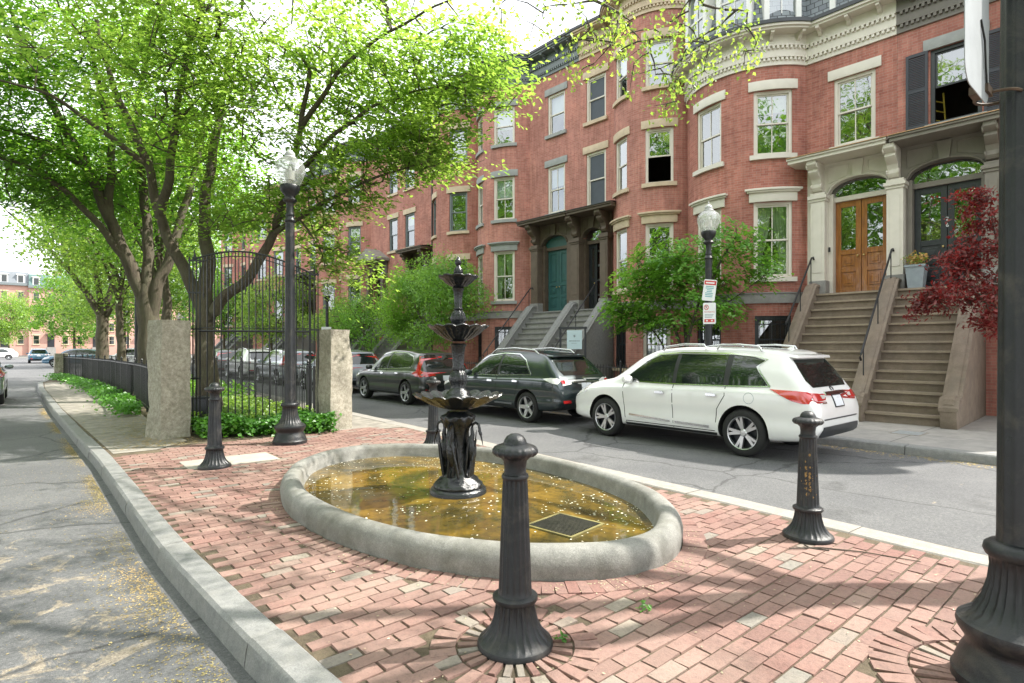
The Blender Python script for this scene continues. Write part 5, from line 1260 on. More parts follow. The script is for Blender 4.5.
# ------------------------------------------------------------------ cars
def crom(xs, ys, q):
    """monotone-ish smooth interpolation"""
    xs = np.asarray(xs, float); ys = np.asarray(ys, float); q = np.asarray(q, float)
    d = np.diff(ys)/np.diff(xs); m = np.zeros(len(xs)); m[1:-1] = np.where(d[:-1]*d[1:] > 0, 2*d[:-1]*d[1:]/(d[:-1]+d[1:]+1e-12), 0); m[0] = d[0]; m[-1] = d[-1]
    i = np.clip(np.searchsorted(xs, q)-1, 0, len(xs)-2); h = xs[i+1]-xs[i]; t = (q-xs[i])/h
    return (2*t**3-3*t**2+1)*ys[i]+(t**3-2*t**2+t)*h*m[i]+(-2*t**3+3*t**2)*ys[i+1]+(t**3-t**2)*h*m[i+1]
def car(name, label, paint, prof, L, W, H, ax_r, ax_f, wr, kind, loc, rz=0, group='cars parked along the kerb', simple=False, rimcol=None):
    """prof rows: y from the rear bumper (0) to the nose, z bottom, z shoulder, z top, half widths: sill, widest, shoulder, top (for L x W x H of the first row set)"""
    t = thing(name, label, 'car', loc, rz, group)
    pr = np.array(prof, float); ys = np.concatenate([np.linspace(0, .9, 30), np.linspace(.95, pr[-1, 0]-.7, 44), np.linspace(pr[-1, 0]-.65, pr[-1, 0], 22)])
    col = [crom(pr[:, 0], pr[:, k], ys) for k in range(1, 8)]
    rings = []
    for i, y in enumerate(ys):
        zb, zs, zr, wb, wm, wbelt, wr_ = (c[i] for c in col)
        h = zs-zb; g_ = zr-zs
        pts = [(0, zb), (.55*wb, zb), (wb, zb+.02), (wb+(wm-wb)*.7, zb+.10*h), (wm*.992, zb+.27*h), (wm*.985, zb+.45*h), (wm, zb+.66*h), (wm*.992, zs-.10*h), (wbelt, zs), (wbelt+(wr_-wbelt)*.48+.012*min(1, g_*3), zs+.5*g_), (wr_+.01, zr-.16*g_), (wr_*.93, zr-.055*g_), (wr_*.7, zr-.012*g_), (wr_*.35, zr-.002), (0, zr)]
        P = np.array(pts); s = np.linspace(0, 1, len(pts)); q = np.linspace(0, 1, 57)
        # resample smoothly
        X = crom(s, P[:, 0], q); Z = crom(s, P[:, 1], q)
        full = [(-x, z) for x, z in zip(X, Z)] + [(x, z) for x, z in list(zip(X, Z))[-2:0:-1]]
        rings.append([(x, y, z) for x, z in full])
    n = len(rings[0]); V = [p for r in rings for p in r]; F = []
    for i in range(len(rings)-1):
        for j in range(n): F.append((i*n+j, i*n+(j+1) % n, (i+1)*n+(j+1) % n, (i+1)*n+j))
    F.append(tuple(range(n-1, -1, -1))); F.append(tuple((len(rings)-1)*n+j for j in range(n)))
    me = bpy.data.meshes.new('body'); me.from_pydata(V, [], F)
    bm = bmesh.new(); bm.from_mesh(me); bmesh.ops.triangulate(bm, faces=[f for f in bm.faces if len(f.verts) > 4]); bmesh.ops.recalc_face_normals(bm, faces=bm.faces); bm.to_mesh(me)
    bvh = BVHTree.FromBMesh(bm); bm.free()
    me.materials.append(paint); me.materials.append(black)
    body = bpy.data.objects.new('body', me); COL.objects.link(body)
    # wheel wells are really cut out of the body
    cm_ = MB()
    for y in (ax_r, ax_f):
        for s in (-1, 1):
            A = 40; w1 = W/2+.2; w0 = W/2-.30; R = wr+.055
            vs = [(s*x, y+R*cos(2*pi*k/A), wr+.01+R*sin(2*pi*k/A)) for x in (w0, w1) for k in range(A)]
            cm_.add(vs, [tuple(range(A)), tuple(range(A, 2*A))]+[(k, (k+1) % A, A+(k+1) % A, A+k) for k in range(A)])
    cut = cm_.build('cut', [paint, black], smooth=0); cut.data.polygons.foreach_set('material_index', [1]*len(cut.data.polygons))
    md = body.modifiers.new('b', 'BOOLEAN'); md.operation = 'DIFFERENCE'; md.object = cut; md.solver = 'EXACT'
    dg = bpy.context.evaluated_depsgraph_get(); nm = bpy.data.meshes.new_from_object(body.evaluated_get(dg)); body.modifiers.clear()
    body.data = nm; nm.name = 'body'; bpy.data.objects.remove(cut); nm.shade_smooth(); nm.set_sharp_from_angle(angle=radians(32)); body.parent = t
    def panel(nm_, outline, axis, mat, out=.006, cell=.07, par=None, inn=.012):
        """thin solid panel lying on the body; outline in (y,z) for sides 'l','r' or (x,z) for 'rear','front'"""
        bm = bmesh.new(); vs = [bm.verts.new((a, b, 0)) for a, b in outline]; bm.faces.new(vs)
        xs = [a for a, _ in outline]; zs_ = [b for _, b in outline]
        for k, (lo, hi) in enumerate(((min(xs), max(xs)), (min(zs_), max(zs_)))):
            nn = int((hi-lo)/cell)
            for i in range(1, nn+1):
                c = lo+(hi-lo)*i/(nn+1); co_ = (c, 0, 0) if k == 0 else (0, c, 0)
                bmesh.ops.bisect_plane(bm, geom=bm.verts[:]+bm.edges[:]+bm.faces[:], plane_co=co_, plane_no=(1, 0, 0) if k == 0 else (0, 1, 0))
        bmesh.ops.triangulate(bm, faces=[f for f in bm.faces if len(f.verts) > 4])
        d = {'l': Vector((1, 0, 0)), 'r': Vector((-1, 0, 0)), 'rear': Vector((0, 1, 0)), 'front': Vector((0, -1, 0)), 'top': Vector((0, 0, -1))}[axis]
        inner = []
        for v in bm.verts:
            a, b = v.co.x, v.co.y
            o = {'l': Vector((-3, a, b)), 'r': Vector((3, a, b)), 'rear': Vector((a, -3, b)), 'front': Vector((a, L+3, b)), 'top': Vector((a, b, 4))}[axis]
            hit = bvh.ray_cast(o, d)
            if hit[0] is None:
                hit = bvh.find_nearest(o + d*3); 
            p, nn_ = hit[0], hit[1]
            if nn_.dot(d) > 0: nn_ = -nn_
            v.co = p + nn_*out
        ret = bmesh.ops.extrude_face_region(bm, geom=bm.faces[:]) if False else None
        me2 = bpy.data.meshes.new(nm_); 
        bd = [e for e in bm.edges if e.is_boundary]; r = bmesh.ops.extrude_edge_only(bm, edges=bd)
        for g_ in r['geom']:
            if isinstance(g_, bmesh.types.BMVert): g_.co += d*(out+inn)
        bmesh.ops.recalc_face_normals(bm, faces=bm.faces); bm.to_mesh(me2); bm.free(); me2.materials.append(mat); me2.shade_smooth(); me2.set_sharp_from_angle(angle=radians(40))
        o_ = bpy.data.objects.new(nm_, me2); COL.objects.link(o_); o_.parent = par or t; return o_
    def line(pts, w):
        """closed outline of a thin strip along pts"""
        P = [Vector((a, b)) for a, b in pts]; Lf, Rt = [], []
        for i, p in enumerate(P):
            d = (P[min(i+1, len(P)-1)]-P[max(i-1, 0)]).normalized(); q = Vector((-d.y, d.x))*w/2; Lf.append(tuple(p+q)); Rt.append(tuple(p-q))
        return Lf+Rt[::-1]
    # wheels
    for y, x in ((ax_r, -1), (ax_f, -1), (ax_r, 1), (ax_f, 1)):
        w = bpy.data.objects.new('wheel', None); COL.objects.link(w); w.parent = t; w.location = (x*(W/2-.135), y, wr); 
        m = MB(); tw = .23; T = [(wr*.70, -tw/2), (wr*.80, -tw/2-.006), (wr*.93, -tw/2+.004), (wr*.985, -tw/2+.03), (wr, -tw/2+.06), (wr, tw/2-.06), (wr*.985, tw/2-.03), (wr*.93, tw/2-.004), (wr*.80, tw/2+.006), (wr*.70, tw/2)]
        m.lathe(T, 56, cap=False); R = Matrix.Rotation(radians(90), 3, 'Y'); m.v = [tuple(R @ Vector(v)) for v in m.v]; m.build('tyre', black, w, smooth=50)
        m = MB(); rr_ = wr*.71; fx = .085     # dish, lip and spokes; outer face towards x
        m.lathe([(rr_, -.10), (rr_*1.0, .10), (rr_*.985, .118), (rr_*.93, .112), (rr_*.90, .07), (rr_*.88, -.02), (0, -.03)], 48, cap=False); ro = MB(); ro.v = m.v; ro.f = m.f; ro.m = [0 if (i//48) in (1, 2, 3) else 1 for i in range(len(m.f))]; ro.uv = m.uv
        ns = 5 if kind != 'volvo' else 5
        for k in range(ns):
            a = 2*pi*k/ns+.3
            for off in ((-.16, .16) if kind == 'white' else (0,)):
                ww = .026 if kind == 'white' else .048
                c, s_ = cos(a), sin(a); c2, s2 = cos(a+off), sin(a+off)
                p0 = Vector((c*.05, s_*.05, .085)); p1 = Vector((c2*rr_*.92, s2*rr_*.92, .10)); e = (p1-p0).normalized(); q = Vector((-e.y, e.x, 0))
                ro.add([p0-q*ww, p0+q*ww, p1+q*ww*.8, p1-q*ww*.8, p0-q*ww+Vector((0, 0, -.05)), p0+q*ww+Vector((0, 0, -.05)), p1+q*ww*.8+Vector((0, 0, -.05)), p1-q*ww*.8+Vector((0, 0, -.05))], [(0, 1, 2, 3), (0, 1, 5, 4), (1, 2, 6, 5), (2, 3, 7, 6), (3, 0, 4, 7)], 0)
        ro.lathe([(.06, .05), (.062, .085), (.045, .098), (0, .10)], 20)
        R = Matrix.Rotation(radians(90)*x, 3, 'Y'); ro.v = [tuple(R @ Vector(v)) for v in ro.v]; ro.build('rim', [alloy, charcoal], w, smooth=35)
    q = lambda yy: tuple(float(crom(pr[:, 0], pr[:, k], [yy])[0]) for k in range(1, 8))
    return t, body, panel, line, q

def common_bits(t, panel, line, q, L, W, wind, plate, trimm, doors, rails=None, handles=(), simple=False, sill=True, band_=None):
    for sd in ('l', 'r'):
        if band_: panel('window_pillar', band_, sd, blackp, out=.0025)
        for nm_, ol in wind: panel('side_window', ol, sd, carglass, out=.004)
        if simple: continue
        if trimm:
            for ol in trimm: panel('window_trim', line(ol, .022), sd, chrome, out=.009, cell=.1)
        for ol in doors: panel('door_seam', line(ol, .013), sd, black, out=.0015, cell=.1)
        for (y, z) in handles:
            panel('door_handle', [(y-.10, z-.008), (y-.08, z-.022), (y+.08, z-.022), (y+.10, z-.004), (y+.08, z+.02), (y-.08, z+.014)], sd, chrome, out=.03)

# white SUV -------------------------------------------------------
PW = [(0, .50, .66, .74, .62, .74, .70, .52), (.03, .42, .78, .86, .70, .85, .80, .64), (.09, .37, .93, 1.0, .78, .915, .86, .72), (.17, .34, 1.01, 1.12, .82, .94, .88, .75), (.28, .31, 1.05, 1.28, .84, .955, .90, .75), (.46, .29, 1.07, 1.52, .855, .97, .91, .715), (.60, .28, 1.08, 1.655, .86, .975, .915, .68),
      (.8, .27, 1.085, 1.70, .865, .98, .92, .665), (1.5, .25, 1.08, 1.735, .87, .98, .925, .66), (2.3, .25, 1.06, 1.745, .87, .98, .925, .655), (2.95, .25, 1.05, 1.70, .87, .98, .92, .65), (3.3, .25, 1.04, 1.585, .87, .98, .915, .66), (3.65, .25, 1.03, 1.36, .87, .98, .90, .70), (3.98, .25, 1.02, 1.14, .87, .975, .88, .76),
      (4.35, .27, .98, 1.07, .86, .965, .85, .72), (4.7, .29, .90, .98, .82, .93, .80, .66), (4.92, .31, .78, .86, .74, .86, .72, .58), (5.04, .36, .66, .72, .62, .74, .60, .48), (5.08, .42, .58, .62, .5, .6, .5, .4)]
wp = m_paint('pearl_white_paint', (.80, .80, .79), 0, .3)
ZR = -.135
t, body, panel, line, q = car('suv_car', 'white family SUV with silver roof rails parked in front of the oak door stoop', wp, PW, 5.08, 1.96, 1.75, 1.13, 4.03, .375, 'white', (9.50, 3.40, ZR))
winsW = [('f', [(2.50, 1.10), (3.62, 1.10), (3.50, 1.21), (3.18, 1.45), (2.90, 1.575), (2.50, 1.605)]), ('m', [(1.50, 1.115), (2.42, 1.10), (2.42, 1.608), (1.50, 1.60)]), ('b', [(.76, 1.16), (.74, 1.135), (1.40, 1.118), (1.40, 1.59), (1.05, 1.56), (.86, 1.51), (.98, 1.42), (.92, 1.34)])]
common_bits(t, panel, line, q, 5.08, 1.96, winsW, None, [[(3.66, 1.095), (2.4, 1.085), (1.4, 1.10), (.70, 1.12)], [(.70, 1.12), (.88, 1.32), (.95, 1.42), (.82, 1.53), (1.05, 1.585), (1.5, 1.622), (2.45, 1.63), (2.92, 1.597), (3.2, 1.47)]],
    [[(3.60, 1.06), (3.56, .80), (3.52, .45), (3.50, .34)], [(2.46, 1.08), (2.45, .7), (2.43, .34)], [(1.45, 1.09), (1.44, .95), (1.58, .72), (1.60, .5)], [(3.50, .36), (2.43, .36), (1.62, .36)]], handles=((2.72, .93), (1.68, .95)), band_=[(.78, 1.13), (1.4, 1.105), (3.63, 1.085), (3.5, 1.22), (3.18, 1.46), (2.90, 1.585), (2.45, 1.612), (1.4, 1.602), (1.05, 1.57), (.86, 1.52), (.98, 1.42), (.9, 1.3)])
for sd in ('l', 'r'):
    panel('side_moulding', [(2.5, .425), (3.42, .47), (3.42, .50), (2.5, .455)], sd, chrome, out=.012); panel('side_moulding', [(1.72, .40), (2.40, .42), (2.40, .452), (1.72, .44)], sd, chrome, out=.012)
    panel('rocker', [(1.62, .25), (3.5, .25), (3.52, .335), (1.58, .335)], sd, blackp, out=.008)
    s = -1 if sd == 'l' else 1
    panel('taillight', [(.05, .90), (.20, .90), (.34, .93), (.55, 1.02), (.70, 1.085), (.30, 1.075), (.06, 1.05)], sd, taillight_m, out=.012)
    panel('headlight', [(4.50, .86), (4.9, .72), (4.97, .70), (4.88, .80), (4.55, .93)], sd, clearlens, out=.008)
    panel('fuel_door', line([(1.02+.0+.085*cos(a), .93+.085*sin(a)) for a in np.linspace(0, 2*pi, 21)], .006), sd, greyprint, out=.0012) if sd == 'l' else None
    m = MB(); x = s*.66
    for ya, yb in ((.95, 1.75), (1.95, 2.85)):
        z = lambda yy: q(yy)[2]-.045
        m.tube([(x, ya, z(ya)), (x, ya+.05, z(ya)+.075), (x, (ya+yb)/2, z((ya+yb)/2)+.085), (x, yb-.06, z(yb)+.07), (x, yb, z(yb))], .019, 8)
    m.build('roof_rail', chrome, t, smooth=50)
    m = MB(); m.lathe([(0, -.13), (.06, -.115), (.085, -.04), (.085, .05), (.06, .115), (0, .13)], 20, sx=.6, sy=1); Rm = Matrix.Rotation(pi/2, 3, 'X'); Rz = Matrix.Rotation(pi/2, 3, 'Z'); m.v = [tuple(Rz @ (Rm @ Vector((v[0], v[1]*.9, v[2]))) + Vector((s*1.02, 3.42, 1.13))) for v in m.v]
    m.tube([(s*.90, 3.44, 1.08), (s*1.0, 3.42, 1.09)], .03, 8); m.build('mirror', wp, t, smooth=50)
# rear: window, spoiler, lamps, plate, bumper
panel('rear_window', [(-.62, 1.12), (.62, 1.12), (.70, 1.22), (.66, 1.40), (.60, 1.535), (-.60, 1.535), (-.66, 1.40), (-.70, 1.22)], 'rear', carglass, out=.006)
m = MB(); m.prism([(-.64, 0), (.64, 0), (.60, .045), (-.60, .045)], (0, .40, 1.555), Vector((1, 0, 0)), Vector((0, 1, .16)).normalized(), .34); m.build('spoiler', wp, t, smooth=30, bevel=.012)
for s in (-1, 1): panel('taillight', [(s*.40, .975), (s*.46, .935), (s*.70, .925), (s*.80, .935), (s*.80, 1.05), (s*.60, 1.035)], 'rear', taillight_m, out=.01)
for s in (-1, 1): panel('reversing_lamp', [(s*.43, .975), (s*.47, .955), (s*.56, .955), (s*.57, 1.01), (s*.50, 1.005)], 'rear', clearlens, out=.016)
panel('plate_garnish', [(-.38, 1.0), (.38, 1.0), (.36, 1.045), (-.36, 1.045)], 'rear', chrome, out=.02)
panel('badge', line([(.05*cos(a), 1.085+.026*sin(a)) for a in np.linspace(-.9, pi+.9, 13)], .014), 'rear', charcoal, out=.01)
panel('badge', [(-.60, .885), (-.44, .885), (-.44, .905), (-.60, .905)], 'rear', chrome, out=.008)
P_ = panel('licence_plate', [(-.155, .83), (.155, .83), (.155, .985), (-.155, .985)], 'rear', plate_m, out=.012); 
panel('plate_frame', line([(-.165, .82), (.165, .82), (.165, .995), (-.165, .995), (-.165, .83)], .018), 'rear', charcoal, out=.016)
panel('bumper_slot', [(-.62, .645), (.62, .645), (.64, .665), (-.64, .665)], 'rear', charcoal, out=.006)
panel('lower_bumper', [(-.66, .40), (.66, .40), (.72, .44), (.66, .55), (-.66, .55), (-.72, .44)], 'rear', charcoal, out=.014)
m = MB(); m.prism([(0, 0), (.16, 0), (.02, .075)], (-.012, .72, 1.685), Vector((0, 1, 0)), Vector((1, 0, 0)), .024); m.build('antenna_fin', wp, t, smooth=0, bevel=.006)
panel('windscreen', [(-.62, 1.16), (.62, 1.16), (.58, 1.35), (.54, 1.60), (-.54, 1.60), (-.58, 1.35)], 'front', carglass, out=.005)
panel('grille', [(-.40, .50), (.40, .50), (.46, .66), (.40, .72), (-.40, .72), (-.46, .66)], 'front', charcoal, out=.01)
SUV_W = t; t.scale = (.985, .965, 1.0)

# dark blue-green SUV ---------------------------------------------
PR = [(0, .48, .66, .74, .60, .72, .68, .50), (.03, .42, .80, .88, .70, .83, .78, .62), (.09, .36, .94, 1.01, .77, .89, .83, .70), (.2, .33, 1.01, 1.13, .81, .92, .86, .74), (.38, .30, 1.03, 1.30, .83, .935, .88, .72), (.62, .28, 1.04, 1.50, .84, .94, .88, .68), (.85, .27, 1.04, 1.60, .84, .94, .885, .64),
      (1.4, .26, 1.03, 1.66, .84, .94, .885, .62), (2.1, .26, 1.01, 1.68, .84, .94, .885, .615), (2.7, .26, 1.0, 1.63, .84, .94, .88, .615), (3.05, .26, .99, 1.50, .84, .94, .87, .63), (3.4, .26, .98, 1.25, .84, .94, .86, .67), (3.65, .26, .97, 1.08, .84, .935, .85, .72), (4.1, .28, .93, 1.01, .82, .92, .82, .68), (4.45, .30, .85, .92, .78, .88, .76, .60), (4.66, .33, .74, .80, .68, .78, .64, .5), (4.76, .42, .6, .65, .5, .6, .5, .4)]
rp_ = m_paint('dark_slate_green_paint', (.028, .042, .046), .45, .28)
t, body, panel, line, q = car('suv_car', 'dark slate coloured SUV with clear taillights parked just ahead of the white one', rp_, PR, 4.76, 1.88, 1.68, 1.05, 3.79, .355, 'rx', (9.62, 8.72, ZR))
RX_T = t
winsR = [('f', [(2.20, 1.07), (3.42, 1.05), (3.30, 1.15), (2.95, 1.38), (2.70, 1.50), (2.20, 1.555)]), ('m', [(1.02, 1.12), (2.12, 1.075), (2.12, 1.56), (1.60, 1.54), (1.30, 1.42)]), ]
common_bits(t, panel, line, q, 4.76, 1.88, winsR, None, [[(3.44, 1.035), (2.2, 1.05), (.95, 1.10)], [(.95, 1.10), (1.26, 1.43), (1.58, 1.565), (2.15, 1.585), (2.72, 1.525), (3.0, 1.40)]], [[(3.36, 1.02), (3.33, .6), (3.28, .36)], [(2.16, 1.05), (2.15, .6), (2.12, .36)], [(1.30, 1.05), (1.33, .9), (1.46, .6)], [(3.28, .40), (1.5, .40)]], handles=((2.38, .92), (1.42, .94)), band_=[(1.0, 1.105), (2.15, 1.06), (3.43, 1.04), (3.30, 1.16), (2.95, 1.39), (2.70, 1.51), (2.15, 1.565), (1.60, 1.55), (1.28, 1.43)])
for sd in ('l', 'r'):
    s = -1 if sd == 'l' else 1
    panel('rocker', [(1.5, .26), (3.3, .26), (3.3, .38), (1.46, .38)], sd, blackp, out=.008); panel('side_moulding', [(1.55, .385), (2.2, .385), (2.2, .415), (1.55, .42)], sd, chrome, out=.012)
    panel('taillight', [(.03, .90), (.30, .96), (.52, 1.02), (.30, 1.05), (.05, 1.03)], sd, clearlens, out=.012); panel('headlight', [(4.1, .82), (4.5, .70), (4.6, .70), (4.45, .80), (4.15, .88)], sd, clearlens, out=.008)
    m = MB(); x = s*.60; z = lambda yy: q(yy)[2]-.05
    m.tube([(x, .95, z(.95)), (x, 1.1, z(1.1)+.08), (x, 1.8, z(1.8)+.09), (x, 2.5, z(2.5)+.08), (x, 2.7, z(2.7))], .02, 8); m.build('roof_rail', chrome, t, smooth=50)
    m = MB(); m.lathe([(0, -.12), (.06, -.10), (.085, -.03), (.085, .05), (.06, .10), (0, .12)], 18, sx=.6); m.v = [(s*.985+v[2]*s, 3.22+v[0], 1.09+v[1]*.9) for v in m.v]; m.build('mirror', rp_, t, smooth=50)
panel('rear_window', [(-.58, 1.10), (.58, 1.10), (.62, 1.2), (.54, 1.50), (-.54, 1.50), (-.62, 1.2)], 'rear', carglass, out=.006)
m = MB(); m.prism([(-.58, 0), (.58, 0), (.54, .04), (-.54, .04)], (0, .54, 1.505), Vector((1, 0, 0)), Vector((0, 1, .1)).normalized(), .36); m.build('spoiler', rp_, t, smooth=30, bevel=.012)
for s in (-1, 1):
    panel('taillight', [(s*.48, .91), (s*.74, .88), (s*.76, 1.02), (s*.62, 1.03), (s*.46, .97)], 'rear', clearlens, out=.012); panel('red_lens', [(s*.66, .93), (s*.75, .92), (s*.76, 1.0), (s*.66, 1.0)], 'rear', taillight_m, out=.018)
    panel('reflector', [(s*.52, .50), (s*.74, .50), (s*.76, .56), (s*.54, .56)], 'rear', taillight_m, out=.012)
panel('plate_garnish', [(-.42, .93), (.42, .93), (.40, .965), (-.40, .965)], 'rear', chrome, out=.02); panel('licence_plate', [(-.155, .78), (.155, .78), (.155, .93), (-.155, .93)], 'rear', plate_m, out=.012)
panel('badge', line([(.055*cos(a), 1.015+.035*sin(a)) for a in np.linspace(0, 2*pi, 15)], .012), 'rear', chrome, out=.012)
panel('lower_bumper', [(-.70, .36), (.70, .36), (.76, .44), (.70, .48), (-.70, .48), (-.76, .44)], 'rear', charcoal, out=.012)
panel('windscreen', [(-.60, 1.10), (.60, 1.10), (.56, 1.3), (.52, 1.52), (-.52, 1.52), (-.56, 1.3)], 'front', carglass, out=.005); panel('grille', [(-.36, .48), (.36, .48), (.42, .64), (.36, .70), (-.36, .70), (-.42, .64)], 'front', charcoal, out=.01)

# dark grey SUV with tall red lamps -------------------------------
vp_ = m_paint('dark_grey_green_paint', (.030, .036, .034), .4, .28)
PV = [(0, .46, .70, .78, .62, .76, .72, .54), (.03, .40, .84, .92, .72, .86, .80, .66), (.09, .35, .98, 1.06, .79, .915, .85, .74), (.2, .31, 1.02, 1.22, .82, .935, .87, .75), (.36, .29, 1.03, 1.42, .84, .945, .88, .71), (.52, .28, 1.03, 1.57, .845, .95, .885, .67)] + [tuple([r[0]*.985] + [r[1], r[2]-.0, r[3]-.01]+list(r[4:])) for r in PR[6:]]
t, body, panel, line, q = car('suv_car', 'dark grey SUV with tall red taillights parked ahead of the slate coloured one', vp_, PV, 4.69, 1.90, 1.66, .92, 3.72, .36, 'volvo', (9.58, 14.30, ZR))
XC_T = t
winsV = [('f', [(2.20, 1.07), (3.38, 1.05), (3.26, 1.15), (2.92, 1.38), (2.66, 1.50), (2.20, 1.55)]), ('m', [(.72, 1.14), (2.12, 1.075), (2.12, 1.555), (1.3, 1.53), (.82, 1.43), (.66, 1.30)])]
common_bits(t, panel, line, q, 4.69, 1.90, winsV, None, [[(3.4, 1.035), (2.2, 1.05), (.70, 1.12)], [(.70, 1.12), (.63, 1.32), (.80, 1.45), (1.3, 1.56), (2.15, 1.58), (2.68, 1.525), (2.96, 1.40)]], [[(3.32, 1.02), (3.29, .6), (3.24, .36)], [(2.16, 1.05), (2.15, .6), (2.12, .36)], [(1.20, 1.05), (1.23, .9), (1.36, .6)], [(3.24, .40), (1.4, .40)]], handles=((2.38, .92), (1.42, .94)), band_=[(.70, 1.125), (2.15, 1.06), (3.39, 1.04), (3.26, 1.16), (2.92, 1.39), (2.66, 1.51), (2.15, 1.562), (1.3, 1.54), (.80, 1.44), (.64, 1.30)])
for sd in ('l', 'r'):
    s = -1 if sd == 'l' else 1
    panel('rocker', [(1.4, .26), (3.25, .26), (3.25, .36), (1.36, .36)], sd, blackp, out=.008)
    panel('taillight', [(.05, .86), (.30, .88), (.48, .96), (.36, 1.03), (.36, 1.30), (.46, 1.46), (.38, 1.46), (.24, 1.24), (.17, 1.05), (.04, .98)], sd, taillight_m, out=.014)
    panel('headlight', [(4.05, .82), (4.45, .70), (4.55, .70), (4.4, .80), (4.1, .88)], sd, clearlens, out=.008)
    m = MB(); m.lathe([(0, -.12), (.06, -.10), (.085, -.03), (.085, .05), (.06, .10), (0, .12)], 18, sx=.6); m.v = [(s*.99+v[2]*s, 3.18+v[0], 1.09+v[1]*.9) for v in m.v]; m.build('mirror', vp_, t, smooth=50)
panel('rear_window', [(-.60, 1.10), (.60, 1.10), (.64, 1.2), (.56, 1.50), (-.56, 1.50), (-.64, 1.2)], 'rear', carglass, out=.006)
for s in (-1, 1): panel('taillight', [(s*.40, .90), (s*.78, .86), (s*.80, 1.02), (s*.72, 1.0), (s*.70, .955), (s*.42, .94)], 'rear', taillight_m, out=.012); panel('reflector', [(s*.50, .46), (s*.76, .46), (s*.76, .50), (s*.50, .50)], 'rear', taillight_m, out=.01)
panel('licence_plate', [(-.155, .74), (.155, .74), (.155, .89), (-.155, .89)], 'rear', plate_m, out=.012); panel('bumper_trim', [(-.72, .56), (.72, .56), (.72, .585), (-.72, .585)], 'rear', chrome, out=.01); panel('lower_bumper', [(-.72, .34), (.72, .34), (.78, .42), (.72, .50), (-.72, .50), (-.78, .42)], 'rear', charcoal, out=.012)
panel('windscreen', [(-.60, 1.10), (.60, 1.10), (.56, 1.3), (.52, 1.52), (-.52, 1.52), (-.56, 1.3)], 'front', carglass, out=.005); panel('grille', [(-.36, .48), (.36, .48), (.42, .64), (.36, .70), (-.36, .70), (-.42, .64)], 'front', charcoal, out=.01)

def recolour(root, paint):
    for c in bpy.data.objects:
        if c.parent == root and c.type == 'MESH' and c.name.split('.')[0] in ('body', 'mirror', 'spoiler'):
            c.data = c.data.copy(); c.data.materials[0] = paint
sil = m_paint('silver_blue_paint', (.36, .40, .44), .5, .3); wht = m_paint('plain_white_paint', (.74, .74, .73), 0, .3); blu = m_paint('mid_blue_paint', (.05, .13, .20), .3, .3); red_ = m_paint('grey_metal_paint', (.20, .21, .22), .5, .3)
for src, loc, rz, pt, lb, gr in (
    (XC_T, (9.6, 20.0, ZR), 0, sil, 'silver blue car parked beyond the dark grey SUV, half hidden by the granite pillar', None),
    (XC_T, (9.55, 26.0, ZR), 0, sil, 'pale silver car with red taillights seen between the middle gate bars', None),
    (RX_T, (9.5, 31.6, ZR), 0, wht, 'white parked car seen through the left half of the gate', None),
    (XC_T, (9.4, 37.4, ZR), 0, red_, 'grey parked car farthest away along the kerb through the gate', None),
    (RX_T, (.75, 82.5, ZR), 0, blu, 'distant blue car driving away down the left street', 'cars in the far left street'),
    (RX_T, (-1.3, 110, ZR), radians(90), wht, 'distant white car standing across the end of the left street', 'cars in the far left street'),
    (RX_T, (-6.0, 112, ZR), radians(90), wht, 'second distant white car near the left frame edge below the brick block', 'cars in the far left street'),
    (XC_T, (-1.53, 22.4, ZR), 0, sil, 'silver car on the left street whose tail just enters the left frame edge', 'cars in the far left street'),
    (RX_T, (9.4, 62, ZR), radians(70), wht, 'white car seen above the park fence beyond the trees', 'cars in the far left street'),
    (XC_T, (5.5, 66, ZR), radians(80), blu, 'blue car seen above the park fence between the tree trunks', 'cars in the far left street')):
    c = dup(src, loc, rz, lb, gr); recolour(c, pt)
# ------------------------------------------------------------------ trees
def leaf_arrays(cent, nrm, size, asp, g, fold=.25, droop=0.0):
    """bent rhombic leaves: 4 verts, 2 triangles each"""
    n = len(cent); a = g.normal(size=(n, 3)); a -= (a*nrm).sum(1)[:, None]*nrm; a /= np.linalg.norm(a, axis=1)[:, None]+1e-9
    a[:, 2] -= droop; a /= np.linalg.norm(a, axis=1)[:, None]; b = np.cross(nrm, a); b /= np.linalg.norm(b, axis=1)[:, None]+1e-9
    s = (size*g.uniform(.65, 1.25, n))[:, None]; w = s*asp
    V = np.stack([cent-a*s*.5, cent+b*w*.5+nrm*w*fold*.5-a*s*.05, cent+a*s*.5, cent-b*w*.5+nrm*w*fold*.5-a*s*.05], 1)
    i = np.arange(n)[:, None]*4; F = np.stack([i+np.array([0, 1, 2]), i+np.array([0, 2, 3])], 1).reshape(-1, 3)
    return V.reshape(-1, 3), F
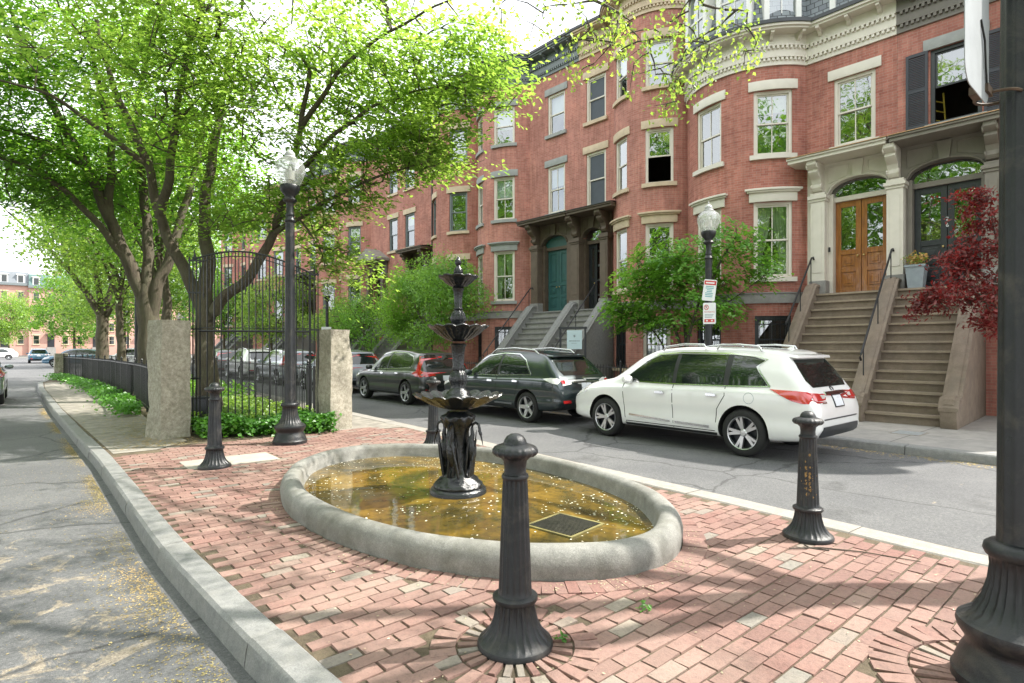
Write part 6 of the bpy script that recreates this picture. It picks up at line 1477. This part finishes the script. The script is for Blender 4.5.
def tree(name, label, cat, base, limbs, blobs, leafmat, bark, leaf=.08, asp=.5, per=70, spread=.55, thick=.12, seed=1, r_tip=.006, flat=.55, droop=.3, group=None, step=.28, twig_k=.0032, start=.35, gaps=True):
    """limbs: [(points, r0, r1)] in world space; blobs: [(centre, radii, n_sprays)]. Sprays are joined to the nearest wood by curved twigs."""
    g = np.random.default_rng(seed); base = Vector(base); t = thing(name, label, cat, base, 0, group)
    nodes, rad, par = [], [], []
    lim_tubes = []
    for pts, r0, r1 in limbs:
        P = [Vector(p) for p in pts]; ds = [0]
        for a, b in zip(P, P[1:]): ds.append(ds[-1]+(b-a).length)
        k = max(6, int(ds[-1]/.22)); q = np.linspace(0, ds[-1], k)
        X = [crom(ds, [p[c] for p in P], q) for c in range(3)]
        wob = .02*min(1, ds[-1]/3)
        line_ = [Vector((X[0][i]+wob*sin(i*1.3+seed), X[1][i]+wob*cos(i*1.1+seed*2), X[2][i])) for i in range(k)]
        rs = [r0+(r1-r0)*(i/(k-1))**.8 for i in range(k)]
        lim_tubes.append((line_, rs))
        for i, p in enumerate(line_):
            if i/(k-1) > start or r0 < .12: nodes.append(p); rad.append(rs[i])
    nl = len(nodes); NX = np.array([list(p) for p in nodes]); fixed = len(nodes)
    sprays = []
    for c, r, n in blobs:
        c = np.array(list(c)); r = np.array(r)
        d = g.normal(size=(n*3, 3)); d /= np.linalg.norm(d, axis=1)[:, None]; q = g.uniform(.12, 1, n*3)**.5
        p = c+d*q[:, None]*r
        keep = (np.sin(p[:, 0]*1.9+seed)+np.sin(p[:, 1]*1.7+seed*2)+np.sin(p[:, 2]*2.3+seed*3)) > -1.15     # leave gaps between the sprays
        sprays.append((p[keep] if gaps else p)[:n])
    SP = np.concatenate(sprays)
    d0 = np.min(np.linalg.norm(SP[:, None, :]-NX[None], axis=2), axis=1) if len(SP)*len(NX) < 4e6 else np.linalg.norm(SP-NX.mean(0), axis=1)
    order = np.argsort(d0); NL = list(map(list, NX)); parent = [-1]*len(NL); arr = np.zeros((len(NL)+len(SP)*40, 3)); arr[:len(NL)] = NX; cnt = len(NL); count = [0]*len(NL); paths = []; endn = []
    for si in order:
        s = SP[si]; d = np.linalg.norm(arr[:cnt]-s, axis=1) + .25*np.maximum(0, arr[:cnt, 2]-s[2]+.2); j = int(np.argmin(d)); p0 = arr[j].copy(); L = np.linalg.norm(s-p0)
        k = max(2, int(L/step)); mid = (p0+s)/2+np.array([0, 0, .10*L])+g.normal(size=3)*.06*L; prev = j; ids = [j]
        for i in range(1, k+1):
            f = i/k; p = (1-f)**2*p0+2*f*(1-f)*mid+f*f*s; arr[cnt] = p; parent.append(prev); count.append(0); prev = cnt; ids.append(cnt); cnt += 1
            if cnt >= len(arr)-1: break
        paths.append(ids); endn.append(prev)
        q = prev
        while q != -1 and q >= fixed: count[q] += 1; q = parent[q]
        if cnt >= len(arr)-50: break
    m = MB()
    for line_, rs in lim_tubes:
        m.tube(line_, rs, 14 if rs[0] > .1 else 8)
    # flare at the foot
    l0, r0_ = lim_tubes[0]
    if r0_[0] > .12: m.lathe([(r0_[0]*1.55, -.08), (r0_[0]*1.25, .08), (r0_[0]*1.06, .28), (r0_[0]*.98, .5)], 20, (l0[0].x, l0[0].y, l0[0].z), mod=lambda a, r, z: r*(1+.14*max(0, .35-z)*2*sin(a*4+seed)))
    for ids in paths:
        if len(ids) < 2: continue
        rr_ = [r_tip+twig_k*sqrt(count[i]) if i >= fixed else None for i in ids]; rr_[0] = rr_[0] or rr_[1]
        rr_[-1] = r_tip*.7
        m.tube([Vector(arr[i]) for i in ids], rr_, 5, cap=False)
    m.v = [(v[0]-base.x, v[1]-base.y, v[2]-base.z) for v in m.v]
    m.build('trunk', bark, t, smooth=60)
    E_ = arr[np.array(endn)]; ns = len(E_); k = per
    dirn = E_-NX.mean(0); dirn[:, 2] *= .3; dirn /= np.linalg.norm(dirn, axis=1)[:, None]+1e-9
    tilt = g.normal(size=(ns, 3))*np.array([.28, .28, 0])+np.array([0, 0, 1]); tilt[:, :2] += dirn[:, :2]*droop; tilt /= np.linalg.norm(tilt, axis=1)[:, None]
    u = np.cross(tilt, np.array([1, .3, 0])); u /= np.linalg.norm(u, axis=1)[:, None]; v = np.cross(tilt, u)
    ang = g.uniform(0, 2*pi, (ns, k)); r = np.sqrt(g.uniform(0, 1, (ns, k)))*spread*g.uniform(.6, 1.3, (ns, 1)); h = g.normal(size=(ns, k))*thick
    lob = 1+.35*np.sin(ang*3+g.uniform(0, 6, (ns, 1)))
    C = E_[:, None]+u[:, None]*(np.cos(ang)*r*lob)[..., None]+v[:, None]*(np.sin(ang)*r*lob)[..., None]+tilt[:, None]*(h-droop*.35*r*r/spread)[..., None]
    nn = tilt[:, None]*flat+g.normal(size=(ns, k, 3))*(1-flat)*.8; nn /= np.linalg.norm(nn, axis=2)[..., None]
    V, F = leaf_arrays(C.reshape(-1, 3), nn.reshape(-1, 3), leaf, asp, g, droop=droop*.5)
    V = V-np.array([base.x, base.y, base.z])
    np_mesh('crown', V, F, leafmat, t)
    return t
ZB, ZBB = MATS['zelkova_bark'], MATS['shrub_bark']
LZ, LZB, LS = MATS['leaf_zelkova'], MATS['leaf_zelkova_bright'], MATS['leaf_spring']
# tree just inside the gate (two stems), limbs laid out from the photograph
def px(*a): return [at(x, y, d) for x, y, d in a]
T1 = px((208, 425, 13.0), (207, 380, 13), (205, 340, 13), (203, 300, 13))
tree('street_tree', 'leafy tree with forked tan trunk just inside the gate, crown reaching over the lamp', 'tree', (T1[0].x, T1[0].y, 0),
    [([(T1[0].x, T1[0].y, -.05)]+T1[1:], .30, .15),
     (px((206, 350, 13), (201, 308, 13), (180, 262, 12.9), (160, 218, 12.8), (148, 165, 12.6), (128, 120, 12.4), (108, 70, 12.2), (96, 20, 12)), .17, .04),
     (px((206, 352, 13), (208, 325, 13), (222, 300, 12.9), (248, 278, 12.7), (272, 235, 12.5), (288, 185, 12.3), (300, 130, 12), (310, 70, 11.8)), .155, .04),
     (px((205, 345, 13), (204, 305, 13), (208, 262, 13.2), (204, 215, 13.4), (212, 160, 13.5), (222, 100, 13.6), (232, 40, 13.6)), .20, .05),
     (px((160, 218, 12.8), (170, 170, 12.4), (176, 120, 12), (186, 60, 11.6), (200, 10, 11.3)), .11, .04),
     (px((272, 235, 12.5), (320, 205, 12.2), (370, 180, 12), (430, 160, 11.9)), .07, .015),
     (px((288, 185, 12.3), (340, 130, 11.8), (400, 95, 11.5), (450, 85, 11.3)), .07, .015),
     (px((300, 130, 12), (350, 60, 11.4), (410, 20, 11), (470, -10, 10.8)), .06, .015),
     (px((148, 165, 12.6), (100, 130, 12), (50, 95, 11.4), (0, 80, 11)), .08, .02)],
    [(at(300, 110, 12), (3.4, 2.6, 1.8), 200), (at(390, 108, 11.8), (2.2, 1.8, 1.5), 150), (at(435, 148, 12), (1.25, 1.0, .65), 70), (at(460, 70, 11.5), (1.4, 1.2, 1.0), 60), (at(330, 190, 12), (1.4, 1.2, .6), 60), (at(180, 90, 12), (3.0, 2.6, 1.9), 190), (at(250, 10, 12), (4.6, 3.4, 1.4), 190), (at(335, 270, 12.6), (.8, .8, .6), 34), (at(270, 225, 13.2), (1.8, 1.4, .9), 80), (at(490, 75, 11.2), (.9, .8, .7), 34), (Vector((2.6, 11.2, 11.5)), (4.2, 4.4, 2.6), 80), (Vector((3.2, 8.6, 13.2)), (3.6, 4.2, 2.6), 190)],
    LZB, ZB, leaf=.135, asp=.48, per=40, spread=.62, thick=.03, seed=3, flat=.86, droop=.22)
T2 = px((150, 430, 17), (150, 350, 17), (148, 310, 17), (146, 285, 17))
tree('street_tree', 'large spreading tree behind the large granite pillar, limbs sweeping over the left street', 'tree', (T2[0].x, T2[0].y, 0),
    [([(T2[0].x, T2[0].y, -.05)]+T2[1:], .42, .22),
     (px((149, 335, 17), (143, 298, 17), (128, 262, 16.8), (108, 215, 16.4), (88, 170, 16), (60, 120, 15.4), (30, 60, 14.8), (10, 10, 14.4)), .25, .045),
     (px((150, 330, 17), (148, 290, 17), (148, 240, 17.2), (142, 180, 17.4), (138, 110, 17.4), (150, 40, 17.2)), .20, .05),
     (px((151, 335, 17), (155, 295, 17), (168, 262, 17.2), (182, 215, 17.6), (198, 160, 17.8), (210, 90, 17.8)), .20, .05),
     (px((128, 262, 16.8), (90, 215, 16), (50, 180, 15.2), (10, 160, 14.6), (-40, 150, 14)), .13, .03),
     (px((108, 215, 16.4), (112, 150, 16), (100, 90, 15.4), (86, 20, 15)), .13, .04),
     (px((88, 170, 16), (40, 140, 15), (-10, 125, 14), (-70, 115, 13.4)), .10, .02)],
    [(at(60, 110, 15.4), (3.8, 3.2, 2.0), 240), (at(0, 165, 14.6), (2.6, 2.4, 1.1), 120), (at(20, 20, 14), (4.0, 3.4, 1.8), 210), (at(120, 70, 16.5), (3.6, 3.2, 2.2), 160), (at(75, 190, 16.4), (2.0, 1.8, .8), 60), (at(190, 150, 18), (3.0, 2.4, 1.8), 130), (at(-60, 110, 13.6), (2.6, 2.4, 1.5), 90), (Vector((1.5, 17.5, 13.5)), (5, 6, 3), 120)],
    LZ, ZB, leaf=.15, asp=.48, per=40, spread=.72, thick=.035, seed=8, flat=.86, droop=.22)
T3 = px((103, 372, 30), (102, 335, 30), (103, 315, 30))
tree('street_tree', 'farther tree with slimmer trunk rising behind the black picket fence', 'tree', (T3[0].x, T3[0].y, 0),
    [([(T3[0].x, T3[0].y, -.05)]+T3[1:], .32, .27),
     (px((102, 318, 30), (88, 295, 29.6), (68, 270, 29), (40, 240, 28.2), (8, 212, 27.4)), .20, .04),
     (px((103, 315, 30), (98, 285, 30), (90, 250, 30), (78, 215, 29.6)), .18, .05),
     (px((103, 315, 30), (112, 285, 30), (120, 250, 30.2), (124, 210, 30.4)), .18, .05),
     (px((103, 322, 30), (118, 300, 30), (134, 286, 30.2), (150, 270, 30.4)), .11, .03),
     (px((68, 270, 29), (60, 235, 28.6), (40, 200, 28), (20, 180, 27.6)), .11, .03)],
    [(at(65, 205, 29), (4.4, 3.6, 1.5), 140), (at(15, 190, 27.5), (3.0, 2.6, 1.1), 70), (at(110, 220, 30.5), (3.6, 3.2, 2.2), 120), (at(60, 160, 29), (4.6, 4, 1.8), 110), (at(15, 215, 27.6), (1.4, 1.3, .4), 24)],
    LZ, ZB, leaf=.17, asp=.5, per=46, spread=.9, thick=.05, seed=12, flat=.86, droop=.22)
# tree whose trunk stands out of the picture at the right; its low twigs hang into the frame
O0 = Vector((7.4, -.9, 0))
tree('overhanging_tree', 'thin twigs with yellow green spring leaves hanging in at the top, trunk out of view', 'tree', O0,
    [([O0, O0+Vector((0, .1, 2.4)), O0+Vector((-.2, .5, 4.6))], .24, .17),
     ([O0+Vector((-.2, .5, 4.4)), O0+Vector((-.5, 2.4, 6.6)), O0+Vector((-.8, 4.4, 7.5)), O0+Vector((-1.1, 6.4, 7.7))], .10, .015),
     ([O0+Vector((-.2, .5, 4.6)), O0+Vector((-1.8, 2.0, 6.8)), O0+Vector((-2.6, 3.8, 7.5)), O0+Vector((-3.4, 6.0, 7.6))], .10, .015),
     ([O0+Vector((-.2, .5, 4.6)), O0+Vector((-1.4, .6, 6.8)), O0+Vector((-3.2, .6, 7.8))], .12, .03), ([O0+Vector((-.2, .5, 4.5)), O0+Vector((1.2, 1.6, 6.4)), O0+Vector((1.6, 3.2, 7.2))], .12, .03)],
    [(O0+Vector((-1.2, 2.6, 7.2)), (2.6, 2.6, .9), 120), (O0+Vector((-3.2, 2.4, 7.8)), (2.6, 2.8, .9), 110), (O0+Vector((-.2, 1.4, 8.0)), (2.8, 2.8, .9), 80), (O0+Vector((-1.8, 4.4, 8.2)), (2.2, 1.8, .6), 60),
     (at(640, 30, 8.2), (1.1, 1.0, .6), 34), (at(725, 30, 8.4), (.9, .9, .6), 24), (at(590, 45, 8.0), (.7, .7, .5), 14), (at(655, 92, 8.2), (.45, .5, .35), 9), (at(535, 10, 8.2), (.9, .8, .4), 13), (at(695, 75, 8.2), (.5, .5, .4), 9)],
    LS, ZBB, leaf=.075, asp=.6, per=16, spread=.20, thick=.11, seed=21, flat=.25, droop=.6, r_tip=.004, twig_k=.0026, step=.2)
# small trees in the front yards
D0 = fac(8.5, FV-2.3, 0)
Dp = lambda du, dv, z: fac(8.5+du, FV-2.3+dv, z*1.04)
tree('dogwood', 'rounded bright green dogwood filling the yard behind the white SUV and signed lamp', 'tree', D0,
    [([D0, Dp(.05, 0, 1.2), Dp(-.2, -.1, 2.3), Dp(-.8, -.1, 3.4), Dp(-1.5, -.2, 4.4)], .07, .02), ([Dp(.05, 0, .9), Dp(.5, .1, 2.1), Dp(1.0, 0, 3.2), Dp(1.7, -.1, 4.0)], .06, .015), ([Dp(.05, 0, .9), Dp(.2, .1, 2.7), Dp(.3, 0, 4.6)], .06, .015), ([D0+Vector((.1, .3, 0)), Dp(.9, .1, 1.6), Dp(2.0, .1, 2.7)], .05, .015), ([Dp(-.2, -.1, 2.2), Dp(-1.4, -.1, 2.8), Dp(-2.2, -.1, 3.3)], .035, .012)],
    [(Dp(.6, -.1, 3.7), (1.0, 1.7, 1.15), 95), (Dp(1.7, -.1, 3.1), (.9, 1.1, .95), 48), (Dp(-.4, -.1, 3.4), (.9, 1.2, 1.0), 44), (Dp(-1.5, -.2, 4.2), (.55, .75, .6), 26), (Dp(-2.1, -.2, 3.5), (.5, .6, .5), 22), (Dp(-1.1, -.2, 2.6), (.6, .8, .4), 22), (Dp(.9, -.1, 2.3), (.8, 1.6, .45), 30), (Dp(2.3, -.1, 2.5), (.6, .6, .5), 24)],
    MATS['leaf_dogwood'], ZBB, leaf=.14, asp=.55, per=40, spread=.42, thick=.04, seed=31, flat=.84, droop=.5, start=0, r_tip=.004, twig_k=.003, step=.18)
F0 = fac(20.9, FV-2.6, 0); Fp = lambda du, dv, z: fac(20.9+du*1.2, FV-2.6+dv, z*1.33)
tree('feathery_maple', 'soft feathery green maple with arching crown behind the iron fountain', 'tree', F0,
    [([F0, Fp(0, 0, .9), Fp(-.3, 0, 1.9), Fp(-1.0, 0, 2.9), Fp(-1.7, -.1, 3.5)], .10, .02), ([Fp(0, 0, .9), Fp(.4, 0, 1.9), Fp(1.3, 0, 2.8), Fp(2.2, 0, 3.3)], .09, .02), ([Fp(0, 0, 1.0), Fp(.1, .1, 2.4), Fp(.2, 0, 4.0)], .08, .02), ([Fp(.4, 0, 1.9), Fp(1.4, 0, 2.1), Fp(2.5, 0, 2.3)], .04, .012), ([Fp(-.3, 0, 1.9), Fp(-1.3, 0, 2.2), Fp(-2.3, 0, 2.5)], .04, .012)],
    [(Fp(0, -.1, 3.4), (1.2, 2.9, 1.35), 140), (Fp(1.5, -.1, 2.8), (1.2, 2.1, 1.4), 75), (Fp(-1.4, -.1, 2.9), (1.2, 2.1, 1.4), 80), (Fp(.3, -.1, 1.9), (1.1, 3.0, .8), 80), (Fp(-2.3, -.1, 2.9), (.7, .8, .8), 24), (Fp(2.6, -.1, 2.2), (.7, .7, .7), 24)],
    MATS['leaf_fine'], ZBB, leaf=.14, asp=.36, per=60, spread=.62, thick=.09, seed=37, flat=.6, droop=.9, start=0, r_tip=.004, twig_k=.003, step=.2)
R0 = fac(1.25, FV-2.9, 0); Rp = lambda du, dv, z: fac(1.25+du, FV-2.9+dv, z)
tree('red_maple', 'dark red Japanese maple reaching across the brown stoop at the right', 'tree', R0,
    [([R0, Rp(0, 0, .9), Rp(.1, 0, 2.0), Rp(.3, .1, 3.2), Rp(.5, .1, 4.4)], .06, .012), ([Rp(0, 0, 1.6), Rp(.5, .1, 2.4), Rp(1.1, .2, 3.0)], .035, .01), ([Rp(.05, 0, 1.8), Rp(-.4, 0, 3.0), Rp(-.6, 0, 4.0)], .04, .01), ([Rp(.1, 0, 2.2), Rp(.7, .1, 3.0), Rp(1.3, .1, 3.5)], .03, .01)],
    [(at(985, 215, 10.9), (.4, .45, .45), 20), (at(968, 200, 11), (.28, .3, .22), 16), (at(978, 250, 10.9), (.5, .5, .4), 30), (at(955, 262, 11), (.4, .4, .3), 20), (at(945, 295, 11), (.45, .5, .3), 26), (at(985, 290, 10.8), (.5, .5, .45), 28), (at(925, 305, 11), (.25, .3, .2), 14), (at(990, 320, 10.8), (.3, .4, .25), 20), (Rp(-.4, 0, 3.6), (.6, .6, .9), 50)],
    MATS['leaf_red'], ZBB, leaf=.105, asp=.4, per=30, spread=.28, thick=.04, seed=41, flat=.55, droop=.7, start=0, r_tip=.003, twig_k=.003, step=.15, gaps=False)
# trees and bushes beyond the gate and along the far street
def simple_tree(name, label, base, h, r, lm, seed, leaf=.2, n=160, per=40, lean=0, trunk=.18, group='trees in the distance', zlo=.45):
    b = Vector(base); top = b+Vector((lean, 0, h*.8)); k = [b+Vector((.3*sin(seed), .3*cos(seed), h*.3)), b+Vector((lean*.5, 0, h*.55))]
    limbs = [([b, k[0], k[1], top], trunk, trunk*.2)]
    for i in range(5):
        a = i*2.4+seed; limbs.append(([k[0].lerp(k[1], .15+.16*i), k[1]+Vector((cos(a)*r*.4, sin(a)*r*.4, h*.05*i)), k[1]+Vector((cos(a)*r*.75, sin(a)*r*.75, h*(.12+.05*i)))], trunk*.45, trunk*.1))
    c = b+Vector((lean*.6, 0, h*(zlo+1)/2)); hz = h*(1-zlo)/2
    bl = [(c, (r, r, hz), n)]
    for i in range(4): a = i*1.7+seed; bl.append((c+Vector((cos(a)*r*.6, sin(a)*r*.6, hz*.5*sin(i*2+seed))), (r*.55, r*.55, hz*.5), n//5))
    return tree(name, label, 'tree', b, limbs, bl, lm, ZB, leaf=leaf, asp=.6, per=per, spread=r*.2+.15, thick=.12*r*.5+.05, seed=seed, flat=.4, start=.3, r_tip=.01, twig_k=.006, step=.5, group=group)
simple_tree('yard_tree', 'bright green yard tree at the right granite pillar before the red basement door', fac(30.6, FV-2.4, 0), 4.6, 1.8, LZB, 51, leaf=.12, n=90, per=60, trunk=.09, group='yard trees along the row houses', zlo=.4)
simple_tree('yard_tree', 'dark green yard tree beside the gabled hood house', fac(26.9, FV-2.6, 0), 4.4, 1.6, MATS['leaf_dogwood'], 53, leaf=.11, n=70, per=50, trunk=.08, group='yard trees along the row houses', zlo=.3)
simple_tree('yard_tree', 'yard tree with lively green crown seen through the gate bars', fac(39, FV-2.6, 0), 6.5, 2.4, LZB, 55, leaf=.15, n=110, per=50, trunk=.1, group='yard trees along the row houses', zlo=.3)
simple_tree('yard_tree', 'farthest yard tree along the houses beyond the gate', fac(49, FV-3, 0), 8, 2.8, LZ, 57, leaf=.18, n=110, per=46, trunk=.14, group='yard trees along the row houses', zlo=.3)
simple_tree('distant_tree', 'sunlit light green tree at the left edge before the far brick block', (-2.8, 140, 0), 12.5, 4.4, LZB, 61, leaf=.32, n=150, per=46, zlo=.15)
simple_tree('distant_tree', 'bushy green tree across the cross street behind the slim trunk', (6.5, 62, 0), 13, 5.2, LZB, 63, leaf=.26, n=200, per=46, zlo=.2)
simple_tree('distant_tree', 'tall green tree beyond the far end of the park', (13, 66, 0), 15, 5.5, LZ, 65, leaf=.28, n=190, per=44, zlo=.2)
simple_tree('distant_tree', 'mid green tree beyond the park to the right of the pale lamp', (19, 60, 0), 15, 5.0, LZ, 67, leaf=.28, n=170, per=44, zlo=.15)
simple_tree('distant_tree', 'green tree left of the slim trunk, in front of the far brick block corner', (4.0, 84, 0), 12, 3.6, LZ, 69, leaf=.28, n=150, per=44, zlo=.15)
simple_tree('park_tree', 'tree in the middle of the park whose crown fills the gap above the gate', (3.6, 24.5, 0), 10.5, 3.8, LZ, 71, leaf=.15, n=190, per=54, trunk=.24, group='trees in the park', zlo=.42)
simple_tree('park_tree', 'park tree farther back beyond the picket fence', (3.4, 32.5, 0), 11, 3.8, LZB, 73, leaf=.17, n=170, per=50, trunk=.22, group='trees in the park', zlo=.35)

for i, (x, y, h_, r_, lm_, l_) in enumerate(((-10.5, -2.5, 22, 5.8, LZ, 'tall street tree across the left street, behind the camera position'), (.6, -9.5, 18, 5.0, LZ, 'park tree behind the camera on the brick island side'), (-10.8, -20, 22, 6.0, LZB, 'farthest street tree behind the camera across the left street'), (-11.2, 8.5, 20, 5.6, LZ, 'tall street tree across the left street just left of the camera'), (-11.4, 16.5, 21, 5.8, LZ, 'tall street tree across the left street opposite the gate'), (-11.2, 26, 20, 5.8, LZB, 'tall street tree across the left street beyond the gate'))):
    simple_tree('street_tree', l_, (x, y, 0), h_, r_, lm_, 81+i, leaf=.30, n=230, per=44, trunk=.26, group='street trees across the left street', zlo=.2)

# ------------------------------------------------------------------ ground cover
def cover(name, pts, h, leaf, mat, seed, asp=.8, flat=.5):
    g = np.random.default_rng(seed); p = np.asarray(pts, float); n = len(p); z = h*(g.uniform(0, 1, n)**.6)*(.75+.25*np.sin(p[:, 0]*5+seed)*np.cos(p[:, 1]*4))
    C = np.stack([p[:, 0], p[:, 1], np.maximum(.02, z)], 1); nn = np.array([-.15, -.25, .9])+g.normal(size=(n, 3))*.5; nn /= np.linalg.norm(nn, axis=1)[:, None]
    V, F = leaf_arrays(C, nn, leaf, asp, g); return struct(np_mesh(name, V, F, mat), 'stuff')
g = np.random.default_rng(9); pts = []
while len(pts) < 5200:
    t_ = g.uniform(0, 1); off = g.normal(0, .22); x = 2.25+2.15*t_; y = 11.35-.75*t_+off
    pts.append((x, y))
cover('ivy', pts, .42, .085, MATS['leaf_ivy'], 1)
pts = [(g.uniform(2.3, 4.8), g.uniform(11.8, 17)) for _ in range(5200)]; cover('ground_cover', pts, .34, .09, LZB, 2)
pts = [(g.uniform(2.4, 4.9), g.uniform(17, 37)) for _ in range(8000)]; cover('ground_cover', pts, .6, .12, LZ, 3)
pts = []
while len(pts) < 6500:
    u = g.uniform(15.5, 37.5); x = interp([(15, 1.95), (18.7, 2.1), (26, 2.05), (33, 1.7), (37.5, 1.2)], u)-abs(g.normal(0, .26)); pts.append((x, u))
cover('hedge_plants', pts, .36, .10, MATS['leaf_ivy'], 4)
# tufts of weed in the paving
for x, y, l in ((2.18, 2.16, 'little green weed growing from the paving beside the front bollard'), (2.82, 2.10, 'small leafy weed in the brick joints right of the front bollard ring')):
    gg = np.random.default_rng(int(x*100)); n = 16; a = gg.uniform(0, 2*pi, n); r = gg.uniform(.01, .05, n)
    C = np.stack([r*np.cos(a), r*np.sin(a), gg.uniform(.008, .04, n)], 1); nn = np.array([0, 0, 1])+gg.normal(size=(n, 3))*.45; nn /= np.linalg.norm(nn, axis=1)[:, None]
    V, F = leaf_arrays(C, nn, .035, .6, gg); o = np_mesh('weed', V, F, MATS['leaf_ivy']); o.location = (x, y, 0); tag(o, l, 'weed')
# planter flowers
t, z0 = PLANTER
gg = np.random.default_rng(5); n = 260; d = gg.normal(size=(n, 3)); d /= np.linalg.norm(d, axis=1)[:, None]; C = d*(gg.uniform(.3, 1, n)[:, None])*np.array([.30, .30, .20])+np.array([0, 0, z0+.16]); C[:, 2] = np.maximum(C[:, 2], z0-.02)
nn = d*.6+gg.normal(size=(n, 3))*.5; nn /= np.linalg.norm(nn, axis=1)[:, None]
V, F = leaf_arrays(C[:150], nn[:150], .075, .45, gg); np_mesh('foliage', V, F, MATS['leaf_spring'], t)
V, F = leaf_arrays(C[150:], nn[150:], .07, .9, gg); np_mesh('flowers', V, F, m_leaf('petal_orange', (.42, .20, .04), (.62, .40, .14), (.5, .3, .1), .3), t)

# ------------------------------------------------------------------ far brick block at the end of the left street
def far_block(name, label, x0, x1, y, h, n_bay, brick, mans, seed):
    b = thing(name, label, 'apartment block', ((x0+x1)/2, y, 0), 0, 'brick blocks in the distance'); w = x1-x0; rs = random.Random(seed)
    o = Vector((-w/2, 0, 0)); e = Vector((1, 0, 0)); n = Vector((0, -1, 0))
    m = MB(); m.obox(o, e, n, 0, w, -9, 0, 0, h)
    for u in (0,):
        m.uv = [[(0, 0), (0, h), (w, h), (w, 0)] for _ in m.f]
    m.build('wall', brick, b, smooth=0)
    m = MB(); m.obox(o, e, n, -.1, w+.1, -9, .45, h+.002, h+.5); m.build('cornice', greygreen, b, smooth=0)
    m = MB(); m.prism([(-.2, 0), (8.5, 0), (7.6, 2.5), (.55, 2.5)], o+UP*(h+.502), Vector((0, 1, 0)), e, w); m.build('mansard_roof', mans, b, smooth=0)
    for i in range(n_bay):
        x = w*(i+.5)/n_bay
        for k in range(4):
            if k == 0 and i % 3 == 1: continue
            z = 2.4+k*3.1; m = MB(); m.obox(o, e, n, x-.55, x+.55, .0, .05, z, z+1.9); m.obox(o, e, n, x-.7, x+.7, .002, .12, z+1.9, z+2.15); m.obox(o, e, n, x-.65, x+.65, .002, .14, z-.15, z); f = m.build('window', sandc, b, smooth=0)
            m = MB()
            for q in (0, 1): m.obox(o, e, n, x-.45, x+.45, .05, .06, z+.08+q*.9, z+.92+q*.88)
            m.build('pane', carglass, f, smooth=0)
        m = MB(); m.obox(o, e, n, x-.6, x+.6, -1.2, .15, h+.52, h+2.3); m.obox(o, e, n, x-.75, x+.75, -1.2, .25, h+2.3, h+2.45); d = m.build('dormer', white, b, smooth=0)
        m = MB(); m.obox(o, e, n, x-.42, x+.42, .15, .16, h+.7, h+2.1); m.build('pane', carglass, d, smooth=0)
        if i % 3 == 1:
            m = MB()
            for s_ in range(8): m.obox(o, e, n, x-.8, x+.8, .002, 3.4-.4*s_, .22*s_, .22*(s_+1))
            m.build('stoop', MATS['grey_stone'], b, smooth=0)
            m = MB(); m.obox(o, e, n, x-.6, x+.6, .0, .06, 1.8, 4.3); m.build('door', charcoal, b, smooth=0); m = MB(); m.obox(o, e, n, x-.95, x+.95, .002, .8, 4.4, 4.75); m.build('door_hood', brown, b, smooth=0)
    m = MB(); m.obox(o, e, n, w*.55, w*.55+1.6, -4, -3, h+2.9, h+4.2); m.build('chimney', brick, b, smooth=0)
hazed_far = basic('far_hazed_brick', (.50, .29, .235), .85, var=.08, scale=.5)  # brick colour paled so that distance haze and overexposure are painted in
slate2 = basic('far_slate', (.18, .20, .22), .6); green_cu = basic('far_green_mansard', (.10, .17, .16), .6)
far_block('apartment_block', 'distant pink brick block with green mansard dormers at the end of the left street', -.2, 7.2, 160, 14.5, 3, hazed_far, green_cu, 1)
far_block('apartment_block', 'distant brick block with pale grey mansard at the extreme left edge', -16, -.2, 160.6, 14.9, 6, hazed_far, slate2, 2)
far_block('apartment_block', 'distant brick block hidden behind the trees beyond the park', 7.2, 46, 163, 13.6, 13, hazed_far, slate2, 3)
